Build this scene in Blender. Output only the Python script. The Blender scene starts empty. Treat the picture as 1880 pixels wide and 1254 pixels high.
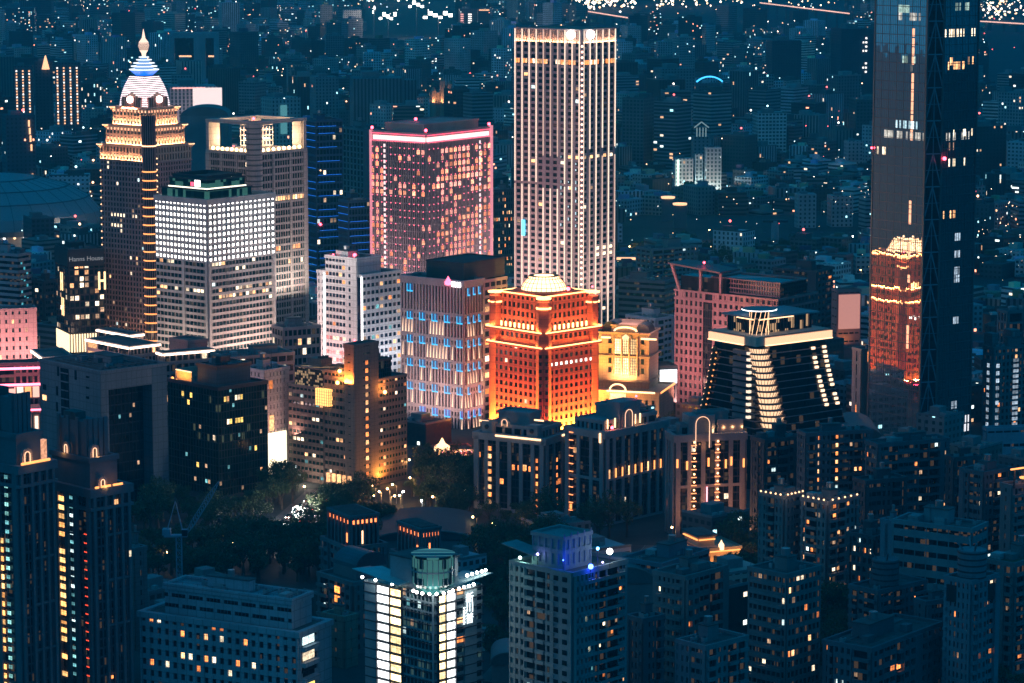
import bpy, math, random
from mathutils import Vector, Matrix
R = math.radians
sin, cos, tan, PI = math.sin, math.cos, math.tan, math.pi
SC = bpy.context.scene
COL = SC.collection
random.seed(7)

# ------------------------------------------------------------------ camera, world, light, exposure
F = 5500.0; H = 260.0; PITCH = math.atan(827 / F)
cd = bpy.data.cameras.new('camera'); cam = bpy.data.objects.new('camera', cd); COL.objects.link(cam)
cam.location = (0, 0, H); cam.rotation_euler = (PI / 2 - PITCH, 0, 0)
cd.sensor_width = 36; cd.lens = F / 1880 * 36; cd.clip_start = 1; cd.clip_end = 30000
SC.camera = cam
wd = bpy.data.worlds.new('World'); SC.world = wd; wd.use_nodes = True
nt = wd.node_tree; nt.nodes.clear()
sky = nt.nodes.new('ShaderNodeTexSky'); sky.sky_type = 'NISHITA'; sky.sun_disc = False
sky.sun_elevation = R(1.0); sky.sun_rotation = R(-70)
b1 = nt.nodes.new('ShaderNodeBackground'); b1.inputs['Strength'].default_value = 0.02
tn_ = nt.nodes.new('ShaderNodeVectorMath'); tn_.operation = 'MULTIPLY'; tn_.inputs[1].default_value = (0.0, 0.6, 1.0)
nt.links.new(sky.outputs[0], tn_.inputs[0]); nt.links.new(tn_.outputs[0], b1.inputs['Color'])
b2 = nt.nodes.new('ShaderNodeBackground'); b2.inputs['Color'].default_value = (0.0, 0.46, 1.06, 1); b2.inputs['Strength'].default_value = 0.245
ad = nt.nodes.new('ShaderNodeAddShader'); wo = nt.nodes.new('ShaderNodeOutputWorld')
nt.links.new(b1.outputs[0], ad.inputs[0]); nt.links.new(b2.outputs[0], ad.inputs[1]); nt.links.new(ad.outputs[0], wo.inputs['Surface'])
sd = bpy.data.lights.new('sun', 'SUN'); sd.energy = 0.10; sd.angle = R(25); sd.color = (0.12, 0.7, 1.0)
so = bpy.data.objects.new('sun', sd); COL.objects.link(so); so.rotation_euler = (R(58), 0, R(-62))
SC.view_settings.view_transform = 'Standard'; SC.view_settings.look = 'None'; SC.view_settings.exposure = 0.2; SC.view_settings.gamma = 1
try:
    SC.cycles.use_denoising = True; SC.cycles.denoiser = 'OPENIMAGEDENOISE'
    SC.cycles.max_bounces = 5; SC.cycles.diffuse_bounces = 2; SC.cycles.glossy_bounces = 3; SC.cycles.transmission_bounces = 2
    SC.cycles.volume_bounces = 0; SC.cycles.sample_clamp_indirect = 3; SC.cycles.sample_clamp_direct = 0
    SC.cycles.caustics_reflective = False; SC.cycles.caustics_refractive = False
    SC.render.use_persistent_data = False
except Exception as e: print(e)

# ------------------------------------------------------------------ pixel <-> world
SP, CP = sin(PITCH), cos(PITCH)
def ray(px, py):
    dx = (px - 940) / F; dy = (627 - py) / F
    return dx, CP + dy * SP, -SP + dy * CP
def at(px, py, Y):
    x, y, z = ray(px, py); t = Y / y
    return x * t, Y, H + z * t
def proj(x, y, z):
    d = y * CP - (z - H) * SP
    return 940 + F * x / d, 627 - F * (y * SP + (z - H) * CP) / d
def ground(px, py, z=0.0):
    x, y, zz = ray(px, py); t = (z - H) / zz
    return x * t, y * t, z

# ------------------------------------------------------------------ materials
MATS = {}
def _tree(name):
    m = bpy.data.materials.new(name); m.use_nodes = True; MATS[name] = m
    return m, m.node_tree, m.node_tree.nodes['Principled BSDF']
def nd(t, typ, **kw):
    n = t.nodes.new(typ)
    for k, v in kw.items(): setattr(n, k, v)
    return n
def mth(t, op, a, b=None, c=None):
    n = t.nodes.new('ShaderNodeMath'); n.operation = op
    for i, v in enumerate((a, b, c)):
        if v is None: continue
        if isinstance(v, (int, float)): n.inputs[i].default_value = v
        else: t.links.new(v, n.inputs[i])
    return n.outputs[0]
def wallm(name, col, rough=0.8, metal=0.0, var=0.28, scale=0.12, joint=None):
    """masonry / metal with uneven weathering; joint=(w,h) adds panel joints"""
    if name in MATS: return MATS[name]
    m, t, b = _tree(name)
    tc = nd(t, 'ShaderNodeTexCoord'); n1 = nd(t, 'ShaderNodeTexNoise'); n1.inputs['Scale'].default_value = scale; n1.inputs['Detail'].default_value = 5
    mp = nd(t, 'ShaderNodeMapping'); mp.inputs['Scale'].default_value = (1, 1, 0.25)
    t.links.new(tc.outputs['Object'], mp.inputs[0]); t.links.new(mp.outputs[0], n1.inputs['Vector'])
    n2 = nd(t, 'ShaderNodeTexNoise'); n2.inputs['Scale'].default_value = scale * 9; n2.inputs['Detail'].default_value = 3
    t.links.new(tc.outputs['Object'], n2.inputs['Vector'])
    s = mth(t, 'ADD', n1.outputs[0], mth(t, 'MULTIPLY', n2.outputs[0], 0.5))
    s = mth(t, 'ADD', mth(t, 'MULTIPLY', mth(t, 'SUBTRACT', s, 0.75), var * 3), 1.0)
    if joint:
        sp = nd(t, 'ShaderNodeSeparateXYZ'); t.links.new(tc.outputs['Object'], sp.inputs[0])
        u = mth(t, 'ADD', sp.outputs[0], sp.outputs[1])
        f1 = mth(t, 'GREATER_THAN', mth(t, 'FRACT', mth(t, 'DIVIDE', u, joint[0])), 0.09)
        f2 = mth(t, 'GREATER_THAN', mth(t, 'FRACT', mth(t, 'DIVIDE', sp.outputs[2], joint[1])), 0.09)
        s = mth(t, 'MULTIPLY', s, mth(t, 'ADD', mth(t, 'MULTIPLY', mth(t, 'MULTIPLY', f1, f2), 0.35), 0.65))
    mx = nd(t, 'ShaderNodeVectorMath', operation='SCALE'); mx.inputs[0].default_value = col
    t.links.new(s, mx.inputs['Scale']); t.links.new(mx.outputs[0], b.inputs['Base Color'])
    b.inputs['Roughness'].default_value = rough; b.inputs['Metallic'].default_value = metal
    return m
def glassm(name, col=(0.012, 0.018, 0.024), rough=0.12, cw=1.6, fh=3.6, metal=0.0, glow=0.0, frac=0.2, gcol=(1, 0.6, 0.3), spec=0.28, wob=0.0):
    """dark curtain glass: every pane a bit different, some with a faint room glow behind"""
    if name in MATS: return MATS[name]
    m, t, b = _tree(name)
    tc = nd(t, 'ShaderNodeTexCoord'); sp = nd(t, 'ShaderNodeSeparateXYZ'); t.links.new(tc.outputs['Object'], sp.inputs[0])
    u = mth(t, 'FLOOR', mth(t, 'DIVIDE', mth(t, 'ADD', sp.outputs[0], sp.outputs[1]), cw))
    v = mth(t, 'FLOOR', mth(t, 'DIVIDE', sp.outputs[2], fh))
    cb = nd(t, 'ShaderNodeCombineXYZ'); t.links.new(u, cb.inputs[0]); t.links.new(v, cb.inputs[1])
    wn = nd(t, 'ShaderNodeTexWhiteNoise', noise_dimensions='3D'); t.links.new(cb.outputs[0], wn.inputs['Vector'])
    mx = nd(t, 'ShaderNodeVectorMath', operation='SCALE'); mx.inputs[0].default_value = col
    t.links.new(mth(t, 'ADD', mth(t, 'MULTIPLY', wn.outputs['Value'], 1.3), 0.35), mx.inputs['Scale']); t.links.new(mx.outputs[0], b.inputs['Base Color'])
    b.inputs['Roughness'].default_value = rough; b.inputs['Metallic'].default_value = metal
    b.inputs['Specular IOR Level'].default_value = spec
    if wob > 0:
        bp = nd(t, 'ShaderNodeBump'); bp.inputs['Strength'].default_value = wob; bp.inputs['Distance'].default_value = 0.05
        n1 = nd(t, 'ShaderNodeTexNoise'); n1.inputs['Scale'].default_value = 0.35; n1.inputs['Detail'].default_value = 1
        t.links.new(tc.outputs['Object'], n1.inputs['Vector']); t.links.new(n1.outputs[0], bp.inputs['Height']); t.links.new(bp.outputs[0], b.inputs['Normal'])
    if glow > 0:
        lit = mth(t, 'GREATER_THAN', wn.outputs['Value'], 1 - frac)
        b.inputs['Emission Color'].default_value = (*gcol, 1)
        t.links.new(mth(t, 'MULTIPLY', lit, glow), b.inputs['Emission Strength'])
        m.cycles.emission_sampling = 'NONE'
    return m
def glowm(name, col, strength, sample=True):
    """lamp or light strip"""
    if name in MATS: return MATS[name]
    m, t, b = _tree(name)
    b.inputs['Base Color'].default_value = (0.1, 0.1, 0.1, 1)
    b.inputs['Emission Color'].default_value = (*col, 1); b.inputs['Emission Strength'].default_value = strength
    m.cycles.emission_sampling = 'FRONT_BACK' if sample else 'NONE'
    return m
def roomm(name, col, strength):
    """lit window: curtains, furniture and a brighter ceiling lamp vary from room to room"""
    if name in MATS: return MATS[name]
    m, t, b = _tree(name)
    b.inputs['Base Color'].default_value = (0.03, 0.03, 0.03, 1); b.inputs['Roughness'].default_value = 0.2
    oi = nd(t, 'ShaderNodeObjectInfo'); tc = nd(t, 'ShaderNodeTexCoord')
    ad = nd(t, 'ShaderNodeVectorMath', operation='SCALE'); t.links.new(oi.outputs['Location'], ad.inputs[0]); ad.inputs['Scale'].default_value = 1.7
    a2 = nd(t, 'ShaderNodeVectorMath', operation='ADD'); t.links.new(tc.outputs['Object'], a2.inputs[0]); t.links.new(ad.outputs[0], a2.inputs[1])
    no = nd(t, 'ShaderNodeTexNoise'); no.inputs['Scale'].default_value = 0.9; no.inputs['Detail'].default_value = 2; t.links.new(a2.outputs[0], no.inputs['Vector'])
    s = mth(t, 'MULTIPLY', mth(t, 'POWER', mth(t, 'ADD', no.outputs[0], 0.35), 2.0), mth(t, 'ADD', mth(t, 'MULTIPLY', oi.outputs['Random'], 1.2), 0.4))
    b.inputs['Emission Color'].default_value = (*col, 1)
    t.links.new(mth(t, 'MULTIPLY', s, strength * 1.6), b.inputs['Emission Strength'])
    m.cycles.emission_sampling = 'NONE'
    return m
def citym(name, lit=0.03, strength=2.5, wu=3.4, wv=3.3, dark=0.92):
    """plain city blocks: UV in metres, colour attribute 'tint'; windows in rows, a few of them lit"""
    m, t, b = _tree(name)
    uv = nd(t, 'ShaderNodeUVMap'); uv.uv_map = 'UVMap'; sp = nd(t, 'ShaderNodeSeparateXYZ'); t.links.new(uv.outputs[0], sp.inputs[0])
    at_ = nd(t, 'ShaderNodeAttribute'); at_.attribute_name = 'tint'
    at2 = nd(t, 'ShaderNodeAttribute'); at2.attribute_name = 'grid'   # r: window width share, g: height share, b: lit share, per building
    s2 = nd(t, 'ShaderNodeSeparateColor'); t.links.new(at2.outputs['Color'], s2.inputs[0])
    u = mth(t, 'DIVIDE', sp.outputs[0], wu); v = mth(t, 'DIVIDE', sp.outputs[1], wv)
    fu = mth(t, 'FRACT', u); fv = mth(t, 'FRACT', v)
    w1 = mth(t, 'LESS_THAN', mth(t, 'ABSOLUTE', mth(t, 'SUBTRACT', fu, 0.5)), mth(t, 'MULTIPLY', s2.outputs[0], 0.5))
    w2 = mth(t, 'LESS_THAN', mth(t, 'ABSOLUTE', mth(t, 'SUBTRACT', fv, 0.5)), mth(t, 'MULTIPLY', s2.outputs[1], 0.5))
    win = mth(t, 'MULTIPLY', mth(t, 'MULTIPLY', w1, w2), mth(t, 'GREATER_THAN', sp.outputs[1], 0.5))
    cb = nd(t, 'ShaderNodeCombineXYZ'); t.links.new(mth(t, 'FLOOR', u), cb.inputs[0]); t.links.new(mth(t, 'FLOOR', v), cb.inputs[1])
    wn = nd(t, 'ShaderNodeTexWhiteNoise', noise_dimensions='3D'); t.links.new(cb.outputs[0], wn.inputs['Vector'])
    tc = nd(t, 'ShaderNodeTexCoord'); no = nd(t, 'ShaderNodeTexNoise'); no.inputs['Scale'].default_value = 0.06; no.inputs['Detail'].default_value = 6
    t.links.new(tc.outputs['Object'], no.inputs['Vector'])
    va = nd(t, 'ShaderNodeVectorMath', operation='SCALE'); t.links.new(at_.outputs['Color'], va.inputs[0])
    t.links.new(mth(t, 'ADD', mth(t, 'MULTIPLY', no.outputs[0], 1.1), 0.45), va.inputs['Scale'])
    mx = nd(t, 'ShaderNodeMix', data_type='RGBA'); t.links.new(mth(t, 'MULTIPLY', win, dark), mx.inputs[0])
    t.links.new(va.outputs[0], mx.inputs[6]); mx.inputs[7].default_value = (0.012, 0.016, 0.02, 1); t.links.new(mx.outputs[2], b.inputs['Base Color'])
    t.links.new(mth(t, 'SUBTRACT', 0.8, mth(t, 'MULTIPLY', win, 0.5)), b.inputs['Roughness'])
    thr = mth(t, 'SUBTRACT', 1.0, mth(t, 'MULTIPLY', s2.outputs[2], lit))
    on = mth(t, 'MULTIPLY', win, mth(t, 'GREATER_THAN', wn.outputs['Value'], thr))
    wc = nd(t, 'ShaderNodeTexWhiteNoise', noise_dimensions='3D'); sc = nd(t, 'ShaderNodeVectorMath', operation='SCALE'); sc.inputs['Scale'].default_value = 3.37
    t.links.new(cb.outputs[0], sc.inputs[0]); t.links.new(sc.outputs[0], wc.inputs['Vector'])
    cr = nd(t, 'ShaderNodeValToRGB'); cr.color_ramp.interpolation = 'CONSTANT'; e = cr.color_ramp.elements
    e[0].position = 0; e[0].color = (1, 0.55, 0.28, 1); e[1].position = 0.3; e[1].color = (1, 0.82, 0.6, 1)
    for p, c in ((0.5, (0.85, 1, 0.95, 1)), (0.72, (0.35, 0.75, 0.8, 1)), (0.9, (1, 0.35, 0.2, 1))):
        q = e.new(p); q.color = c
    t.links.new(wc.outputs['Value'], cr.inputs[0]); t.links.new(cr.outputs[0], b.inputs['Emission Color'])
    t.links.new(mth(t, 'MULTIPLY', on, mth(t, 'ADD', mth(t, 'MULTIPLY', wc.outputs['Value'], strength), strength * 0.3)), b.inputs['Emission Strength'])
    m.cycles.emission_sampling = 'NONE'
    return m

# ------------------------------------------------------------------ mesh builder
class MB:
    def __init__(s): s.v = []; s.f = []; s.m = []; s.mats = []
    def mi(s, m):
        if m not in s.mats: s.mats.append(m)
        return s.mats.index(m)
    def face(s, pts, m):
        n = len(s.v); s.v += [tuple(p) for p in pts]; s.f.append(tuple(range(n, n + len(pts)))); s.m.append(s.mi(m))
    def box(s, x0, y0, z0, x1, y1, z1, m):
        if x1 < x0: x0, x1 = x1, x0
        if y1 < y0: y0, y1 = y1, y0
        if z1 < z0: z0, z1 = z1, z0
        n = len(s.v); k = s.mi(m)
        s.v += [(x0, y0, z0), (x1, y0, z0), (x1, y1, z0), (x0, y1, z0), (x0, y0, z1), (x1, y0, z1), (x1, y1, z1), (x0, y1, z1)]
        s.f += [(n, n + 3, n + 2, n + 1), (n + 4, n + 5, n + 6, n + 7), (n, n + 1, n + 5, n + 4), (n + 1, n + 2, n + 6, n + 5), (n + 2, n + 3, n + 7, n + 6), (n + 3, n, n + 4, n + 7)]
        s.m += [k] * 6; return s
    def loft(s, rings, m, cap=True):
        """rings: lists of equal numbers of points, bottom to top, counter-clockwise"""
        n0 = len(s.v); k = s.mi(m); c = len(rings[0])
        for r in rings: s.v += [tuple(p) for p in r]
        for i in range(len(rings) - 1):
            a = n0 + i * c; b = a + c
            for j in range(c):
                q = (j + 1) % c
                s.f.append((a + j, a + q, b + q, b + j)); s.m.append(k)
        if cap:
            s.f.append(tuple(range(n0 + c - 1, n0 - 1, -1))); s.m.append(k)
            e = n0 + (len(rings) - 1) * c
            s.f.append(tuple(range(e, e + c))); s.m.append(k)
        return s
    def lathe(s, cx, cy, prof, m, n=24, a0=0.0, sq=None):
        """prof: (radius, z) from bottom up"""
        rg = []
        for r, z in prof:
            rg.append([(cx + max(r, 0.01) * cos(a0 + 2 * PI * i / n), cy + max(r, 0.01) * sin(a0 + 2 * PI * i / n), z) for i in range(n)])
        return s.loft(rg, m)
    def cyl(s, cx, cy, z0, z1, r, m, n=16): return s.lathe(cx, cy, [(r, z0), (r, z1)], m, n)
    def ball(s, cx, cy, cz, r, m, n=12):
        return s.lathe(cx, cy, [(r * sin(PI * i / 8), cz - r * cos(PI * i / 8)) for i in range(9)], m, n)
    def bar(s, p, q, w, m, w2=None):
        p = Vector(p); q = Vector(q); d = (q - p).normalized(); up = Vector((0, 0, 1)) if abs(d.z) < 0.95 else Vector((1, 0, 0))
        a = d.cross(up).normalized(); b = a.cross(d).normalized(); w2 = w if w2 is None else w2
        r1 = [p + (a * i + b * j) * w / 2 for i, j in ((-1, -1), (1, -1), (1, 1), (-1, 1))]
        r2 = [q + (a * i + b * j) * w2 / 2 for i, j in ((-1, -1), (1, -1), (1, 1), (-1, 1))]
        return s.loft([r1, r2], m)
    def data(s, name):
        me = bpy.data.meshes.new(name); me.from_pydata(s.v, [], s.f)
        for m in s.mats: me.materials.append(m)
        me.polygons.foreach_set('material_index', s.m); me.update(); return me
def link(name, me, parent=None, loc=(0, 0, 0), rz=0.0, **props):
    o = bpy.data.objects.new(name, me); COL.objects.link(o); o.location = loc
    if rz: o.rotation_euler = (0, 0, rz)
    if parent is not None: o.parent = parent
    for k, v in props.items():
        if v is not None: o['category' if k == 'cat' else k] = v
    return o
def put(name, mb, parent=None, loc=(0, 0, 0), rz=0.0, **props):
    if not mb.v: return None
    return link(name, mb.data(name), parent, loc, rz, **props)
def thing(name, label, cat, loc=(0, 0, 0), rz=0.0, group=None):
    return link(name, None, None, loc, rz, label=label, cat=cat, group=group)
def area(parent, loc, sx, sy, power, col, rot=(PI, 0, 0)):
    """flood light; default rot shines straight up"""
    if rot[2] == PI / 2: sx, sy, rot = sy, sx, (rot[0], rot[1], 0)      # long side runs along the wall
    d = bpy.data.lights.new('flood_light', 'AREA'); d.shape = 'RECTANGLE'; d.size = sx; d.size_y = sy; d.energy = power; d.color = col
    o = bpy.data.objects.new('flood_light', d); COL.objects.link(o); o.location = loc; o.rotation_euler = rot
    if parent is not None: o.parent = parent
    return o
def point(loc, power, col, r=0.4, parent=None):
    d = bpy.data.lights.new('lamp_light', 'POINT'); d.energy = power; d.color = col; d.shadow_soft_size = r
    o = bpy.data.objects.new('lamp_light', d); COL.objects.link(o); o.location = loc
    if parent is not None: o.parent = parent
    return o

WARM = (1, 0.62, 0.32); ORANGE = (1, 0.36, 0.08); CREAM = (1, 0.80, 0.60); COOL = (0.75, 0.95, 1.0); RED = (1, 0.06, 0.10)
W_OR = roomm('room_orange', (1, 0.28, 0.07), 1.5); W_WA = roomm('room_warm', (1, 0.48, 0.20), 1.7); W_CR = roomm('room_cream', (1, 0.78, 0.52), 1.8)
W_CO = roomm('room_cool', (0.75, 1.0, 1.0), 1.5); W_DIM = roomm('room_dim', (1, 0.6, 0.35), 0.45); W_TE = roomm('room_teal', (0.25, 0.75, 0.8), 0.6)
MIX_RES = [W_OR, W_OR, W_OR, W_WA, W_WA, W_CR, W_DIM, W_DIM, W_CO]
MIX_OFF = [W_CR, W_WA, W_CR, W_DIM, W_DIM, W_CO]
G_D = glassm('glass_dark'); G_B = glassm('glass_blue_black', (0.01, 0.02, 0.035), 0.08)
G_R = glassm('glass_rooms', glow=0.05, frac=0.15)
RED_L = glowm('red_beacon', (1, 0.05, 0.08), 14, False); WHITE_L = glowm('white_lamp', (1, 0.95, 0.9), 12)

# ------------------------------------------------------------------ buildings
FOOT = []       # occupied circles for the filler
LAND = []       # landmarks for labels: (px, py, phrase)
class V:
    """one rectangular volume of a building in the building's own axes"""
    def __init__(s, b, x0, y0, x1, y1, z0, z1): s.b, s.x0, s.y0, s.x1, s.y1, s.z0, s.z1 = b, x0, y0, x1, y1, z0, z1
    def w(s, side): return s.x1 - s.x0 if side in 'RN' else s.y1 - s.y0
    def P(s, side, u, d, z):
        if side == 'R': return (s.x0 + u, s.y0 - d, z)
        if side == 'L': return (s.x0 - d, s.y0 + u, z)
        if side == 'E': return (s.x1 + d, s.y0 + u, z)
        return (s.x0 + u, s.y1 + d, z)
    def fb(s, mb, side, u0, u1, z0, z1, d0, d1, m):
        a = s.P(side, u0, d0, z0); c = s.P(side, u1, d1, z1); mb.box(a[0], a[1], a[2], c[0], c[1], c[2], m)
    def core(s, mb, m): mb.box(s.x0, s.y0, s.z0, s.x1, s.y1, s.z1, m)
    def ledge(s, mb, z0, z1, d, m):
        mb.box(s.x0 - d, s.y0 - d, z0, s.x1 + d, s.y1 + d, z1, m)
    def ring(s, mb, z0, z1, d, t, m):
        """a band of depth t round the four sides, standing d proud"""
        a, b_, c, e = s.x0 - d, s.y0 - d, s.x1 + d, s.y1 + d
        mb.box(a, b_, z0, c, b_ + t, z1, m); mb.box(a, e - t, z0, c, e, z1, m)
        mb.box(a, b_ + t, z0, a + t, e - t, z1, m); mb.box(c - t, b_ + t, z0, c, e - t, z1, m)
    def grid(s, mb, side, nf, nb, pw=0.8, sh=0.4, d=0.35, m=None, z0=None, z1=None, u0=0, u1=None, m2=None, span=True, pier=True):
        z0 = s.z0 if z0 is None else z0; z1 = s.z1 if z1 is None else z1; u1 = s.w(side) if u1 is None else u1
        cw = (u1 - u0) / nb; fh = (z1 - z0) / nf
        if pier and pw > 0:
            for k in range(nb + 1):
                c = u0 + k * cw; s.fb(mb, side, max(u0, c - pw / 2), min(u1, c + pw / 2), z0, z1, -0.1, d, m)
        if span and sh > 0:
            for k in range(nf): s.fb(mb, side, u0 + 0.02, u1 - 0.02, z0 + k * fh, z0 + (k + sh) * fh, -0.1, d - 0.06, m2 or m)
    def lit(s, side, nf, nb, pw=0.8, sh=0.4, cells=None, frac=0.1, mats=MIX_RES, z0=None, z1=None, u0=0, u1=None, d=0.04, name='window', shrink=1.0):
        z0 = s.z0 if z0 is None else z0; z1 = s.z1 if z1 is None else z1; u1 = s.w(side) if u1 is None else u1
        cw = (u1 - u0) / nb; fh = (z1 - z0) / nf
        if cells is None: cells = [(i, j) for i in range(nb) for j in range(nf) if random.random() < frac]
        w = (cw - pw) * shrink; h = fh * (1 - sh) * shrink
        for i, j in cells:
            if i >= nb or j >= nf: continue
            s.b.win(s, side, u0 + (i + 0.5) * cw, z0 + (j + sh + (1 - sh) / 2) * fh, w, h, random.choice(mats), d, name)
_wm = {}
class B:
    def __init__(s, name, label, cat, xl, xc, xr, yt, D, a, group=None, wl=None, wr=None, h=None, land=None):
        a = R(a); s.a = a
        X, Y, Z = at(xc, yt, D)
        if h is not None: Z = h
        s.X, s.Y, s.h = X, Y, Z
        s.root = thing(name, label, cat, (X, Y, 0), a, group)
        s.name = name
        def solve(dx, dy, tgt, sgn):
            lo, hi = 0.0, 400.0
            for _ in range(50):
                mid = (lo + hi) / 2; px = proj(X + dx * mid, Y + dy * mid, Z)[0]
                if (px - tgt) * sgn < 0: lo = mid
                else: hi = mid
            return (lo + hi) / 2
        s.wr = wr if wr is not None else solve(cos(a), sin(a), xr, 1)
        s.wl = wl if wl is not None else solve(-sin(a), cos(a), xl, -1)
        s.n = {}; s.stuff = {}
        cx, cy = s.W(s.wr / 2, s.wl / 2)
        FOOT.append((cx, cy, math.hypot(s.wr, s.wl) / 2 + 4, s))
        if land: LAND.append(((xl + xr) / 2, yt, land))
    def W(s, x, y): return s.X + x * cos(s.a) - y * sin(s.a), s.Y + x * sin(s.a) + y * cos(s.a)
    def z(s, py, x=0, y=0):
        """height whose picture row is py, above local point x, y"""
        X, Y = s.W(x, y); return at(940, py, Y)[2]
    def u(s, px, z=None, side='R'):
        z = s.h if z is None else z; dx, dy = (cos(s.a), sin(s.a)) if side == 'R' else (-sin(s.a), cos(s.a)); sg = 1 if side == 'R' else -1
        lo, hi = -60.0, 400.0
        for _ in range(50):
            mid = (lo + hi) / 2
            if (proj(s.X + dx * mid, s.Y + dy * mid, z)[0] - px) * sg < 0: lo = mid
            else: hi = mid
        return (lo + hi) / 2
    def vol(s, x0=0, y0=0, x1=None, y1=None, z0=0, z1=None):
        return V(s, x0, y0, s.wr if x1 is None else x1, s.wl if y1 is None else y1, z0, s.h if z1 is None else z1)
    def put(s, name, mb, parent=None, **k): return put(name, mb, parent or s.root, **k)
    def win(s, v, side, u, z, w, h, m, d, name):
        n = s.n.get(name, 0); s.n[name] = n + 1
        if n >= 100:
            mb = s.stuff.setdefault(name, MB()); v.fb(mb, side, u - w / 2, u + w / 2, z - h / 2, z + h / 2, d - 0.08, d, m); return
        key = (round(w, 1), round(h, 1), m.name, name)
        if key not in _wm:
            mb = MB(); mb.box(-w / 2, -0.04, -h / 2, w / 2, 0.04, h / 2, m)
            if name == 'window' and w > 1.0:
                fr = wallm('window_frame', (0.08, 0.08, 0.08)); mb.box(-0.05, -0.06, -h / 2, 0.05, 0.06, h / 2, fr); mb.box(-w / 2, -0.055, h * 0.16, w / 2, 0.055, h * 0.16 + 0.08, fr)
            _wm[key] = mb.data(name)
        p = v.P(side, u, d, z)
        o = link(name, _wm[key], s.root, p, PI / 2 if side in 'LE' else 0.0)
        return o
    def done(s):
        for k, mb in s.stuff.items(): s.put(k, mb, kind='stuff')
    def beacon(s, x, y, z, r=0.6, m=None):
        mb = MB(); mb.ball(x, y, z + 0.8 + r, r, m or RED_L, 8); mb.cyl(x, y, z, z + 0.9, 0.12, wallm('dark_metal', (0.06, 0.06, 0.07), 0.5, 0.6), 6); s.put('beacon', mb)
# common walls
DM = wallm('dark_metal', (0.06, 0.06, 0.07), 0.5, 0.6)
ROOF = wallm('roof_felt', (0.09, 0.10, 0.10), 0.9, var=0.5, scale=0.25)
def parapet(v, mb, m, h=1.2, d=0.45, t=0.5):
    v.ring(mb, v.z1 - 0.4, v.z1 + h, d, t + d, m)
    mb.box(v.x0 + 0.02, v.y0 + 0.02, v.z1, v.x1 - 0.02, v.y1 - 0.02, v.z1 + 0.25, ROOF)
def roof_kit(b, v, seed=0, m=None, tank=True, n=3):
    """lift house, water tank and air conditioners on a flat roof"""
    r = random.Random(seed); w = v.x1 - v.x0; l = v.y1 - v.y0; m = m or wallm('plant_room', (0.22, 0.23, 0.24))
    z = v.z1 + 0.25
    mb = MB(); sw, sl, sh = w * r.uniform(0.25, 0.4), l * r.uniform(0.25, 0.4), r.uniform(3, 5.5)
    sx = v.x0 + w * r.uniform(0.2, 0.5); sy = v.y0 + l * r.uniform(0.2, 0.5)
    mb.box(sx, sy, z, sx + sw, sy + sl, z + sh, m); mb.box(sx - 0.3, sy - 0.3, z + sh, sx + sw + 0.3, sy + sl + 0.3, z + sh + 0.35, ROOF)
    b.put('stair_house', mb)
    if tank:
        mb = MB(); mb.cyl(sx + sw * 0.5, sy + sl * 0.5, z + sh + 0.35, z + sh + 2.6, min(sw, sl, 4.5) * 0.33, wallm('tank_steel', (0.35, 0.37, 0.38), 0.35, 0.7), 14); b.put('water_tank', mb)
    dk = wallm('shed_sheet', (.12, .13, .14)); X, Y = lambda a: v.x0 + w * a, lambda a: v.y0 + l * a
    if w > 9 and l > 9:
        for _ in range(2):      # sheet roofed sheds
            mb = MB(); a, c, e, g = r.uniform(.05, .7), r.uniform(.05, .7), r.uniform(2, 5), r.uniform(2, 4.5); mb.box(X(a), Y(c), z, X(a) + e, Y(c) + g, z + r.uniform(1.8, 2.8), r.choice([dk, m, wallm('shed_pale', (.34, .36, .37))])); b.put('roof_shed', mb)
        mb = MB(); c = r.uniform(.15, .85); mb.bar((X(.08), Y(c), z + .5), (X(.9), Y(c), z + .5), .3, dk); mb.bar((X(.9), Y(c), z + .5), (X(.9), Y(c * .3), z + .5), .3, dk); b.put('pipe_run', mb)
        mb = MB(); a, c = r.uniform(.3, .8), r.uniform(.3, .8); mb.bar((X(a), Y(c), z), (X(a), Y(c), z + r.uniform(5, 9)), .16, dk); mb.bar((X(a) - .9, Y(c), z + 4.4), (X(a) + .9, Y(c), z + 4.4), .1, dk); b.put('antenna', mb)
        mb = MB(); k = 0
        for q0, q1 in (((X(.02), Y(.02)), (X(.98), Y(.02))), ((X(.02), Y(.02)), (X(.02), Y(.98)))):
            mb.bar((*q0, z + 1.9), (*q1, z + 1.9), .09, dk)
            for t in range(9): mb.bar((q0[0] + (q1[0] - q0[0]) * t / 8, q0[1] + (q1[1] - q0[1]) * t / 8, z), (q0[0] + (q1[0] - q0[0]) * t / 8, q0[1] + (q1[1] - q0[1]) * t / 8, z + 1.9), .08, dk)
        b.put('railing_frame', mb)
    for i in range(n):
        x = r.uniform(v.x0 + 1.5, v.x1 - 3); y = r.uniform(v.y0 + 1.5, v.y1 - 3)
        mb = MB(); mb.box(x, y, z, x + 1.8, y + 1.4, z + 1.5, wallm('ac_unit', (0.3, 0.31, 0.32))); mb.cyl(x + 0.9, y + 0.7, z + 1.5, z + 1.7, 0.5, DM, 10); b.put('air_conditioner', mb)
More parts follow.
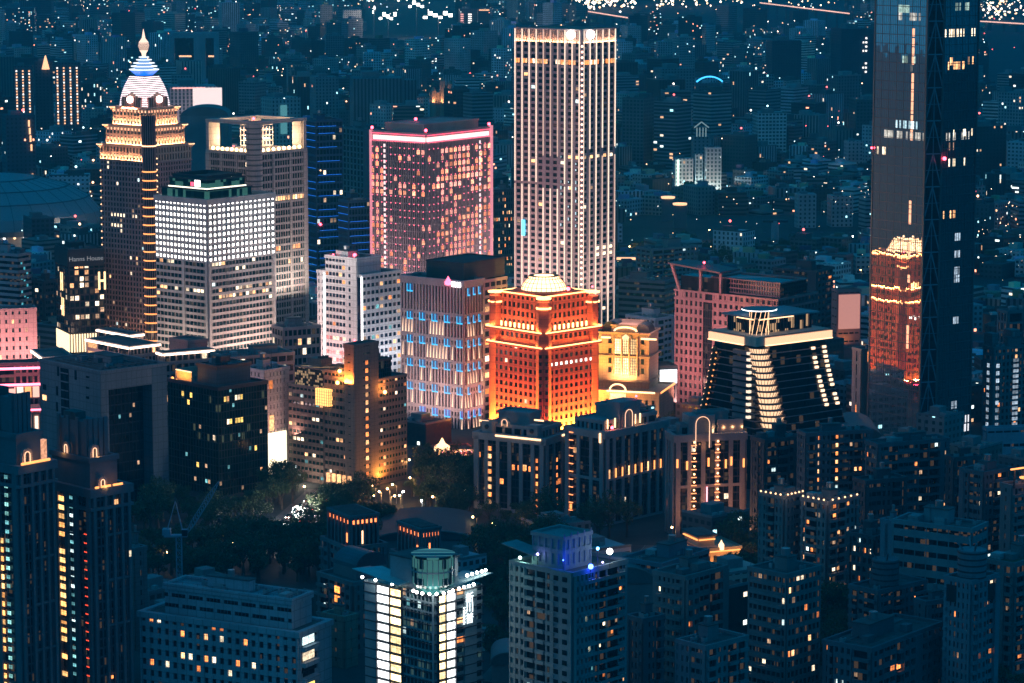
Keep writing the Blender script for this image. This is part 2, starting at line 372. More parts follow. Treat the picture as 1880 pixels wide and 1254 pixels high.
# ================================================================== the lit towers of the business district
LS_PEACH = glowm('strip_peach', (1, 0.52, 0.30), 1.9); STONE_M = wallm('mauve_stone', (0.30, 0.22, 0.22)); STONE_G = wallm('grey_stone', (0.30, 0.29, 0.28)); STONE_W = wallm('white_stone', (0.52, 0.50, 0.50))
LS_W = glowm('strip_white', (1, 0.93, 0.88), 4.0); LS_WARM = glowm('strip_warm', (1, 0.56, 0.28), 2.8); LS_OR = glowm('strip_orange', (1, 0.34, 0.09), 2.1)
LS_PINK = glowm('strip_pink', (1, 0.30, 0.34), 3.0); LS_RED = glowm('strip_red', (1, 0.08, 0.16), 2.4)

# ---- spire tower
def spire_tower():
    b = B('spire_tower', 'tall dark tower with a floodlit stepped crown, white ribbed bud top and a ball spire', 'tower', 185, 274, 350, 300, 1650, 52, land='the spire tower')
    st = STONE_M; gl = glassm('glass_spire', (0.02, 0.025, 0.035), 0.15, 1.4, 3.7, glow=0.04, frac=0.06)
    v = b.vol(); mb = MB(); v.core(mb, gl); b.put('glazing', mb)
    mb = MB()
    for s, n in (('L', 16), ('R', 16), ('E', 14), ('N', 12)): v.grid(mb, s, 38, n, 0.9, 0.34, 0.4, st)
    v.ring(mb, v.z1 - 0.4, v.z1 + 0.3, 0.6, 1.6, st); b.put('cladding', mb)
    cells = [(11, 27), (12, 27), (10, 27), (9, 27), (8, 27), (12, 25), (11, 25), (10, 25), (9, 25), (5, 27), (4, 27)]
    v.lit('L', 38, 16, 1.1, 0.4, cells, mats=[W_CR])
    v.lit('L', 38, 16, 1.1, 0.4, frac=0.035, mats=MIX_OFF)
    for k in range(26):      # dotted lamps down the far edge
        m2 = MB(); p = v.P('L', v.w('L') - 0.2, 0.6, v.z1 - 6 - k * 3.8); m2.ball(*p, 0.38, LS_WARM, 6); b.put('edge_lamp', m2)
    # stepped crown
    ZT = [(b.z(300), b.z(272), 1.0), (b.z(272), b.z(236), 0.86), (b.z(236), b.z(203), 0.70)]
    cx, cy = b.wr / 2, b.wl / 2
    crown = wallm('crown_stone', (0.42, 0.33, 0.25))
    for i, (z0, z1, k) in enumerate(ZT):
        t = b.vol(cx - b.wr / 2 * k, cy - b.wl / 2 * k, cx + b.wr / 2 * k, cy + b.wl / 2 * k, z0, z1)
        mb = MB(); t.core(mb, gl)
        for s in 'LREN': t.grid(mb, s, 2 if i else 2, int(15 * k), 1.0, 0.24, 0.55, crown)
        t.ring(mb, z1 - 0.5, z1 + 1.0, 0.8, 1.3, crown); b.put('crown_tier', mb)
        sw = (b.wr / 2 * k)
        w = t.w('L'); h = z1 - z0
        for s in 'LR':
            if i == 0 and s == 'R': continue
            W_ = t.w(s)
            p = t.P(s, W_ / 2, 1.3, z0 + 0.6)
            area(b.root, p, 0.5, W_, 12000 * (0.7 if s == 'R' else 1), (1, 0.42, 0.20), (PI, 0, 0) if s == 'L' else (PI, 0, PI / 2))
        nb = int(15 * k)
        for s in 'LR':
            if i == 0 and s == 'R': continue
            cw = t.w(s) / nb
            for j in range(nb):
                for lv in ((0,) if i == 0 else (0, 1)):
                    m2 = MB(); zz = z0 + (z1 - z0) * (0.30 + 0.5 * lv)
                    t.fb(m2, s, (j + 0.33) * cw, (j + 0.67) * cw, zz, zz + (z1 - z0) * 0.13, 0.05, 0.2, LS_PEACH); b.put('crown_light', m2)
        for q, (ux, uy) in enumerate(((t.x0, t.y1), (t.x1, t.y0))):   # horned corner ledges
            m2 = MB(); m2.lathe(ux, uy, [(0.8, z1 - 1.5), (2.4, z1 + 0.2), (2.2, z1 + 1.0)], crown, 12); b.put('corner_ledge', m2)
            m3 = MB(); m3.lathe(ux, uy, [(2.45, z1 + 0.15), (2.5, z1 + 0.55)], LS_WARM, 12); b.put('ledge_light', m3)
    # corner bay with lit rings
    zt = b.z(212); r = 3.6
    mb = MB(); mb.cyl(0.6, 0.6, 0, zt, r, gl, 20)
    for k in range(10):
        a = PI * 0.75 + PI * (k / 9) * 1.0 + PI * 0.0
        mb.bar((0.6 + (r + 0.1) * cos(a), 0.6 + (r + 0.1) * sin(a), 0), (0.6 + (r + 0.1) * cos(a), 0.6 + (r + 0.1) * sin(a), zt), 0.3, st)
    b.put('corner_bay', mb)
    for py in [268] + [315 + 16.3 * k for k in range(20)]:
        z = b.z(py); m2 = MB(); m2.lathe(0.6, 0.6, [(r + 0.25, z - 0.35), (r + 0.6, z), (r + 0.25, z + 0.35)], LS_OR if py > 300 else LS_WARM, 20); b.put('ring_light', m2)
    m2 = MB(); m2.bar((4.6, -1.2, 4), (4.6, -1.2, b.z(292)), 0.35, DM); b.put('light_mast', m2)
    z = b.z(292)
    while z > 20:
        m2 = MB(); m2.ball(4.6, -1.35, z, 0.42, WHITE_L if z < b.z(420) else LS_WARM, 6); b.put('mast_lamp', m2); z -= 3.1
    # bud of white slats
    zb, ze = b.z(205), b.z(143); hw = b.u(316, zb) ; half = (b.wr + b.wl) / 4 * 0.56
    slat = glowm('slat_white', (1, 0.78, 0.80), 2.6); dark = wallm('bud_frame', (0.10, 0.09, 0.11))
    mb = MB(); ms = MB(); N = 19
    def rad(f): return half * (1 - .52 * f ** 2.0)
    for k in range(N):
        f = k / N; z = zb + (ze - zb) * f; r0 = rad(f * 0.93)
        mb.loft([[(cx + r0 * c * 0.93, cy + r0 * s_ * 0.93, zz) for c, s_ in ((-1, -1), (1, -1), (1, 1), (-1, 1))] for zz in (z, z + (ze - zb) / N)], dark)
        V(b, cx - r0, cy - r0, cx + r0, cy + r0, z, z).ring(ms, z, z + (ze - zb) / N * 0.38, 0, 0.5, slat)
    b.put('bud', mb); b.put('slat', ms)
    for s in 'LR':      # gables with red clocks-like lamps
        t = b.vol(cx - half, cy - half, cx + half, cy + half, zb, ze); w = t.w(s)
        mb = MB(); o_ = 0.9
        for k in range(9):
            u = w * (0.14 + 0.09 * k); hgt = (ze - zb) * (0.50 - abs(k - 4) * 0.05)
            t.fb(mb, s, u - 0.35, u + 0.35, zb, zb + hgt, -1.6, o_, crown)
        t.fb(mb, s, w * 0.12, w * 0.88, zb, zb + 7, -2.6, o_ - 0.5, wallm('gable_red', (.42, .12, .08)))
        b.put('gable', mb)
        p = t.P(s, w * 0.5, o_ + 0.6, zb + (ze - zb) * 0.30); m2 = MB(); m2.ball(*p, 2.0, glowm('globe_pink', (1, 0.62, 0.6), 6), 12); b.put('globe_lamp', m2)
        p = t.P(s, w * 0.5, o_ + 1.6, zb + 0.5); area(b.root, p, 0.5, w * 0.6, 7000, (1, 0.22, 0.12), (PI, 0, 0) if s == 'L' else (PI, 0, PI / 2))
    # blue cup, disks, ball and needle
    blue = glowm('cup_blue', (0.01, 0.18, 1.0), 1.3); wh = glowm('disk_white', (0.85, 0.92, 1), 1.4)
    z0, z1 = b.z(152), b.z(134); mb = MB(); mb.lathe(cx, cy, [(2.5, z0), (5.0, z0 + (z1 - z0) * 0.5), (8.2, z1)], blue, 8, PI / 8); b.put('blue_cup', mb)
    zs = [b.z(p) for p in (133, 127, 121, 115, 110)]
    for k, (z, r_) in enumerate(zip(zs, (8.4, 7.4, 6.0, 4.4, 2.9))):
        mb = MB(); mb.lathe(cx, cy, [(r_ * 0.7, z - 1.5), (r_ * 0.72, z)], glowm('disk_blue', (0.15, 0.4, 0.9), 0.7), 16); mb.lathe(cx, cy, [(r_, z), (r_, z + 0.45)], wh, 20); b.put('crown_disk', mb)
    zz = [b.z(p) for p in (108, 102, 96, 88, 81, 74, 57)]
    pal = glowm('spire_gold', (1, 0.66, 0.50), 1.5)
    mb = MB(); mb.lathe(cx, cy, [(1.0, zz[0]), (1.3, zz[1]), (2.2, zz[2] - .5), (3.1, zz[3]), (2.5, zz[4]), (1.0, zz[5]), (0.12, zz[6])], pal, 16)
    for k in range(8): mb.lathe(cx, cy, [(2.6 + .5 * sin(k / 7 * PI), zz[2] + (zz[4] - zz[2]) * k / 8), (2.62 + .5 * sin(k / 7 * PI), zz[2] + (zz[4] - zz[2]) * k / 8 + .3)], dark, 16)
    b.put('ball_spire', mb)
    area(b.root, (cx, cy - 30, b.z(600)), 6, 6, 9000, (1, .4, .3), (R(150), 0, 0))
    b.done()
spire_tower()

# ---- block with the grid of white lamps
def dot_block():
    b = B('office_tower', 'pale office tower whose upper floors carry a grid of white lamps', 'tower', 285, 380, 503, 372, 1560, 50, land='the lamp grid tower')
    st = wallm('dot_stone', (0.42, 0.43, 0.42)); gl = glassm('glass_green', (0.012, 0.03, 0.035), 0.12, 2.2, 3.8, glow=0.05, frac=0.10)
    v = b.vol(); mb = MB(); v.core(mb, gl); b.put('glazing', mb)
    zs = b.z(484); mb = MB()
    lo = V(b, 0, 0, b.wr, b.wl, 0, zs); up = V(b, 0, 0, b.wr, b.wl, zs, b.h)
    nfl = int(round(zs / 3.55))
    for s, n in (('L', 14), ('R', 20), ('E', 14), ('N', 14)):
        lo.grid(mb, s, nfl, n, 0.16, 0.40, 0.45, st)
        up.grid(mb, s, 10, n, 1.1, 0.42, 0.45, st)
    v.ring(mb, v.z1 - 1.4, v.z1 + 1.6, 0.7, 1.5, st); b.put('cladding', mb)
    mb = MB(); w = lo.w('L')
    for s, u in (('L', 0.05), ('L', w * 0.44), ('R', 0.05), ('R', lo.w('R') * 0.96)): mb = MB(); lo.fb(mb, s, u, u + 1.6, 0, zs, -0.1, 0.8, st); b.put('pier', mb)
    dot = glowm('dot_white', (1, 0.93, 0.88), 5)
    for j in range(9, -1, -1):
        for s, n in (('L', 14), ('R', 15)):
            W_ = up.w(s); cw = W_ / n; fh = (up.z1 - up.z0) / 10
            for i in range(n):
                b.win(up, s, (i + .5) * cw, up.z0 + (j + .6) * fh, cw * 0.40, fh * 0.44, dot, 0.62, 'facade_lamp')
    # lit rows of offices
    fh = zs / nfl
    for row, u0, n in ((-1, 1, 4), (-5, 7, 13), (-6, 3, 15)):
        lo.lit('R', nfl, 20, 0.5, 0.5, [(i, nfl + row) for i in range(u0, min(20, u0 + n)) if random.random() < .7], mats=[W_CR, W_WA, W_DIM])
        lo.lit('L', nfl, 14, 0.5, 0.5, [(i, nfl + row) for i in range(8, 14) if random.random() < .3], mats=[W_CR, W_WA])
    lo.lit('L', nfl, 14, 0.5, 0.5, [(9, nfl - 1), (10, nfl - 1), (1, nfl - 5), (2, nfl - 5), (3, nfl - 5), (5, nfl - 5)], mats=[W_CR])
    lo.lit('R', nfl, 20, 0.4, 0.5, frac=0.03, mats=MIX_OFF)
    # stepped glass crown with two white lines
    c1 = b.vol(3, 3, b.wr * 0.72, b.wl - 2, b.h, b.z(352)); c2 = b.vol(6, 6, b.wr * 0.68, b.wl - 5, b.z(352), b.z(334))
    for c in (c1, c2):
        mb = MB(); c.core(mb, glassm('crown_glass', (0.01, 0.05, 0.05), 0.15, 2, 4, glow=0.10, frac=0.4, gcol=(0.3, 1, 0.8))); c.ring(mb, c.z1 - .3, c.z1 + .5, .4, .8, DM); b.put('crown', mb)
        mb = MB(); c.ring(mb, c.z0 + 0.3, c.z0 + 0.9, .6, .5, glowm('line_cream', (1, .9, .7), 2.2)); b.put('crown_line', mb)
    mb = MB(); c2.fb(mb, 'L', 5, 9, c2.z0 + 1.5, c2.z0 + 5, 0.05, 0.3, glowm('sign_white', (1, .95, .95), 5)); c2.fb(mb, 'L', 10, 12, c2.z0 + 1.5, c2.z0 + 3.6, 0.05, 0.3, LS_RED); b.put('roof_sign', mb)
    mb = MB(); c2.ring(mb, c2.z1 + .5, c2.z1 + 2.2, -1, .4, DM); 
    for k in range(6): mb.box(9 + k * 4, 10, c2.z1 + .5, 11 + k * 4, 18, c2.z1 + 2, ROOF)
    b.put('roof_plant', mb)
    area(b.root, (b.wr * .5, -16, 5), 8, 40, 40000, (1, .62, .50), (PI - R(20), 0, PI / 2)); area(b.root, (-16, b.wl * .5, 5), 8, 40, 26000, (1, .66, .50), (PI, R(20), 0))
    b.done()
dot_block()

# ---- tower with an open frame at the top
def frame_tower():
    b = B('office_tower', 'grey stone tower with an open square frame glowing warm at its top', 'tower', 378, 466, 562, 224, 1700, 51, land='the open frame tower')
    st = wallm('frame_stone', (0.40, 0.37, 0.35), joint=(3.2, 3.8)); gl = glassm('glass_frame', (0.015, 0.025, 0.03), 0.1, 1.5, 3.8, glow=0.03, frac=0.08)
    zb = b.z(286); zt = b.h
    v = b.vol(z1=zb); mb = MB(); v.core(mb, gl); b.put('glazing', mb); mb = MB()
    nf = int(zb / 4.0)
    for s, n in (('L', 22), ('R', 21), ('E', 16), ('N', 16)): v.grid(mb, s, nf, n, 0.38, 0.30, 0.35, st)
    for s in 'LREN':
        w = v.w(s)
        for u in (0, w * .34, w * .66, w - 3.0):
            v.fb(mb, s, u, u + (3.0 if u in (0, w - 3.0) else 1.2), 0, zb, -0.1, .8, st)
    b.put('cladding', mb)
    # rounded louvred corner
    mb = MB(); mb.cyl(0.8, 0.8, 0, zt, 4.6, st, 20)
    for k in range(40): mb.cyl(.8, .8, zt - 4 - k * 3.0, zt - 3.2 - k * 3.0, 4.75, wallm('louvre', (.10, .10, .10)), 20)
    b.put('corner_drum', mb)
    # frame
    full = b.vol(z0=zb, z1=zt); mb = MB(); T = 2.2
    mb.box(b.wr - T, .5, zb, b.wr - .4, 9, zt - 1.9, st); mb.box(.5, b.wl - T, zb, 9, b.wl - .4, zt - 1.9, st)
    mb.box(b.wr - 9, b.wl - T - .1, zb, b.wr - T, b.wl - .5, zt - 1.9, st)
    for x, y in ((0, 0), (b.wr - T, 0), (b.wr - T, b.wl - T), (0, b.wl - T)): mb.box(x, y, zb, x + T, y + T, zt - 1.8, st)
    full.ring(mb, zt - 1.8, zt, .3, T + 3, st); full.ring(mb, zb, zb + 1.6, .3, T, st)
    b.put('open_frame', mb)
    mb = MB(); mb.box(T + .1, T + .1, zb, b.wr - T - .1, b.wl - T - .1, zb + .4, ROOF); b.put('terrace', mb)
    # inner lift cage
    mb = MB(); cx0, cy0, cx1, cy1 = b.wr * .42, b.wl * .42, b.wr * .74, b.wl * .74
    for i in range(6):
        for j in range(6):
            if i in (0, 5) or j in (0, 5): mb.bar((cx0 + (cx1 - cx0) * i / 5, cy0 + (cy1 - cy0) * j / 5, zb), (cx0 + (cx1 - cx0) * i / 5, cy0 + (cy1 - cy0) * j / 5, zt - 5), .35, st)
    for k in range(5): V(b, cx0, cy0, cx1, cy1, 0, 0).ring(mb, zb + 3 + k * 3, zb + 3.4 + k * 3, .1, .4, st)
    b.put('cage', mb)
    mb = MB(); mb.box(cx0 + 1, cy0 + 1, zb + 7, cx1 - 1, cy1 - 1, zb + 7.5, glowm('cage_cyan', (.5, .95, 1), 3)); mb.box(cx0 + 1, cy0 + 1, zb + 12, cx1 - 1, cy1 - 1, zb + 12.4, LS_RED); b.put('cage_light', mb)
    for s in 'LR':
        w = full.w(s); n = 9
        for k in range(n):
            m2 = MB(); p = full.P(s, T + (w - 2 * T) * (k + .5) / n, -1.4, zb + 2.6); m2.ball(*p, 1.0, glowm('terrace_bulb', (1, .62, .28), 7), 8); b.put('terrace_lamp', m2)
    area(b.root, (b.wr * .5, b.wl * .5, zb + 3), b.wr * .75, b.wl * .75, 30000, (1, .66, .36))
    area(b.root, (b.wr * .5, b.wl * .5, zt - 5.5), b.wr * .7, b.wl * .7, 16000, (1, .62, .36), (0, 0, 0))
    for x, y in ((b.wr * .8, b.wl * .3), (b.wr * .3, b.wl * .8)): point((x, y, zb + 9), 9000, (1, .62, .34), 1.0, b.root)
    v.lit('R', nf, 21, .5, .4, [(i, nf - 7) for i in range(21)] , mats=[W_WA, W_CR, W_DIM]); v.lit('L', nf, 22, .5, .4, [(i, nf - 9) for i in range(6)] + [(3, nf - 2)], mats=[W_WA, W_CR])
    v.lit('R', nf, 21, .5, .4, [(i, nf - 14) for i in (1, 2, 3, 8, 9, 14, 15, 16, 17)], mats=[W_WA, W_OR])
    v.lit('R', nf, 21, .5, .4, frac=.012, mats=MIX_OFF)
    b.beacon(3, 3, zt, .8)
    for s, x, y in (('L', -14, b.wl / 2), ('R', b.wr / 2, -14)): area(b.root, (x, y, 30), 6, 30, 20000, (1, .80, .68), (PI, R(14), 0) if s == 'L' else (PI - R(14), 0, PI / 2))
    b.done()
frame_tower()

# ---- blue banded towers
def blue_towers():
    led = glowm('led_blue', (0.01, 0.18, 0.9), 1.5, False); bl = wallm('blue_metal', (0.05, 0.12, 0.22), .4, .3); gl = glassm('glass_navy', (0.01, 0.025, 0.06), .1, 2.5, 3.6)
    for (xl, xc, xr, yt, D, lab, nb, rows) in ((563, 580, 628, 224, 1900, 'narrow blue tower with thin blue light lines behind the open frame tower', 8, 1),
                                          (622, 640, 684, 372, 1830, 'lower blue block with light bands beside the pink lit tower', 8, 0)):
        b = B('banded_tower', lab, 'tower', xl, xc, xr, yt, D, 30)
        v = b.vol(); nf = int(b.h / 4.3); mb = MB(); v.core(mb, gl); b.put('glazing', mb); mb = MB(); m2 = MB()
        for s in 'LREN': v.grid(mb, s, nf, nb, .3, .3, .5, bl)
        parapet(v, mb, bl); b.put('cladding', mb)
        for k in range(nf):
            mk = MB(); z = k * b.h / nf + 1.4
            if random.random() < .8: v.fb(mk, 'R', random.uniform(0, 2), v.w('R') - random.uniform(0, 6), z, z + .18, .5, .62, led)
            if random.random() < .7: v.fb(mk, 'L', 0, v.w('L'), z, z + .18, .5, .62, led)
            if mk.v: b.put('light_line', mk)
        v.lit('R', nf, nb, .6, .4, frac=.05, mats=MIX_OFF); roof_kit(b, v, int(xl), bl)
        if rows:
            for py in (412, 318, 313): 
                m3 = MB(); m3.ball(v.w('R') * random.uniform(.1, .9), -1, b.z(py), .9 if py > 400 else .5, RED_L if py > 400 else LS_WARM, 8); b.put('beacon', m3)
        b.done()
    b = B('slab_tower', 'plain dark teal tower standing between the blue tower and pink lit tower', 'tower', 630, 668, 692, 240, 2060, 35)
    v = b.vol(); mb = MB(); v.core(mb, G_D); mb2 = MB(); w = wallm('teal_slab', (.14, .2, .22))
    for s in 'LR':
        v.grid(mb2, s, int(b.h / 4), 6, 1.6, .25, .4, w)
    parapet(v, mb2, w); b.put('glazing', mb); b.put('cladding', mb2); roof_kit(b, v, 5); b.done()
blue_towers()

# ---- pink lit tower
def pink_tower():
    b = B('office_tower', 'broad finned tower edged in pink light with red dots and orange lit squares', 'tower', 681, 782, 900, 247, 1750, 54, land='the pink lit tower')
    st = wallm('fin_metal', (0.34, 0.30, 0.32), .5, .2); gl = glassm('glass_pink', (0.03, 0.024, 0.03), .15, 1.5, 3.9, glow=.07, frac=.2, gcol=(1, .5, .35))
    zt = b.z(262); v = b.vol(z1=zt); mb = MB(); v.core(mb, gl); b.put('glazing', mb)
    mb = MB(); NF = 28
    for s, n in (('L', 30), ('R', 46), ('E', 30), ('N', 40)): v.grid(mb, s, 1, n, .42, 0, .7, st, span=False); v.grid(mb, s, NF, 1, 0, .14, .25, st, pier=False)
    b.put('fin', mb)
    top = b.vol(z0=zt, z1=b.h); mb = MB(); top.core(mb, st); top.ring(mb, b.h - 1, b.h + .6, .5, 1.2, st); b.put('parapet', mb)
    pent = b.vol(6, 6, b.wr - 4, b.wl - 6, b.h, b.h + 5); mb = MB(); pent.core(mb, STONE_G); pent.ring(mb, pent.z1 - .3, pent.z1 + .5, .4, .8, st); b.put('plant_room', mb)
    mb = MB()
    for s in 'LR': top.fb(mb, s, .3, top.w(s) - 2, zt + .4, zt + 2.9, .05, .55, glowm('crown_pink', (1, .42, .40), 2.8))
    b.put('crown_light', mb)
    mb = MB()
    for s in 'LR':
        top.fb(mb, s, .3, top.w(s), b.h - .9, b.h - .5, .6, .9, LS_RED); top.fb(mb, s, .3, top.w(s), zt - .2, zt + .15, .6, .9, LS_RED)
    b.put('neon_line', mb)
    mb = MB(); mb.bar((-.4, b.wl - .3, 0), (-.4, b.wl - .3, b.h + 1), 1.4, glowm('edge_pink', (1, .30, .38), .8)); b.put('edge_light', mb)
    mb = MB(); mb.bar((b.wr - .1, -.6, 0), (b.wr - .1, -.6, b.h + 1.5), 1.8, glowm('edge_pink', (1, .30, .38), .8)); b.put('edge_light', mb)
    # strips of white lamps
    for s, fr in (('L', .74), ('R', .82)):
        for k in range(34):
            z = zt - 3 - k * (zt / 36); b.win(v, s, v.w(s) * fr, z, 1.5, 1.9, glowm('strip_lamp', (1, .75, .75), 1.3), .75, 'strip_lamp')
    # red dots and warm windows
    dot = glowm('dot_red', (1, .12, .2), 4)
    fh = zt / NF; wm = [roomm('room_amber', (1, .36, .20), 1.9), roomm('room_copper', (1, .28, .14), 1.3), roomm('room_rose', (1, .36, .28), 1.3)]
    for j in range(NF - 2, 6, -1):
        for s, n in (('R', 15), ('L', 12)):
            for i in range(n):
                if random.random() < .8: b.win(v, s, (i + .5) * v.w(s) / n, (j + 1.02) * fh, .5, .5, dot, .84, 'dot_lamp')
    r = random.Random(3)
    for j in range(NF - 2, 6, -1):
        for s, n in (('R', 15), ('L', 12)):
            for i in range(n):
                p = .70 if (s == 'R' and i > 2) else (.6 if (s == 'L' and i > 7) else .22)
                if j in (NF - 9, NF - 10): p *= .3
                if s == 'L' and i == 8: p = 0
                if r.random() < p: b.win(v, s, (i + .5) * v.w(s) / n, (j + .5) * fh + .3, v.w(s) / n * .62, fh * .62, r.choice(wm), .76, 'window')
    for (x, y) in ((.5, b.wl - .5), (.5, .5), (b.wr * .35, b.wl * .6), (b.wr - .5, .5)): b.beacon(x, y, b.h + (5 if 2 < x < b.wr - 2 else .6), .9)
    for s in 'LR': area(b.root, top.P(s, top.w(s) / 2, 1.6, zt - 1), .5, top.w(s), 1400, (1, .25, .3), (PI, 0, 0) if s == 'L' else (PI, 0, PI / 2))
    area(b.root, (b.wr * .5, -25, 20), 10, 50, 34000, (1, .58, .60), (PI - R(22), 0, PI / 2)); area(b.root, (-25, b.wl * .5, 20), 10, 40, 26000, (1, .58, .60), (PI, R(22), 0))
    b.done()
pink_tower()

# ---- tallest beige tower
def ribbed_tower():
    b = B('office_tower', 'tallest beige tower with glowing vertical ribs and two bright globes on its crown', 'tower', 946, 1068, 1129, 56, 1780, 52, land='the tall ribbed tower')
    st = wallm('rib_stone', (0.36, 0.29, 0.30)); gl = glassm('glass_rib', (0.012, 0.018, 0.03), .1, 1.9, 3.9, glow=.03, frac=.05)
    zt = b.z(80); v = b.vol(z1=zt); mb = MB(); v.core(mb, gl); b.put('glazing', mb); mb = MB(); NF = 46
    for s, n in (('L', 9), ('R', 5), ('E', 5), ('N', 9)): v.grid(mb, s, NF, n, v.w(s) / n * .46, .40, .4, st)
    b.put('cladding', mb)
    top = b.vol(z0=zt, z1=b.h); mb = MB(); top.core(mb, wallm('crown_panel', (.34, .22, .17)))
    for s, n in (('L', 36), ('R', 32)): top.grid(mb, s, 1, n, .5, 0, .5, st, span=False)
    top.ring(mb, b.h - .5, b.h + .6, .6, 1.4, st); b.put('crown', mb)
    band = b.vol(z0=b.z(120), z1=b.z(111))
    for s, n in (('L', 26), ('R', 20)):
        for i in range(n):
            if random.random() < .72: b.win(band, s, (i + .5) * band.w(s) / n, (band.z0 + band.z1) / 2, band.w(s) / n * .7, 2.6, random.choice([LS_OR, W_WA, W_OR, W_CR]), .5, 'window')
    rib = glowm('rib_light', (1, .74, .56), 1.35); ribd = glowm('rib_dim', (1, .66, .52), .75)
    def ribs(s, us, tops):
        for u, (pt, pb, m) in zip(us, tops):
            mb = MB(); v.fb(mb, s, u - .22, u + .22, b.z(pb), b.z(pt), .3, 1.0, m); b.put('rib', mb)
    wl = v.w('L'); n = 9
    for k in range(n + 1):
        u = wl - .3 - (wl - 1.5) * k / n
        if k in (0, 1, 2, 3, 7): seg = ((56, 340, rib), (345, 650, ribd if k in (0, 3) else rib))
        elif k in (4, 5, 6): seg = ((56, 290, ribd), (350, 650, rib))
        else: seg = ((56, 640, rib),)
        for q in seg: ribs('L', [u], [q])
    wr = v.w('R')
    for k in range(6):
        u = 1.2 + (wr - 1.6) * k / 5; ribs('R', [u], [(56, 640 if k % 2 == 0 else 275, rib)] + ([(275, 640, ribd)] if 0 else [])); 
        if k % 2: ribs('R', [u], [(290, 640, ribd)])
    # dotted corner column
    mb = MB(); mb.bar((-.7, -.7, 0), (-.7, -.7, b.h), 1.5, st); b.put('corner_column', mb)
    z = b.z(85)
    while z > 20:
        m2 = MB(); m2.ball(-1.3, -1.3, z, .75, glowm('corner_lamp', (1, .5, .38), 3.5), 8); b.put('corner_lamp', m2); z -= 3.3
    mb = MB(); z = b.z(64)
    for s, u in (('L', top.w('L') * .14), ('R', top.w('R') * .2)):
        m2 = MB(); p = top.P(s, u, 1.6, z); m2.ball(*p, 2.5, glowm('globe_white', (1, .95, .85), 14), 14); b.put('globe_lamp', m2)
    for s in 'LR':
        W_ = top.w(s); n = 16
        for k in range(n):
            m2 = MB(); p = top.P(s, (k + .5) * W_ / n, .9, zt + .6); m2.ball(*p, .25, glowm('uplight', (1, .5, .18), 10), 6); b.put('crown_lamp', m2)
        area(b.root, top.P(s, W_ / 2, 1.3, zt), .6, W_, 12000 if s == 'L' else 9000, (1, .50, .25), (PI, 0, 0) if s == 'L' else (PI, 0, PI / 2))
    v.lit('L', NF, 9, 2.8, .5, [(i, NF - 19) for i in (0, 1)], mats=[W_WA]); v.lit('R', NF, 5, 4, .5, [(i, NF - 19) for i in range(5)], mats=[W_WA, W_CR, W_WA, W_DIM])
    v.lit('R', NF, 5, 4, .5, [(i, NF - q) for i in range(2, 5) for q in (34, 35)], mats=[W_CR]); v.lit('L', NF, 9, 2.8, .5, frac=.03, mats=MIX_OFF); v.lit('R', NF, 5, 4, .5, frac=.03, mats=MIX_OFF)
    # lower wing stepping out on the far side
    w2 = b.vol(4, b.wl, b.wr * .8, b.wl + 3.5, 0, b.z(132)); mb = MB(); w2.core(mb, gl)
    for s, n in (('L', 2), ('N', 6)): w2.grid(mb, s, 40, n, 1.0, .4, .4, st)
    b.put('side_wing', mb)
    m2 = MB(); w2.fb(m2, 'L', .4, 3.1, b.z(160), b.z(136), .45, .7, glowm('wing_glow', (1, .42, .3), 1.2)); b.put('wing_light', m2)
    m2 = MB(); v.fb(m2, 'L', v.w('L') * .83, v.w('L') * .88, b.z(441), b.z(412), 1.1, 1.5, glowm('sign_cyan', (.1, .7, 1), 2.4)); b.put('blade_sign', m2)
    for s, x, y in (('L', -22, b.wl / 2), ('R', b.wr / 2, -22)):
        area(b.root, (x, y, 18), 8, 36, 21000, (1, .68, .56), (PI, R(13), 0) if s == 'L' else (PI - R(13), 0, PI / 2))
    # reflections-like cool screens inside: rows of cool office lights
    r = random.Random(11)
    for k in range(60):
        j = r.randrange(16, 28); i = r.choice([1, 1, 2, 2, 3, 4, 5])
        b.win(v, 'L', (i + .5) * v.w('L') / 18, (j + .7) * zt / NF, .9, r.uniform(.8, 2.0), roomm('room_ice', (.6, .9, 1), .9), .05, 'window')
    b.done()
ribbed_tower()

# ---- dark office with warm windows beside the ribbed tower
b = B('office_block', 'dark glass office with rows of small warm windows beside the pink lit tower', 'office', 893, 903, 948, 352, 1990, 22)
v = b.vol(); mb = MB(); v.core(mb, G_D); w_ = wallm('dark_stone', (.10, .10, .11)); nf = int(b.h / 4.4); mb2 = MB()
for s in 'LREN': v.grid(mb2, s, nf, 12, .8, .4, .35, w_)
parapet(v, mb2, w_); b.put('glazing', mb); b.put('cladding', mb2); v.lit('R', nf, 12, 1.0, .5, frac=.33, mats=[W_OR, W_WA, W_WA, W_CR, W_DIM]); roof_kit(b, v, 3); b.done()

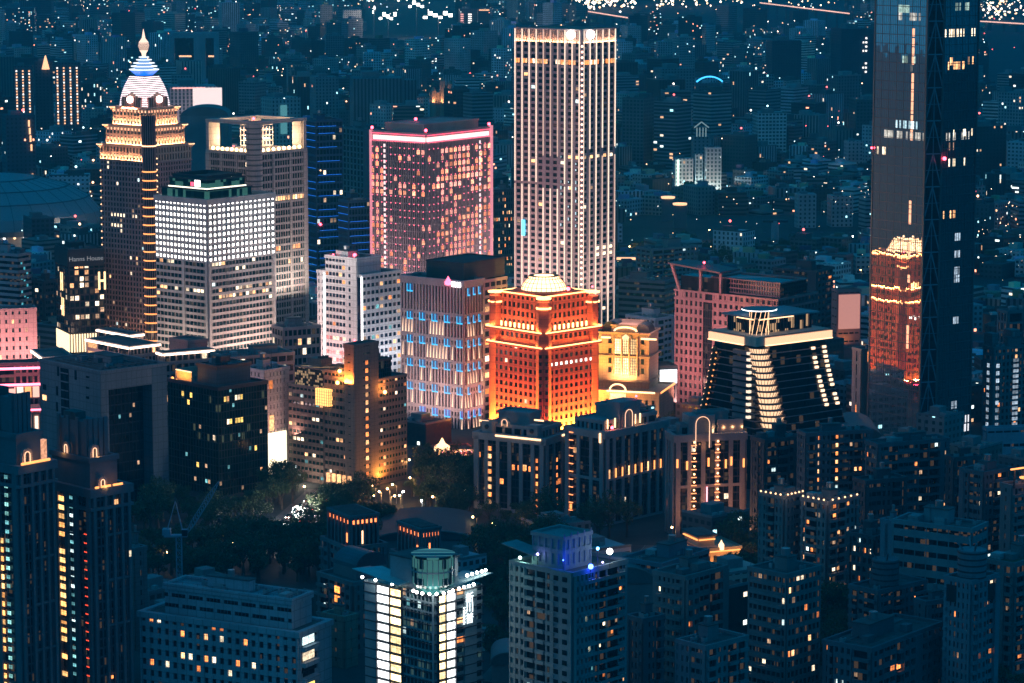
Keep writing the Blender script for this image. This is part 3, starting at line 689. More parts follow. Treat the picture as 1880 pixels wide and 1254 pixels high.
# ---- white towers with light strips
def white_block():
    b = B('office_tower', 'white office block with two vertical white light strips and a pink glow below', 'tower', 583, 664, 735, 508, 1560, 48, land='the white strip block')
    st = wallm('white_panel', (.60, .58, .58), joint=(2.4, 3.6)); gl = glassm('glass_wb', (.015, .02, .045), .12, 1.8, 3.7, glow=.04, frac=.15)
    hi = b.z(478)
    yA = b.u(602, side='L'); core = b.vol(-1.5, 2, b.wr * .55, yA, 0, hi); v = b.vol()
    mb = MB(); v.core(mb, gl); core.core(mb, gl); b.put('glazing', mb); mb = MB(); NF = int(b.h / 3.75)
    v.grid(mb, 'R', NF, 9, .9, .5, .35, st); v.grid(mb, 'E', NF, 9, .9, .5, .35, st); v.grid(mb, 'L', NF, 1, 0, .5, .35, st, u0=yA, pier=False); v.grid(mb, 'L', 1, 3, 1.6, 0, .42, st, span=False, u0=yA); v.grid(mb, 'N', NF, 10, .9, .5, .35, st)
    NC = int(hi / 3.75); wc = core.w('L'); core.grid(mb, 'L', NC, 6, .4, .48, .35, st, u0=wc * .36, u1=wc)
    core.fb(mb, 'L', 0, wc * .36, 0, hi, -.1, .45, st); core.fb(mb, 'R', 0, core.w('R'), b.h, hi, -.1, .3, st); core.ring(mb, hi - .5, hi + 1.2, .5, 1, st); v.ring(mb, b.h - .6, b.h + 1.0, .5, 1, st)
    b.put('cladding', mb)
    mb = MB(); mb.box(.2, .2, b.h, b.wr - .2, b.wl - .2, b.h + .2, ROOF); mb.box(-1.2, 2.3, hi, b.wr * .55 - .3, yA - .3, hi + .3, ROOF); b.put('roof', mb)
    for k in range(NC - 1):
        if k % 1 == 0: b.win(core, 'L', wc * .22, (k + .75) * hi / NC, 1.3, 1.8, gl, .5, 'stair_window')
    for yy in (yA + .8, -1.2):
        mb = MB(); mb.bar((-2.1 if yy > 0 else -1.2, yy, 0), (-2.1 if yy > 0 else -1.2, yy, b.h), .75, glowm('led_white', (1, .95, .95), 3.2)); b.put('light_strip', mb)
    core.lit('L', NC, 6, .5, .5, frac=.10, mats=[W_OR, W_WA, W_DIM], u0=wc * .36, u1=wc); v.lit('R', NF, 9, 1.1, .5, frac=.16, mats=[W_OR, W_WA, W_DIM, W_TE])
    for q in (17, 15, 14, 12): core.lit('L', NC, 6, .3, .5, [(i, NC - q) for i in range(6)], mats=[roomm('room_pink', (1, .25, .25), 1.2), W_CR], u0=wc * .36, u1=wc)
    b.beacon(3, 8, hi, 1.0); b.beacon(0, b.wl - 12, hi, .5)
    roof_kit(b, core, 2, st, n=4)
    area(b.root, (-14, b.wl * .5, 8), 6, 40, 13000, (1, .60, .58), (PI, R(18), 0)); area(b.root, (b.wr * .5, -18, 8), 6, 30, 13000, (.88, .88, .96), (PI - R(18), 0, PI / 2))
    area(b.root, (-40, b.wl * .5, 70), 10, 30, 13000, (1, .88, .84), (0, R(-90), 0))
    b.done()
white_block()

# ---- hotel with blue lit windows and flame shaped glow wedges for the wall uplight
def blue_hotel():
    b = B('hotel_tower', 'mauve stone tower with paired bright blue windows and flame shaped uplight glows on its walls', 'tower', 737, 851, 945, 521, 1440, 53, land='the blue window tower')
    st = wallm('hotel_stone', (.36, .32, .34)); gl = glassm('glass_hotel', (.02, .02, .03), .15, 1.2, 3.6, glow=.04, frac=.1); v = b.vol()
    wf = b.u(886); bb = b.vol(x1=wf); rest = b.vol(x0=wf + 3, y0=5, z1=b.h - 2)
    mb = MB(); bb.core(mb, gl); mb.box(wf, 5, 0, b.wr, b.wl, b.h - 2, gl); b.put('glazing', mb)
    z = [b.z(p) for p in (522, 540, 578, 622, 666, 709, 752, 795)]
    fhh = (z[2] - z[6]) / 4
    mb = MB(); NL, NR = 20, 7
    for s, n in (('L', NL), ('R', NR), ('N', 12)):
        bb.grid(mb, s, 1, n, .95, 0, .6, st, span=False)
        for k in range(8):
            zz = z[2] - (k - 1) * fhh if k else b.h
            for q in ((zz - 1.6, zz + .2), (zz - 4.6, zz - 3.6)) if k else ((b.h - 2.2, b.h + 1.2),): bb.fb(mb, s, .02, bb.w(s) - .02, q[0], q[1], -.1, .52, st)
    bb.ring(mb, b.h - .8, b.h + 1.4, .8, 1.6, st)
    rest.grid(mb, 'R', 17, 5, .8, .35, .4, st); rest.ring(mb, rest.z1 - .4, rest.z1 + 1.2, .4, 1, st); rest.grid(mb, 'E', 17, 8, .8, .35, .4, st)
    b.put('cladding', mb)
    blue = [glowm('win_blue', (0.0, .09, .32), .6, False), glowm('win_blue_deep', (0.0, .06, .50), .9, False)]
    sill = glowm('sill_blue', (.01, .50, .95), 1.5, False)
    wl_ = bb.w('L'); cw = wl_ / NL; cr = bb.w('R') / NR
    for row in range(-1, 6):
        zc = z[2] - row * fhh - 2.6 + (0 if row >= 0 else 2.0)
        mset = blue[1] if row > 3 else blue[0]
        for s, cc, cells in (('L', cw, [i for i in range(NL) if i % 4 in (0, 1)]), ('R', cr, [1, 3, 5])):
            for i in cells:
                if row == -1 and s == 'L' and i not in (16, 17): continue
                if row == 4 and s == 'L' and i > 13: continue
                if row == 5 and i not in (0, 3, 5, 9): continue
                if random.random() < .06: continue
                b.win(bb, s, (i + .5) * cc, zc, cc * .84, 3.5, mset, .66, 'window')
                m2 = MB(); bb.fb(m2, s, (i + .08) * cc, (i + .92) * cc, zc - 2.1, zc - 1.5, .6, .85, sill); q_ = (.76, .92) if s == 'L' else (.08, .24); bb.fb(m2, s, (i + q_[0]) * cc, (i + q_[1]) * cc, zc - 1.5, zc + 1.7, .6, .8, sill); b.put('window_glow_frame', m2)
    flame = glowm('uplight_glow', (1, .62, .40), 1.6)  # glowing wedges shaped like cones of uplight on the stone, not fixtures
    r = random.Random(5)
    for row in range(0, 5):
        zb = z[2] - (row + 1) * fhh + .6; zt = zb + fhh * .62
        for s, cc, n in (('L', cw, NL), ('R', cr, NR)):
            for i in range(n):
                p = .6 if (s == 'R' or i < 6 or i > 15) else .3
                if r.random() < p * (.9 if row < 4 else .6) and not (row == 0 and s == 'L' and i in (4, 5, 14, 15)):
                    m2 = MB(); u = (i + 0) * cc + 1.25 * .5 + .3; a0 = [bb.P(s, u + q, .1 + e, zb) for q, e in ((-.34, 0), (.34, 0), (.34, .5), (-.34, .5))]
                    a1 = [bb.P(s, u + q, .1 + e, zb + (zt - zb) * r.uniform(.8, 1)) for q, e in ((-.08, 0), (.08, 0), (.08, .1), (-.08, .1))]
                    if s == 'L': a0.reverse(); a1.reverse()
                    m2.loft([a0, a1], flame); b.put('wall_glow', m2)
    # penthouse, sign
    ph = b.vol(b.wr * .15, b.wl * .12, b.wr * .95, b.wl * .72, b.h, b.z(488)); mb = MB(); ph.core(mb, wallm('pent_dark', (.05, .055, .06), joint=(1.5, 2.2))); ph.ring(mb, ph.z1 - .3, ph.z1 + .4, .3, .6, DM); b.put('penthouse', mb)
    mb = MB(); mb.box(.6, .6, b.h, wf - .6, b.wl - .6, b.h + .25, ROOF); b.put('roof', mb)
    mb = MB(); p = bb.P('L', bb.w('L') * .22, 1.2, b.h + .2); mb.lathe(p[0], p[1], [(.3, p[2] - 1.6), (1.7, p[2] - 1.1), (1.9, p[2]), (1.1, p[2] + 1.2), (.6, p[2] + 2.0), (.1, p[2] + 3)], glowm('logo_red', (1, .12, .22), 4), 10); b.put('red_logo', mb)
    for k, w in enumerate((.8, .9, .7, .8, .9)):
        mb = MB(); u = bb.w('L') * .17 - k * 1.15; bb.fb(mb, 'L', u - w, u, b.h - 1.5, b.h + .3, .9, 1.1, glowm('sign_white', (1, .95, .95), 5)); 
        bb.fb(mb, 'L', u - w * .7, u - w * .3, b.h - 1.9, b.h + .7, 1.0, 1.15, glowm('sign_white', (1, .95, .95), 5)); b.put('sign_character', mb)
    rest.lit('R', 17, 5, .8, .35, [(0, k) for k in range(2, 16)] + [(1, k) for k in range(3, 14, 2)], mats=[W_WA, W_OR, W_CR])
    area(b.root, (-16, b.wl / 2, 6), 6, 40, 14000, (1, .6, .5), (PI, R(18), 0)); area(b.root, (wf / 2, -16, 6), 6, 16, 9000, (1, .42, .36), (PI - R(18), 0, PI / 2)); area(b.root, (-45, b.wl / 2, 40), 20, 30, 6000, (1, .78, .8), (0, R(-90), 0))
    b.done()
blue_hotel()

# ---- red tower with the glowing dome
def red_tower():
    b = B('domed_tower', 'red stone tower lit fiery orange from below with glowing ledges and a lit dome', 'tower', 899, 998, 1098, 640, 1390, 44, land='the red domed tower')
    st = wallm('red_stone', (.45, .11, .075), joint=(2.2, 3.4)); gl = glassm('glass_red', (.03, .02, .02), .15, 1.2, 3.4, glow=.06, frac=.15, gcol=(1, .7, .4)); v = b.vol()
    z1 = b.h; z2 = b.z(612); z3 = b.z(548)
    NF = int(z1 / 3.45)
    mb = MB(); v.core(mb, gl); up = b.vol(2.2, 2.2, b.wr - 2.2, b.wl - 2.2, z1, z2); up2 = b.vol(3.2, 3.2, b.wr - 3.2, b.wl - 3.2, z2, z3); up.core(mb, gl); up2.core(mb, gl); b.put('glazing', mb)
    mb = MB()
    for s in 'LREN': v.grid(mb, s, NF, 11, 1.35, .44, .45, st); up2.grid(mb, s, 4, 10, 1.2, .4, .4, st); up.grid(mb, s, 1, 10, 1.2, .4, .4, st)
    b.put('cladding', mb)
    # chamfered corner piers
    mb = MB()
    for (cx, cy) in ((0, 0), (b.wr, 0), (0, b.wl), (b.wr, b.wl)):
        sx = 1 if cx == 0 else -1; sy = 1 if cy == 0 else -1
        pts = [(cx - sx * .6, cy + sy * 4.6), (cx - sx * 1.6, cy + sy * 1.6), (cx + sx * 1.6, cy - sy * 1.6), (cx + sx * 4.6, cy - sy * .6), (cx + sx * 4.6, cy + sy * 4.6)]
        if sx * sy > 0: pts = pts
        else: pts = pts[::-1]
        mb = MB(); mb.loft([[(x, y, 0) for x, y in pts], [(x, y, z3 - 2) for x, y in pts]], st); b.put('corner_pier', mb)
    mb = MB(); m3 = MB()
    for k in range(NF):
        for e in (-1, 1): mb.box(-.9 + e * 1.1 - .5, -.9 - e * 1.1 - .5, (k + .5) * 3.45, -.9 + e * 1.1 + .5, -.9 - e * 1.1 + .5, (k + .95) * 3.45, gl)
    b.put('pier_glazing', mb)
    # ledges and their light strips
    for z, d, hh, nm in ((z1, 1.4, 1.1, 0), (z2, 1.8, 1.3, 1), (z3, .6, .9, 2)):
        base = v if nm < 2 else up2
        mb = MB(); base.ring(mb, z - hh, z, d, 3.4, st); b.put('cornice', mb)
        for s in 'LREN':
            W_ = base.w(s); m2 = MB(); base.fb(m2, s, -.5, W_ * .42 if 0 else W_ + .5, z - .1, z + .45, d + .05, d + .35, glowm('ledge_fire', (1, .42, .14), 5)); b.put('ledge_light', m2)
            if s in 'LRE':
                rot = (PI, 0, 0) if s in 'LE' else (PI, 0, PI / 2)
                area(b.root, base.P(s, W_ / 2, d - .2, z + .5), .5, W_ * .95, (4500, 8500, 3500)[nm], (1, .36, .08), rot)
                area(b.root, base.P(s, W_ / 2, d + .8, z - .6), .4, W_ * .95, 700, (1, .36, .10), (0, 0, 0) if s in 'LE' else (0, 0, PI / 2))
    for s in 'LR':
        for k in range(10):
            m2 = MB(); up2.fb(m2, s, (k + .0) * up2.w(s) / 10 + .3, (k) * up2.w(s) / 10 + 1.3, z2 + .3, z2 + 2.6, .45, .8, glowm('uplight_y', (1, .55, .2), 5)); b.put('uplight', m2)
    for zc in (b.z(550), b.z(568)):      # little balconies at the front corner and side corners
        for (x, y, sg) in ((.5, .5, 1), (b.wr - 2, 2, 1), (2, b.wl - 2, 1)):
            m2 = MB(); a0 = [(x - 3.2, y + 1, zc), (x - 1.5, y - 2.2, zc), (x + 1.0 - 3 + 3, y - 3.2, zc), (x + 2, y - 1.6, zc)]
            m2.lathe(x, y, [(3.6, zc), (3.9, zc + .7)], glowm('ledge_fire', (1, .42, .14), 5), 8, PI / 8); b.put('balcony_light', m2)
    # floodlights at the base, drum and dome
    for s in 'LRE':
        rot = {'L': (PI, R(7), 0), 'R': (PI - R(7), 0, PI / 2), 'E': (PI, R(-7), 0)}[s]
        area(b.root, v.P(s, v.w(s) / 2, 1.9, b.z(797)), 1.0, v.w(s), 105000, (1, .56, .06), rot)
        area(b.root, v.P(s, v.w(s) / 2, 9, b.z(800)), 1.4, v.w(s), 27000, (1, .02, .05), {'L': (PI, R(10), 0), 'R': (PI - R(10), 0, PI / 2), 'E': (PI, R(-10), 0)}[s])
    cx, cy = b.wr / 2, b.wl / 2; zd = b.z(531, cx, cy); za = b.z(517, cx, cy); zt = b.z(506, cx, cy)
    mb = MB(); r = 10.9
    mb.lathe(cx, cy, [(r * 1.35, z3 - .5), (r * 1.35, z3 + .8), (r * 1.15, z3 + 1), (r * 1.1, zd)], st, 24); 
    for k in range(24): mb.bar((cx + r * 1.14 * cos(k * PI / 12), cy + r * 1.14 * sin(k * PI / 12), z3 + .8), (cx + r * 1.14 * cos(k * PI / 12), cy + r * 1.14 * sin(k * PI / 12), zd), .5, st)
    b.put('drum', mb)
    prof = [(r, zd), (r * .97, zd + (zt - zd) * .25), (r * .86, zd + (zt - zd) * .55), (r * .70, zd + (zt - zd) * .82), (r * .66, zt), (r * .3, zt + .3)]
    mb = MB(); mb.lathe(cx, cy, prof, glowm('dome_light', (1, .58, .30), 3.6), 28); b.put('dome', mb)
    mb = MB()
    for k in range(28):
        a = 2 * PI * k / 28
        for (r0, za_), (r1, zb_) in zip(prof[:4], prof[1:5]): mb.bar((cx + (r0 + .1) * cos(a), cy + (r0 + .1) * sin(a), za_), (cx + (r1 + .1) * cos(a), cy + (r1 + .1) * sin(a), zb_), .2, wallm('dome_rib', (.3, .12, .05)))
    for (r0, za_) in prof[:5]: mb.lathe(cx, cy, [(r0 + .15, za_), (r0 + .15, za_ + .18)], wallm('dome_rib', (.3, .12, .05)), 28)
    b.put('dome_rib', mb)
    v.lit('R', NF, 11, 1.4, .5, [(i, NF - 3) for i in range(1, 11)], mats=[roomm('room_bright', (1, .9, .8), 2.2)], shrink=.8)
    v.lit('L', NF, 11, 1.4, .5, frac=.02, mats=[W_CR]); b.beacon(cx, 2, z3 + 1, .9); b.beacon(b.wr - 2, 2, z3 + 1, .5)
    b.done()
red_tower()

# ---- beige classical building behind the red tower
def classical():
    b = B('classical_building', 'beige classical stone building with a lit arched window bay and curved dark roofs', 'building', 1099, 1192, 1209, 612, 1450, 74, land='the classical building')
    st = wallm('sand_stone', (.46, .34, .24), joint=(1.8, 1.6)); v = b.vol(); mb = MB(); v.core(mb, st)
    for z in (b.h, b.z(655), b.z(700)): v.ring(mb, z - .8, z, .9, 1.5, st)
    b.put('wall', mb)
    W_ = v.w('L')
    def U(px): return b.u(px, side='L')
    for px in (1120, 1180):
        for py in (628, 647, 665, 682):
            m2 = MB(); v.fb(m2, 'L', U(px) - .8, U(px) + .8, b.z(py + 5), b.z(py - 5), .02, .12, G_D); v.fb(m2, 'L', U(px) - 1.1, U(px) + 1.1, b.z(py + 6), b.z(py + 5), .02, .4, st); b.put('window', m2)
    for px, w in ((1135, 13), (1149, 10), (1164, 13)):
        for (p0, p1) in ((624, 652), (659, 690)):
            m2 = MB(); u0, u1 = U(px + w / 2), U(px - w / 2); v.fb(m2, 'L', u0, u1, b.z(p1), b.z(p0), .02, .15, roomm('hall_glow', (1, .62, .28), 2.2)); 
            for k in range(4): v.fb(m2, 'L', u0 + (u1 - u0) * k / 3 - .15, u0 + (u1 - u0) * k / 3 + .15, b.z(p1), b.z(p0), .15, .3, DM)
            for k in range(7): v.fb(m2, 'L', u0, u1, b.z(p1) + (b.z(p0) - b.z(p1)) * k / 6 - .1, b.z(p1) + (b.z(p0) - b.z(p1)) * k / 6 + .1, .15, .28, DM)
            b.put('hall_window', m2)
    # arch over the middle bay
    m2 = MB(); uc = U(1149); zc = b.z(624); n = 12; R0, R1 = 2.0, 2.9
    for k in range(n):
        a0, a1 = PI * k / n, PI * (k + 1) / n
        m2.bar(v.P('L', uc + R1 * cos(a0), .5, zc + R1 * sin(a0)), v.P('L', uc + R1 * cos(a1), .5, zc + R1 * sin(a1)), .6, st)
    m2.lathe(*v.P('L', uc, .0, 0)[:2], [(R0, zc), (R0 * .9, zc + 1), (.3, zc + 2.2)], roomm('hall_glow', (1, .62, .28), 2.2), 10); b.put('arch', m2)
    for px in (1128, 1142, 1156, 1171):
        m2 = MB(); p = v.P('L', U(px), .7, 0); m2.cyl(p[0], p[1], b.z(692), b.z(622), .55, st, 10); b.put('column', m2)
    # pediment light and curved roofs
    m2 = MB(); zt = b.h
    for k in range(14):
        a0, a1 = PI * k / 14, PI * (k + 1) / 14
        m2.bar(v.P('L', U(1149) + 5.6 * cos(a0), .7, zt + .6 + 2.0 * sin(a0)), v.P('L', U(1149) + 5.6 * cos(a1), .7, zt + .6 + 2.0 * sin(a1)), .8, LS_WARM)
    b.put('pediment_light', m2)
    roofm = wallm('zinc_roof', (.06, .07, .08), .4, .4)
    for px, w, dz in ((1120, 17, 5.0), (1178, 14, 4.2)):
        m2 = MB(); uc = U(px); hw = abs(U(px - w) - uc); rg = []
        n = 10
        ring0 = []; 
        p0 = [v.P('L', uc + hw * cos(PI * k / n), -1.0, zt + dz * sin(PI * k / n)) for k in range(n + 1)]
        p1 = [v.P('L', uc + hw * cos(PI * k / n), -12.0, zt + dz * sin(PI * k / n)) for k in range(n + 1)]
        m2.loft([p0, p1], roofm); b.put('curved_roof', m2)
    mid = b.vol(.5, W_ * .25, b.wr, W_ * .75, b.h, b.h + 3.4); m2 = MB(); mid.core(m2, st); mid.ring(m2, mid.z1 - .4, mid.z1 + .3, .4, .8, st); b.put('attic', m2)
    m2 = MB()
    for px in (1113, 1186, 1197): v.fb(m2, 'L', U(px) - 2.4, U(px) + 2.4, b.z(624), b.z(621), .3, .8, LS_WARM)
    b.put('ledge_light', m2)
    for s, pos, sz, rot in (('L', (-6, W_ / 2, b.z(716)), W_, (PI, R(8), 0)), ('L', (-5, W_ * .5, b.z(700)), W_ * .4, (PI, R(10), 0)), ('R', (b.wr / 2, -5, b.z(720)), b.wr, (PI - R(8), 0, PI / 2))):
        area(b.root, pos, 1, sz, 9500, (1, .48, .18), rot)
    # podium with its own small lit pediment
    pd = b.vol(-12, -8, b.wr, W_ + 4, 0, b.z(722, -12)); m2 = MB(); pd.core(m2, st); pd.ring(m2, pd.z1 - .5, pd.z1 + .8, .6, 1.2, st); b.put('podium', m2)
    m2 = MB(); pd.fb(m2, 'L', 2, pd.w('L') * .7, pd.z1 + .1, pd.z1 + .9, .6, 1.0, LS_WARM); pd.fb(m2, 'R', .5, pd.w('R') - 1, pd.z1 + .1, pd.z1 + .9, .6, 1.0, LS_OR); b.put('podium_light', m2)
    m2 = MB(); 
    for k in range(10):
        a0, a1 = PI * k / 10, PI * (k + 1) / 10
        m2.bar(pd.P('L', pd.w('L') * .55 + 4 * cos(a0), .4, pd.z1 + 1 + 3 * sin(a0)), pd.P('L', pd.w('L') * .55 + 4 * cos(a1), .4, pd.z1 + 1 + 3 * sin(a1)), .7, LS_WARM)
    pd.fb(m2, 'L', pd.w('L') * .55 - 4, pd.w('L') * .55 + 4, pd.z1 - 4, pd.z1 + 1, .1, .4, roomm('hall_glow', (1, .62, .28), 2.2)); b.put('entrance_bay', m2)
    for k in range(8): b.win(pd, 'L', 3 + k * 3.3, pd.z1 - 5, 1.3, 3.0, G_D, .05, 'podium_window')
    area(b.root, pd.P('L', pd.w('L') / 2, 4, pd.z1 - 16), 1, pd.w('L'), 8000, (1, .5, .25), (PI, R(8), 0))
    b.done()
classical()

# ---- pink office block with canopy
def pink_office():
    b = B('office_block', 'wide pink stone office block with punched windows under a slanting roof canopy', 'office', 1240, 1428, 1500, 553, 1470, 51, land='the pink stone office')
    st = wallm('pink_stone', (.40, .22, .22)); gl = glassm('glass_pk', (.02, .02, .03), .12, 2.0, 3.6, glow=.05, frac=.06); v = b.vol()
    mb = MB(); v.core(mb, gl); b.put('glazing', mb); mb = MB(); W_ = v.w('L'); NF = int(b.h / 4.0)
    u1 = b.u(1292, side='L'); u2 = b.u(1309, side='L')
    v.grid(mb, 'L', NF, 6, 1.5, .42, .5, st, u0=u1); v.grid(mb, 'L', NF, 12, 1.6, .5, .5, st, u1=u2); v.grid(mb, 'L', NF, 4, .2, .15, .2, DM, u0=u2, u1=u1); v.grid(mb, 'R', NF, 12, 1.6, .5, .5, wallm('dark_stone', (.10, .10, .11)))
    v.ring(mb, b.h - 4.2, b.h - 3.0, .6, 1.2, st); v.ring(mb, b.h, b.h + 1, .6, 1.4, st); b.put('cladding', mb)
    for k in range(9):
        m2 = MB(); v.fb(m2, 'L', W_ * (k + .3) / 9.0, W_ * (k + .3) / 9 + 1.2, b.h - 3.0, b.h, -.1, .5, st); b.put('attic_column', m2)
    up = b.vol(5, 2, b.wr * .8, W_ * .68, b.h + 1, b.z(522, 5)); m2 = MB(); up.core(m2, gl); up.grid(m2, 'L', 3, 26, .3, .3, .4, st); up.grid(m2, 'R', 3, 16, .3, .3, .4, DM); up.ring(m2, up.z1, up.z1 + .6, .8, 2, st); b.put('upper_floors', m2)
    # canopy: slanting blade on raking posts above the far corner
    m2 = MB(); y0, y1 = W_ * .52, W_ + 2; zc0, zc1 = b.z(519, 2, y0), b.z(484, -2, y1)
    a0 = [(-4, y0, zc1 - 2.5), (14, y0, zc1 - 2.5), (14, y1, zc1), (-4, y1, zc1)]
    m2.loft([a0, [(x, y, z + .9) for x, y, z in a0]], wallm('canopy', (.2, .12, .12), .5)); b.put('canopy', m2)
    for y, lean in ((y1 - 3, 2), (y0 + (y1 - y0) * .45, 0), (y0 + 2, 0)):
        m2 = MB(); m2.bar((0, y - lean, b.h), (-2 if lean else 0, y + lean, zc1 - (0 if lean else 1.5)), 1.2, st); b.put('canopy_post', m2)
    m2 = MB(); m2.box(2, y0, b.h + .2, 12, y1 - 4, b.h + 8, gl); b.put('canopy_room', m2)
    b.beacon(3, y0 + (y1 - y0) * .45, zc1, .6)
    v.lit('L', NF, 12, 1.8, .5, frac=.015, mats=MIX_OFF, u1=u2); v.lit('L', NF, 5, 2.4, .5, frac=.03, mats=[W_DIM, W_TE], u0=u1)
    area(b.root, (-30, W_ * .62, 8), 6, 70, 45000, (1, .40, .34), (PI, R(25), 0)); area(b.root, (-60, W_ * .7, 60), 20, 40, 15000, (1, .5, .46), (0, R(-90), 0))
    b.done()
pink_office()

# ---- black tapering glass hotel with cascading light tiers
def black_glass():
    b = B('glass_building', 'black tapering glass building with cascading lit tiers down its middle and cream lit cornices', 'building', 1312, 1388, 1515, 640, 1290, 38, land='the black cascade building')
    gl = glassm('glass_jet', (.006, .012, .014), .1, 2.4, 3.4, glow=.05, frac=.06, wob=.2); fin = wallm('fin_grey', (.22, .23, .24), .5, .2)
    wr, wl, h = b.wr, b.wl, b.h; z0 = b.z(800)
    # flaring body, floor by floor
    NF = 12; mb = MB(); fb = MB(); lights = []
    def rect(z):
        f = max(0, (h - z) / (h - z0)); e = f ** 1.3
        return (-1.5 * e, -1.5 * e, wr + 12 * e, wl + 9 * e)
    for k in range(NF):
        za = z0 + (h - z0) * k / NF; zb = z0 + (h - z0) * (k + 1) / NF
        r0, r1 = rect(za), rect(zb)
        def q(r, z, g=0): return [(r[0] - g, r[1] - g, z), (r[2] + g, r[1] - g, z), (r[2] + g, r[3] + g, z), (r[0] - g, r[3] + g, z)]
        mb.loft([q(r0, za), q(r1, zb)], gl); fb.loft([q(r0, za, .5), q(r0, za + .35, .5)], fin)
    mb.box(0, 0, 0, wr, wl, z0 - .05, gl); b.put('glazing', mb); b.put('floor_fin', fb)
    # middle cascade at the front corner
    tier = glowm('tier_cream', (1, .60, .34), 1.4); und = wallm('tier_soffit', (.42, .34, .27))
    N = 13
    for k in range(N):
        z = b.z(640 + 11.4 * k); f = k / N; r_ = 4.6 + 2.0 * f
        cx = 2.6 + 6.0 * f; cy = 1.0 - 3.2 * f
        m2 = MB(); m2.lathe(cx, cy, [(r_ * .80, z - 2.0), (r_ * .86, z - 1.3), (r_, z)], tier, 24); m2.lathe(cx, cy, [(r_ + .25, z), (r_ + .25, z + .35)], DM, 24); m2.lathe(cx, cy, [(r_ - .5, z - 2.7), (r_ - .5, z - 2.0)], und, 24)
        for q in range(22): a_ = 2 * PI * q / 22; m2.bar((cx + r_ * .82 * cos(a_), cy + r_ * .82 * sin(a_), z - 1.9), (cx + (r_ + .04) * cos(a_), cy + (r_ + .04) * sin(a_), z), .22, und)
        b.put('light_tier', m2)
    # short lit fins beside the cascade
    cream = glowm('fin_tip', (1, .76, .56), 1.3)
    for k in range(11):
        z = b.z(650 + 11.6 * k); r0 = rect(z)
        m2 = MB(); m2.box(r0[0] - 1.8, r0[1] + 3, z - .9, r0[0] - .3, r0[1] + 13, z + .9, fin); b.put('balcony_fin', m2)
        m2 = MB(); m2.box(r0[0] - 1.85, r0[1] + 2.2 , z - .6, r0[0] - .4, r0[1] + 4.0, z + .6, cream); b.put('fin_light', m2)
    # dotted edge lights on the right slope
    for k in range(13):
        z = b.z(652 + 9.0 * k); r0 = rect(z)
        for q_ in (0, 1):
            if random.random() < .93:
                m2 = MB(); x = r0[2] - 1.5 - q_ * 7.0 + (.3 if q_ else 0); m2.box(x - 1.0, r0[1] - 1.0, z - .55, x + .8, r0[1] - .2, z + .55, glowm('edge_cream', (1, .66, .42), 2.0)); b.put('edge_light', m2)
    for k in range(12):   # planters with warm bulbs on the far edge
        z = b.z(655 + 11 * k); r0 = rect(z); m2 = MB(); m2.ball(r0[0] - .6, r0[3] - 1.5, z, 1.6, wallm('planter_leaf', (.02, .04, .02)), 7); m2.ball(r0[0] - 1.4, r0[3] - 1.0, z + .8, .45, LS_WARM, 6); m2.ball(r0[0] - 1.2, r0[3] - 3.0, z - 1.0, .35, LS_OR, 6); b.put('planter', m2)
    # cornices
    c = b.vol(-1.5, -1.5, wr + 2, wl + 1.5, h + 1.0, h + 5.2); m2 = MB(); c.core(m2, wallm('cornice_cream', (.6, .5, .4))); b.put('cornice', m2)
    for s, u0, u1 in (('L', c.w('L') * .25, c.w('L') + .4), ('R', c.w('R') * .12, c.w('R') + .4)):
        m2 = MB(); c.fb(m2, s, u0, u1, h + 1.3, h + 4.4, .05, .5, glowm('cornice_light', (1, .54, .30), 1.35)); b.put('cornice_light', m2)
        m2 = MB(); c.fb(m2, s, u0, u1, h + .9, h + 1.3, .05, .9, LS_WARM); c.fb(m2, s, u0, u1, h + 4.9, h + 5.3, .05, .8, fin); b.put('cornice_strip', m2)
    roofz = b.z(603)
    p = b.vol(5, 6, wr - 3, wl - 3, h + 5.2, b.z(583, 8, 8)); m2 = MB(); p.core(m2, glassm('lounge_glass', (.01, .02, .03), .1, 1.8, 3, glow=.5, frac=.2, gcol=(1, .6, .3))); p.grid(m2, 'L', 1, 14, .25, 0, .3, DM, span=False); p.grid(m2, 'R', 1, 18, .25, 0, .3, DM, span=False); b.put('lounge', m2)
    m2 = MB(); q = b.vol(3, 3, wr - 1, wl - 1, p.z1, p.z1 + .7); q.core(m2, wallm('roof_white', (.3, .32, .34))); b.put('roof', m2)
    m2 = MB(); q.fb(m2, 'R', 2, q.w('R') * .6, p.z1 - .6, p.z1 - .2, -1, -.6, LS_WARM); q.fb(m2, 'L', 3, q.w('L') * .6, p.z1 - .6, p.z1 - .2, -1, -.6, LS_WARM); b.put('eaves_light', m2)
    cx, cy = wr * .16, wl * .2; zt = b.z(570, cx, cy)
    m2 = MB(); m2.cyl(cx, cy, q.z1, zt, 4.2, G_D, 18); 
    for k in range(12): m2.bar((cx + 4.3 * cos(k * PI / 6), cy + 4.3 * sin(k * PI / 6), h + 5), (cx + 4.3 * cos(k * PI / 6 + .5), cy + 4.3 * sin(k * PI / 6 + .5), zt), .12, LS_WARM)
    b.put('crown_drum', m2)
    m2 = MB(); m2.lathe(cx, cy, [(4, zt), (7.6, zt + .5), (7.6, zt + .9)], wallm('roof_white', (.3, .32, .34)), 28); m2.lathe(cx, cy, [(7.7, zt + .45), (7.75, zt + .75)], LS_W, 28); b.put('disk_roof', m2)
    b.done()
black_glass()

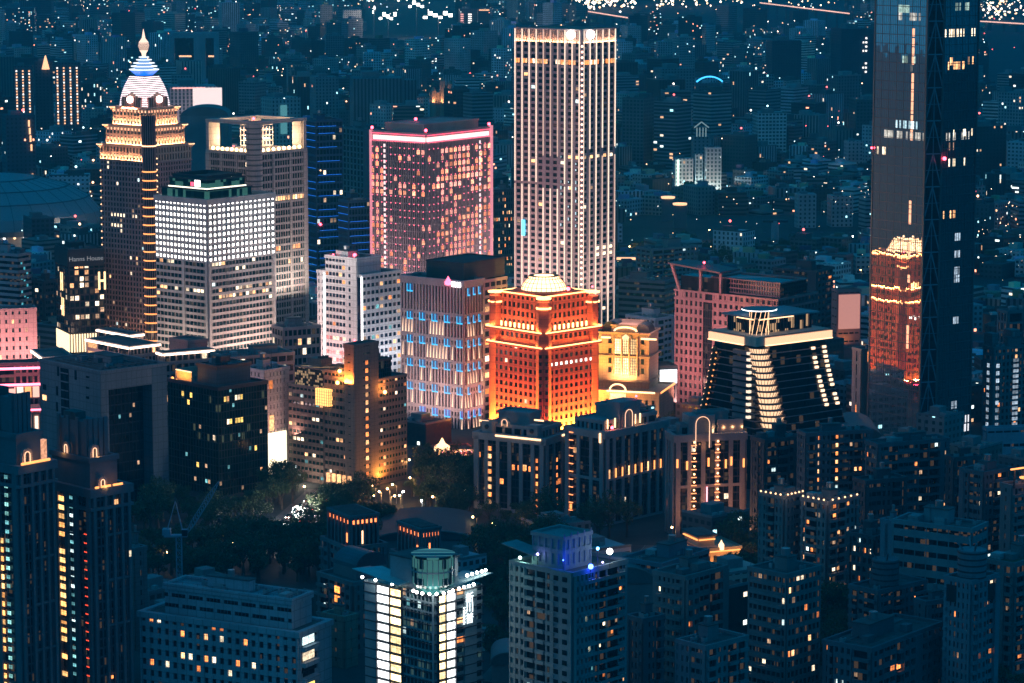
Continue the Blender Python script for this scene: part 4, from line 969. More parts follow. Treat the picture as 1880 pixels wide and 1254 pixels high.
# ---- the tall mirror glass tower
def mirror_tower():
    b = B('glass_tower', 'giant mirror glass tower with a dark trussed corner mirroring the red tower', 'tower', 1611, 1713, 1803, 0, 1392, 39, h=262, land='the mirror glass tower')
    wr, wl, h = b.wr, b.wl, b.h
    def mirm(name, col, metal, rough, cw):
        m, t, bs = _tree(name)
        bs.inputs['Base Color'].default_value = (*col, 1); bs.inputs['Metallic'].default_value = metal; bs.inputs['Roughness'].default_value = rough; bs.inputs['Specular IOR Level'].default_value = 1.0
        tc = nd(t, 'ShaderNodeTexCoord'); sp = nd(t, 'ShaderNodeSeparateXYZ'); t.links.new(tc.outputs['Object'], sp.inputs[0])
        u = mth(t, 'FLOOR', mth(t, 'DIVIDE', mth(t, 'ADD', sp.outputs[0], sp.outputs[1]), cw)); v_ = mth(t, 'FLOOR', mth(t, 'DIVIDE', sp.outputs[2], 4.4))
        cb = nd(t, 'ShaderNodeCombineXYZ'); t.links.new(u, cb.inputs[0]); t.links.new(v_, cb.inputs[1])
        wn = nd(t, 'ShaderNodeTexWhiteNoise', noise_dimensions='3D'); t.links.new(cb.outputs[0], wn.inputs['Vector'])
        geo = nd(t, 'ShaderNodeNewGeometry'); sb = nd(t, 'ShaderNodeVectorMath', operation='SUBTRACT'); t.links.new(wn.outputs['Color'], sb.inputs[0]); sb.inputs[1].default_value = (.5, .5, .5)
        sc = nd(t, 'ShaderNodeVectorMath', operation='SCALE'); sc.inputs['Scale'].default_value = 0.006; t.links.new(sb.outputs[0], sc.inputs[0])
        aa = nd(t, 'ShaderNodeVectorMath', operation='ADD'); t.links.new(geo.outputs['Normal'], aa.inputs[0]); t.links.new(sc.outputs[0], aa.inputs[1])
        nn = nd(t, 'ShaderNodeVectorMath', operation='NORMALIZE'); t.links.new(aa.outputs[0], nn.inputs[0]); t.links.new(nn.outputs[0], bs.inputs['Normal'])
        return m
    mir = mirm('mirror_glass', (.95, .96, .96), .9, .015, 1.5); mir2 = mirm('mirror_glass_dark', (.22, .27, .30), .8, .03, 1.5)
    mull = wallm('mullion_grey', (.12, .135, .14), .5, .2)
    c = b.u(1699, 150, side='L'); cr = b.u(1729, 150)     # chamfer
    tp = .008
    def outl(z, g=0):
        e = 1 - tp * (z / h)
        pts = [(0 - g, c), (0 - g, wl), (wr, wl + g), (wr + g, 0), (cr, 0 - g)]
        mx, my = wr / 2, wl / 2
        return [(mx + (x - mx) * e, my + (y - my) * e, z) for x, y in pts]
    Z = [0, h]
    o0, o1 = outl(0), outl(h)
    mb = MB(); mb.face([o0[0], o0[1], o1[1], o1[0]][::-1], mir); mb.face([o0[1], o0[2], o1[2], o1[1]][::-1], mir2); mb.face([o0[2], o0[3], o1[3], o1[2]][::-1], mir2); mb.face([o1[0], o1[1], o1[2], o1[3], o1[4]][::-1], mull)
    b.put('mirror_facade', mb); mb = MB(); mb.face([o0[3], o0[4], o1[4], o1[3]][::-1], mir2); b.put('side_facade', mb)
    mb = MB(); mb.face([o0[4], o0[0], o1[0], o1[4]][::-1], glassm('truss_glass', (.006, .012, .02), .2)); b.put('corner_glazing', mb)
    def lerp(p, q, t): return tuple(p[i] + (q[i] - p[i]) * t for i in range(3))
    mb = MB()
    for (i, j, n) in ((0, 1, 28), (4, 3, 22)):
        for k in range(n + 1):
            mb.bar(lerp(o0[i], o0[j], k / n), lerp(o1[i], o1[j], k / n), .14 if k % 4 else .30, mull)
        for f in range(1, int(h / 4.4)):
            z = f * 4.4; a, e = outl(z)[i], outl(z)[j]; mb.bar(a, e, .30, mull)
    b.put('mullion', mb)
    mb = MB(); g0, g1 = outl(0, .5), outl(h, .5)
    for i in (0, 4): mb.bar(o0[i], o1[i], .9, mull)
    mb.bar(o0[1], o1[1], .7, mull); mb.bar(o0[3], o1[3], .7, mull); b.put('edge_frame', mb)
    mb = MB(); nb = 17
    for k in range(nb):
        z0, z1 = h * k / nb, h * (k + 1) / nb; q0, q1 = outl(z0), outl(z1); A0, B0, A1, B1 = q0[4], q0[0], q1[4], q1[0]; M0 = lerp(A0, B0, .5); M1 = lerp(A1, B1, .5)
        tr = wallm('truss_steel', (.30, .36, .42), .4, .4)
        mb.bar(A0, M1, .5, tr); mb.bar(B0, M1, .5, tr); mb.bar(M0, M1, .35, tr); mb.bar(A1, B1, .5, tr); mb.bar(A0, M0, .4, tr); mb.bar(lerp(A0, A1, .5), lerp(M0, M1, .5), .25, tr)
        mb.bar(lerp(B0, B1, .5), lerp(M0, M1, .5), .25, tr)
    b.put('truss', mb)
    # lit rooms: a vertical shaft of warm lamps and scattered floors
    def pane(i, j, t0, t1, z0, z1, m, nm='window'):
        mk = MB(); a = lerp(outl(z0)[i], outl(z0)[j], t0); e = lerp(outl(z0)[i], outl(z0)[j], t1); a2 = lerp(outl(z1)[i], outl(z1)[j], t0); e2 = lerp(outl(z1)[i], outl(z1)[j], t1)
        nx = Vector((e[1] - a[1], a[0] - e[0], 0)).normalized() * .08
        if (Vector((a[0], a[1], 0)) + nx - Vector((wr / 2, wl / 2, 0))).length < (Vector((a[0], a[1], 0)) - nx - Vector((wr / 2, wl / 2, 0))).length: nx = -nx
        o = [tuple(Vector(p) + nx) for p in (a, e, e2, a2)]; ii = [tuple(Vector(p) - nx * .2) for p in (a, e, e2, a2)]
        mk.loft([ii, o] if True else [o, ii], m); b.put(nm, mk)
    t = .26
    for py in (60, 78, 95, 112, 143, 157, 173, 188, 203, 220, 236, 252, 378, 394, 407, 456, 470, 515, 608, 622, 637):
        z = b.z(py); pane(0, 1, t - .02, t + .02, z - 2.2, z + 1.5, glowm('shaft_lamp', (1, .45, .25), 1.6, False))
    r = random.Random(4)
    rm = roomm('room_mint', (.55, .8, .7), .5); rc = roomm('room_pale', (.9, .85, .75), .5)
    for py, lo, hi, m in ((18, .35, .6, rm), (32, .1, .6, rc), (112, .15, .5, rm), (126, .2, .45, rc), (232, .15, .55, roomm('room_ice', (.6, .9, 1), .9)), (252, .02, .95, rc), (284, .75, .9, W_CR)):
        z = b.z(py); tt = lo
        while tt < hi:
            if r.random() < .5: pane(0, 1, tt, tt + .03, z - 1.9, z + 1.7, m)
            tt += .035
    for py, lo, hi, m in ((12, .2, .8, rm), (60, .0, .9, W_CR), (120, .1, .95, W_WA), (112, .2, .9, W_WA), (250, .05, .95, rc), (244, .3, .9, W_CR), (268, .1, .4, W_DIM), (298, .1, .7, W_CR), (393, .05, .55, W_WA), (774, .1, .98, glowm('lobby_white', (.95, .95, 1), 1.1, False)), (790, .1, .98, glowm('lobby_white', (.95, .95, 1), 1.1, False)), (812, .6, .98, W_CR)):
        z = b.z(py, wr / 2, 0); tt = lo
        while tt < hi:
            if r.random() < (.9 if py > 700 else .3): pane(4, 3, tt, tt + .03, z - 1.9, z + 1.7, m)
            tt += .04
    for py in (436, 467, 498, 513, 745, 590): 
        z = b.z(py, wr / 2, 0)
        for k in range(3): pane(4, 3, .45 + k * .055, .49 + k * .055, z - 1.8, z + 1.8, roomm('room_slate', (.55, .7, .85), .55))
    b.beacon(cr + 1, -1.2, b.z(293, cr, 0) - 1.2, .9); b.beacon(-.8, wl, b.z(286), .5)
    b.done()
mirror_tower()
# ================================================================== nearer buildings
def plain(name, lab, cat, xl, xc, xr, yt, D, a, col=(.2, .21, .22), fl=3.5, nl=8, nr=8, pw=1.0, sh=.42, frac=.08, mats=MIX_RES, dep=.35, kit=True, group=None, h=None, wl=None, wr=None, glass=None, joint=None, land=None, seed=None, balc=None, seg=True, litc=None):
    """flat roofed block: glazing core, cladding grid, parapet, lit windows, roof plant; balc = side letters that carry balconies"""
    b = B(name, lab, cat, xl, xc, xr, yt, D, a, group=group, h=h, wl=wl, wr=wr, land=land)
    k = tuple(round(c, 2) for c in col); st = wallm('wall_%d_%d_%d%s' % (k[0] * 100, k[1] * 100, k[2] * 100, 'j' if joint else ''), col, joint=joint)
    v = b.vol(); mb = MB(); v.core(mb, glass or G_R); b.put('glazing', mb); mb = MB(); nf = max(2, int(round(b.h / fl)))
    rr = random.Random(int(xl * 13 + yt)); solid = {'L': set(), 'R': set()}; bal = []
    for s, n in (('L', nl), ('R', nr), ('E', nr), ('N', nl)):
        if s in 'LR' and n >= 4 and pw > .6 and not joint and seg:
            i = 0; cw = v.w(s) / n
            while i < n:
                k = min(n - i, rr.choice([1, 2, 2, 3])); u0, u1 = i * cw, (i + k) * cw; ty = rr.choice(['punch', 'punch', 'balc', 'balc', 'rib'] + (['shaft'] if k == 1 else []))
                if ty == 'punch': v.grid(mb, s, nf, k, pw, sh, dep + rr.choice([0, .5, .9]), st, u0=u0, u1=u1)
                elif ty == 'rib': v.grid(mb, s, nf, k, .3, sh + .08, dep, st, u0=u0, u1=u1)
                elif ty == 'shaft': v.fb(mb, s, u0, u1, 0, b.h, -.1, dep + .7, st); solid[s].add(i)
                else:
                    v.grid(mb, s, nf, 1, .7, .10, dep, st, u0=u0, u1=u1)
                    for f in range(max(1, nf - 18), nf): bal.append((s, u0 + .4, u1 - .4, f * b.h / nf))
                i += k
        else: v.grid(mb, s, nf, n, pw, sh, dep, st)
    for (s, u0, u1, z) in bal: m2 = MB(); v.fb(m2, s, u0, u1, z - .12, z + .95, dep, dep + 1.0, st); b.put('balcony', m2)
    for s in 'LREN':
        if pw > 0: v.fb(mb, s, 0, pw * 1.2, 0, b.h, -.1, dep + .04, st); v.fb(mb, s, v.w(s) - pw * 1.2, v.w(s), 0, b.h, -.1, dep + .04, st)
    b.put('cladding', mb); mb = MB(); parapet(v, mb, st); b.put('parapet', mb)
    if balc:
        for s in balc:
            n = {'L': nl, 'R': nr}[s]; cw = v.w(s) / n
            for f in range(max(1, nf - 22), nf):
                mb = MB(); z = f * b.h / nf
                v.fb(mb, s, cw * .7, v.w(s) - cw * .7, z - .12, z + .95, dep, dep + .9, st)
                b.put('balcony', mb)
    for s, n in (('L', nl), ('R', nr)):
        v.lit(s, nf, n, pw, sh, cells=[(i, j) for i in range(n) for j in range(nf) if random.random() < frac and i not in solid[s]] if litc is None else litc.get(s, []), mats=mats)
    b.v = v; b.nf = nf; b.st = st
    if kit: roof_kit(b, v, seed if seed is not None else int(xl * 7 + yt), st)
    return b

# ---- arch framed office
def arch_office():
    b = B('arch_office', 'massive stone office block framing a tall dark glass opening, roof level and unlit', 'office', 73, 184, 306, 685, 1230, 42, land='the arch framed office')
    st = wallm('arch_stone', (.24, .22, .23), joint=(2.6, 3.2)); dk = wallm('arch_dark', (.12, .16, .19), joint=(2.6, 3.2)); wl, wr, h = b.wl, b.wr, b.h
    v = b.vol(); mb = MB(); tp = b.z(714, 8)
    lw = b.u(196, 90) ; rw = b.u(276, 90)
    mb.box(0, 0, 0, lw, wl, h, st); mb.box(rw, .02, 0, wr, wl, h, dk); mb.box(lw, .02, tp, rw, wl, h, st); b.put('stone_frame', mb)
    mb = MB(); mb.box(lw, 7, 0, rw, wl - 1, tp, G_D); b.put('glazing', mb); mb = MB(); g = V(b, lw, 7, rw, wl - 1, 0, tp); g.grid(mb, 'R', 13, 12, .2, .1, .25, wallm('mull_dark', (.03, .04, .05))); b.put('mullion', mb)
    g.lit('R', 13, 12, .9, .6, [(5, 9), (9, 10), (8, 9), (3, 4), (1, 6), (10, 4)], mats=[W_DIM, W_TE])
    mb = MB(); parapet(v, mb, st, .8, .2, .5)
    for k in range(9): mb.box(4 + k * wr / 10, 5, h + .25, 4 + k * wr / 10 + 1.2, wl - 6, h + .9, ROOF)
    b.put('roof', mb); roof_kit(b, b.vol(6, 6, wr - 6, wl - 6), 8, st, False, 8)
    for (px, py, w, hh) in ((107, 698, 1.6, 4), (139, 698, 1.6, 4), (161, 697, 2.4, .8), (161, 717, 2.4, .8), (82, 733, 2.5, 2.2), (105, 735, 1.4, 4), (161, 735, 2.2, 1), (82, 753, 3, 2.2), (105, 765, 1.4, 4)):
        m2 = MB(); u = b.u(px, b.z(py), 'L'); v.fb(m2, 'L', u - w / 2, u + w / 2, b.z(py) - hh / 2, b.z(py) + hh / 2, .02, .12, G_D if py != 753 else W_WA); b.put('window', m2)
    m2 = MB(); u = b.u(119, b.z(715), 'L'); v.fb(m2, 'L', u - 3, u + 3, b.z(790), b.z(690), -.1, .14, G_D); 
    for k in range(5): v.fb(m2, 'L', u - 3, u + 3, b.z(700 + k * 16), b.z(700 + k * 16) + .5, .1, .4, st)
    b.put('glazed_slot', m2)
    area(b.root, (-40, wl / 2, 110), 20, 40, 3800, (1, .55, .5), (0, R(-75), 0)); b.done()
arch_office()

# ---- dark glass block with an orange lit roof garden
def roof_fire():
    b = B('glass_office', 'dark glass office block with an orange lit roof screen and a few yellow windows', 'office', 308, 400, 490, 716, 1275, 44, land='the orange roof glass office')
    v = b.vol(); mb = MB(); v.core(mb, glassm('glass_blackgreen', (.008, .02, .016), .12, 1.6, 3.4, glow=.06, frac=.03, gcol=(.8, .9, .5))); b.put('glazing', mb); mb = MB()
    for s in 'LR': v.grid(mb, s, 14, 18, .2, .1, .25, wallm('mull_green', (.03, .045, .04)))
    parapet(v, mb, DM); b.put('mullion', mb)
    z = b.h
    p = b.vol(6, 8, b.wr * .9, b.wl * .62, z, b.z(677, 6, 8)); mb = MB(); p.core(mb, wallm('pent_teal', (.08, .11, .12), joint=(2, 2))); parapet(p, mb, DM); b.put('penthouse', mb); roof_kit(b, p, 4, DM, False, 6)
    mb = MB(); y0, y1 = b.wl * .66, b.wl * .97; mb.box(4, y0, z + .3, 5.5, y1, b.z(677, 4, y1), wallm('screen_wall', (.5, .4, .3))); mb.box(4, y1, z + .3, 16, y1 + .8, b.z(677, 4, y1), wallm('screen_wall', (.5, .4, .3))); b.put('roof_screen', mb)
    mb = MB(); mb.box(3.6, y0, b.z(679, 4, y1), 3.95, y1, b.z(677.5, 4, y1), LS_WARM); b.put('screen_light', mb)
    area(b.root, (.8, (y0 + y1) / 2, z + 1.0), .8, (y1 - y0) * .8, 2400, (1, .36, .05), (PI, R(14), 0)); m2 = MB(); m2.ball(1, y1 - 1, z + 1.2, .7, LS_OR, 8); b.put('flood_lamp', m2); m2 = MB(); m2.ball(1, y1 + 4 - 8, z + .9, .4, LS_OR, 8); b.put('flood_lamp', m2)
    for s, n, cells in (('R', 18, [(2, 12), (3, 12), (6, 12), (7, 12), (8, 12), (3, 9), (4, 9), (6, 9), (7, 9), (8, 9), (13, 5), (15, 2)]), ('L', 18, [(9, 12), (12, 12), (10, 11), (7, 3), (1, 7)])):
        v.lit(s, 14, n, .25, .35, cells, mats=[W_CR, roomm('room_yellow', (1, .65, .15), 1.2), W_WA])
    v.lit('R', 14, 18, .5, .5, frac=.03, mats=[W_DIM, W_TE]); v.lit('L', 14, 18, .5, .5, frac=.03, mats=[W_DIM, W_TE])
    b.done()
roof_fire()

# ---- tan office with fire coloured floodlights
def tan_office():
    b = B('stepped_office', 'tan banded office complex, stepped, its tall slab washed by orange floodlights', 'office', 530, 657, 752, 745, 1290, 50, land='the tan stepped office')
    st = wallm('tan_stone', (.21, .165, .145), joint=(2.0, 1.7)); gl = glassm('glass_tan', (.015, .03, .03), .12, 1.6, 3.4, glow=.05, frac=.08, gcol=(.9, .8, .6)); v = b.vol(); wl, wr = b.wl, b.wr
    y1 = b.u(588, side='L')
    A = V(b, 0, y1 - 2, wr * .5, wl, 0, b.z(712, 0, wl * .7)); zs = b.z(636); zm = b.z(690); C = V(b, -1, 1, wr * .42, y1 * .30, 0, zs)
    # core slab near the middle, right wing, left wing
    zr = b.z(668, wr * .6); Rw = V(b, wr * .42 + .05, 2, wr, wl * .6, 0, zr - 7); M_ = V(b, .5, y1 * .30 + .05, wr * .45, y1 - 2.05, 0, zm)
    for vv, nf, nl_, nr_ in ((A, 13, 9, 8), (C, 18, 6, 8), (Rw, 15, 8, 10), (M_, 14, 6, 8)):
        mb = MB(); vv.core(mb, gl); b.put('glazing', mb); mb = MB()
        for s, n in (('L', nl_), ('R', nr_)):
            if vv is C: vv.grid(mb, s, nf, 1, 0, .86 if s == 'L' else .8, .3, st, pier=False); vv.fb(mb, s, 0, vv.w(s) * .36, 0, vv.z1, -.1, .34, st); vv.fb(mb, s, vv.w(s) * .64, vv.w(s), 0, vv.z1, -.1, .34, st)
            else: vv.grid(mb, s, nf, n, .35, .55, .35, st)
        b.put('cladding', mb); mb = MB(); parapet(vv, mb, st, .8); b.put('parapet', mb)
    A.lit('L', 13, 9, .6, .55, frac=.09, mats=[W_DIM, W_WA, W_TE, W_CO]); A.lit('L', 13, 9, .6, .55, [(7, 5), (6, 5), (5, 5), (2, 3), (1, 8), (2, 8)], mats=[W_CR]); Q = V(b, wr * .42 + .1, 5, wr * .8, wl * .5, Rw.z1 + .3, zr + 1); mb = MB(); Q.core(mb, gl); Q.grid(mb, 'R', 4, 9, .15, .12, .15, DM); parapet(Q, mb, DM, .6); b.put('glazed_storey', mb); roof_kit(b, Q, 6, st, False, 5); roof_kit(b, M_, 9, st, False, 4)
    Rw.lit('R', 15, 10, .6, .55, frac=.14, mats=[W_CR, W_WA, W_OR, W_TE])
    C.lit('R', 18, 3, 1.5, .5, [(1, k) for k in range(1, 16)], mats=[W_OR, W_WA], u0=C.w('R') * .2, u1=C.w('R') * .8, d=.36)
    M_.lit('L', 14, 6, .6, .55, [(2, 12), (4, 10), (1, 5), (2, 5), (0, 3)], mats=[W_WA])
    # glazed top storeys with gold mosaic glow
    T = V(b, 1.0, y1 - 1, wr * .4, wl - 3, A.z1 + .3, b.z(677, 1, wl * .7)); mb = MB(); T.core(mb, glassm('mosaic', (.05, .04, .02), .2, 1.1, 1.1, glow=.4, frac=.4, gcol=(1, .66, .35))); b.put('mosaic_glazing', mb); mb = MB()
    T.grid(mb, 'L', 7, 14, .15, .12, .15, DM); T.ring(mb, T.z1, T.z1 + .5, .3, 1, st); b.put('mullion', mb)
    m2 = MB(); m2.box(5, y1 + 4, T.z1 + .5, 12, y1 + 12, T.z1 + 4, st); m2.box(6, y1 + 5, T.z1 + 4, 8, y1 + 7, T.z1 + 5, DM); m2.box(9, y1 + 5, T.z1 + 4, 11, y1 + 7, T.z1 + 5, DM); b.put('stair_house', m2)
    L2 = V(b, -1.9, y1 - 7, 1.9, y1 + 1.2, b.z(743, 0, y1), b.z(712, 0, y1)); mb = MB(); L2.core(mb, glowm('lantern_fire', (1, .45, .12), 2.3)); L2.grid(mb, 'L', 6, 6, .12, .08, .12, DM); L2.grid(mb, 'R', 6, 4, .12, .08, .12, DM); b.put('lit_lantern', mb)
    # fire floods on the slab
    area(b.root, (-2.4, y1 * .2, b.z(705)), .8, 5, 14000, (1, .24, .03), (PI, R(14), 0)); area(b.root, (3, y1 * .30 + 2.0, zm + .8), 5, .8, 12000, (1, .24, .03), (PI + R(12), 0, 0))
    for (x, y, z, p) in ((-2.0, y1 * .45, b.z(706), 2600), (-1, y1 * .3 + 3, zm + 1.2, 3500), (wr * .48, -1.2, zr - 12, 3000)):
        m2 = MB(); m2.ball(x, y, z, .8, glowm('fire_bulb', (1, .5, .12), 9), 8); b.put('flood_lamp', m2); point((x, y, z + 1.6), p, (1, .32, .05), .8, b.root)
    area(b.root, (wr * .45, -2, 3), 1.2, 3, 5500, (1, .36, .05), (PI - R(3), 0, 0)); point((wr * .45, -4, 3), 1500, (1, .36, .05), 1, b.root)
    for k in range(5): m2 = MB(); m2.box(-2 - .3, 3 + k * 3.2, 2, -1.2, 4.4 + k * 3.2, 6, W_WA); b.put('entrance_window', m2)
    point((-8, wl * .6, 4), 2500, (1, .75, .55), 1, b.root); b.beacon(wr * .2, 8, zs, .4); b.done()
tan_office()

# ---- white office with the bright screen
b = plain('office_block', 'white office block with a glaring lit screen down its street side', 'office', 446, 486, 530, 684, 1315, 48, (.50, .46, .47), 3.8, 6, 7, 1.5, .4, .03, [W_WA], joint=(2, 2))
v = b.v; m2 = MB(); v.fb(m2, 'R', 1, v.w('R') * .8, b.z(872), b.z(796), .6, 1.2, glowm('screen_glare', (1, .80, .52), 2.2)); b.put('lit_screen', m2)
m2 = MB(); v.fb(m2, 'R', 2, 4.5, b.z(792), b.z(764), .6, .9, W_WA); b.put('lit_stair', m2); m2 = MB(); v.fb(m2, 'R', 2, 4.0, b.z(715), b.z(700), .6, .9, W_OR); b.put('lit_stair', m2); area(b.root, (-12, b.wl / 2, 30), 5, 20, 6000, (1, .6, .6), (PI, R(20), 0)); area(b.root, (b.wr / 2, -12, b.z(795)), 12, 4, 3000, (1, .5, .4), (PI - R(20), 0, 0)); b.done()

# ---- residential towers with lit arches on the roof
ARCH_ST = wallm('gothic_stone', (.27, .27, .28)); ARCH_GL = glassm('glass_gothic', (.012, .016, .022), .12, 1.5, 3.2, glow=.05, frac=.12)
def lit_arch(b, x, y, z, r, h, ax='x', m=None):
    """stone arch with glowing inner edge, standing on the roof"""
    mb = MB(); mg = MB(); n = 10
    def P(t, k, o=0): return (x + t, y + o, k) if ax == 'x' else (x + o, y + t, k)
    for sg in (-1, 1): mb.bar(P(sg * (r + .5), z), P(sg * (r + .5), z + h), 1.0, ARCH_ST); mg.bar(P(sg * (r - .1), z, -.55 if ax == 'x' else -.55), P(sg * (r - .1), z + h, -.55), .22, LS_PEACH)
    for k in range(n):
        a0, a1 = PI * k / n, PI * (k + 1) / n
        mb.bar(P((r + .5) * cos(a0), z + h + (r + .5) * sin(a0)), P((r + .5) * cos(a1), z + h + (r + .5) * sin(a1)), 1.0, ARCH_ST)
        mg.bar(P((r - .1) * cos(a0), z + h + (r - .1) * sin(a0), -.55), P((r - .1) * cos(a1), z + h + (r - .1) * sin(a1), -.55), .22, LS_PEACH)
    b.put('roof_arch', mb); b.put('arch_light', mg); p = P(0, z + .8, -2.2); point(p, 160, (1, .42, .12), .3, b.root)
def gothic(name, lab, xl, xc, xr, yt, D, a, land, ladders=(), arch=None, ladd_col=None, col=None):
    b = B(name, lab, 'apartment tower', xl, xc, xr, yt, D, a, land=land); v = b.vol(); st = col or ARCH_ST
    mb = MB(); v.core(mb, ARCH_GL); b.put('glazing', mb); mb = MB(); nf = int(b.h / 3.3)
    for s in 'LREN':
        W_ = v.w(s); n = max(3, int(W_ / 5.5)); 
        v.grid(mb, s, nf // 5, n, 1.7, .045, .7, st); v.grid(mb, s, nf, n * 2, .25, .16, .18, wallm('spandrel_dark', (.035, .04, .05)))
        for u in (0, W_ - 2.0): v.fb(mb, s, u, u + 2.0, 0, v.z1, -.1, 1.0, st)
        for k in range(1, nf // 5): v.fb(mb, s, 0, W_, k * b.h / (nf // 5) - .3, k * b.h / (nf // 5), -.1, .62, st)
    v.ring(mb, b.h - 1.4, b.h + 1.6, 1.0, 1.8, st); b.put('cladding', mb)
    t1 = b.vol(3, 3, b.wr - 3, b.wl - 3, b.h, b.h + 4.5); mb = MB(); t1.core(mb, ARCH_GL)
    for s in 'LR': t1.grid(mb, s, 1, 6, 1.2, .3, .4, st)
    t1.ring(mb, t1.z1 - .5, t1.z1 + 1, .5, 1, st); t1.core(mb, st) if 0 else None; mb.box(3.2, 3.2, t1.z1, b.wr - 3.2, b.wl - 3.2, t1.z1 + .2, ROOF); b.put('attic', mb)
    t2 = b.vol(b.wr * .35, b.wl * .35, b.wr * .8, b.wl * .8, t1.z1, t1.z1 + 5); mb = MB(); t2.core(mb, st); t2.ring(mb, t2.z1 - .4, t2.z1 + .8, .4, .8, st); b.put('stair_house', mb)
    v.lit('L', nf, max(3, int(v.w('L') / 5.5)) * 2, .7, .35, frac=.02, mats=[W_OR, W_WA]); v.lit('R', nf, max(3, int(v.w('R') / 5.5)) * 2, .7, .35, frac=.02, mats=[W_OR, W_WA, W_CR])
    for (s, f, t0, t1_) in ladders:
        for k in range(t0, t1_):
            z = k * 3.3 + 1; m2 = MB(); u = v.w(s) * f
            v.fb(m2, s, u - 1.1, u + 1.1, z, z + .35, .95, 1.25, glowm('ladder_orange', (1, .30, .10), 2.2)); b.put('balcony_light', m2)
    b.v = v; b.t1 = t1; b.t2 = t2; b.nf = nf; return b
# left of the three: rounded white ledge lights
b = gothic('arched_tower', 'stone apartment tower with orange ledge strips, nearest below the red domed tower', 873, 1000, 1046, 812, 1235, 60, 'the ledge lit apartment tower', ladders=())
v = b.v
m2 = MB(); v.fb(m2, 'L', b.u(995, side='L'), b.u(912, side='L'), b.h + .6, b.h + 1.3, 1.0, 1.4, LS_WARM); b.put('ledge_light', m2)
for px in (1030,): m2 = MB(); v.fb(m2, 'R', v.w('R') * .6, v.w('R'), b.h + .6, b.h + 1.3, 1.0, 1.4, LS_WARM); b.put('ledge_light', m2)
for (x, y, z) in ((.5, b.wl - 6, b.h + 6), (6, 4, b.h + 7.5), (9, 12, b.h + 8)): m2 = MB(); m2.box(x, y, z, x + .4, y + 4.5, z + .6, LS_WARM); b.put('ledge_light', m2)
for k in range(16): b.win(v, 'L', b.u(986, 50, 'L') if 0 else v.w('L') * .05 + 1.5, b.h - 8 - k * 3.3, .9, 1.6, W_OR, 1.05, 'window')
for k in range(16): b.win(v, 'R', v.w('R') * .45, b.h - 9 - k * 3.3, .9, 1.6, W_OR, .5, 'window')
for k in range(12): b.win(v, 'L', v.w('L') * .80, b.h - 5 - k * 3.3, 2.6, 1.8, W_WA if k % 3 else W_OR, .5, 'window')
for k in range(4): b.win(v, 'L', v.w('L') * (.2 + .08 * k), b.h - 12, 1.2, 2.2, W_OR, .6, 'window')
for (t, z) in ((.18, 1.5), (.83, 1.5)):
    m2 = MB(); p = v.P('L', v.w('L') * t, .2, b.h + z); m2.box(p[0], p[1] - 2.6, b.h, p[0] + 5, p[1] + 2.6, b.h + 6.5, ARCH_ST); m2.ball(p[0] - .2, p[1], b.h + 4.2, 1.0, DM, 10); b.put('roof_turret', m2)
lit_arch(b, 3, b.wl * .62, b.h + 4.6, 1.4, 1.6, 'y'); b.done()
# middle: with tall arch
b = gothic('arched_tower', 'dark stone apartment tower with one orange ladder of balcony lights and roof arch', 1040, 1110, 1222, 800, 1215, 47, 'the orange ladder tower', ladders=(('L', .83, 0, 12),))
lit_arch(b, b.wr * .42, 1.5, b.h + .5, 2.4, 6.0, 'x'); m2 = MB(); m2.box(b.wr * .3, 2, b.h, b.wr * .62, 9, b.h + 12, ARCH_ST); b.put('roof_turret', m2)
for u in (.1, .22, .55, .63): m2 = MB(); v = b.v; v.fb(m2, 'R', v.w('R') * u, v.w('R') * u + .5, b.h + 2, b.h + 6.0, -2.2, -1.8, LS_WARM); b.put('column_light', m2); point(b.v.P('R', b.v.w('R') * u, -1, b.h + 2.5), 120, (1, .4, .12), .3, b.root)
m2 = MB(); m2.box(4, b.wl * .3, b.h + 1, 16, b.wl * .95, b.h + 5, ARCH_ST); b.put('roof_turret', m2)
for k in range(9): b.win(b.v, 'R', b.v.w('R') * (.05 + .105 * k), b.h - 16.3, .8, 3.8, LS_OR if k % 3 else W_WA, 1.1, 'wall_light')
m2 = MB(); b.v.fb(m2, 'L', 1, 1.8, b.h - 3, b.h + 1, 1.1, 1.5, LS_WARM); b.put('column_light', m2)
b.beacon(b.wr * .15, 1, b.h + 1, .7); b.beacon(b.wr * .6, 3, b.h + 12, .5); b.done()
# right: dotted lights and big arch
b = gothic('arched_tower', 'stone apartment tower with two dotted light columns and tall lit arch', 1226, 1240, 1367, 806, 1195, 14, 'the dotted column tower', ladders=(('R', .26, 0, 12), ('R', .60, 0, 12)), col=wallm('gothic_pale', (.30, .25, .25)))
v = b.v
lit_arch(b, v.w('R') * .38, -.6, b.h - 4, 3.0, 10, 'x'); m2 = MB(); m2.box(v.w('R') * .2, 1, b.h, v.w('R') * .58, 10, b.h + 9, ARCH_ST); b.put('roof_turret', m2)
for f in (.26, .60):
    for k in range(0, 12): m2 = MB(); p = v.P('R', v.w('R') * f + (0.0), 1.5, k * 3.3 + 2.6); m2.ball(*p, .42, glowm('ladder_bulb', (1, .5, .2), 6), 6); b.put('balcony_bulb', m2)
for u in (.55, .7, .83, .97): 
    m2 = MB(); p = v.P('R', v.w('R') * u, -1, b.h + 1.8); m2.cyl(p[0], p[1], p[2], p[2] + 1.4, .35, LS_WARM, 8); b.put('roof_lamp', m2); point((p[0], p[1] - .8, p[2] + 2), 150, (1, .5, .2), .3, b.root)
m2 = MB(); m2.box(v.w('R') * .62, .5, b.h + .5, v.w('R') * .98, 1.6, b.h + 7, wallm('gothic_pale', (.30, .25, .25))); b.put('roof_turret', m2)
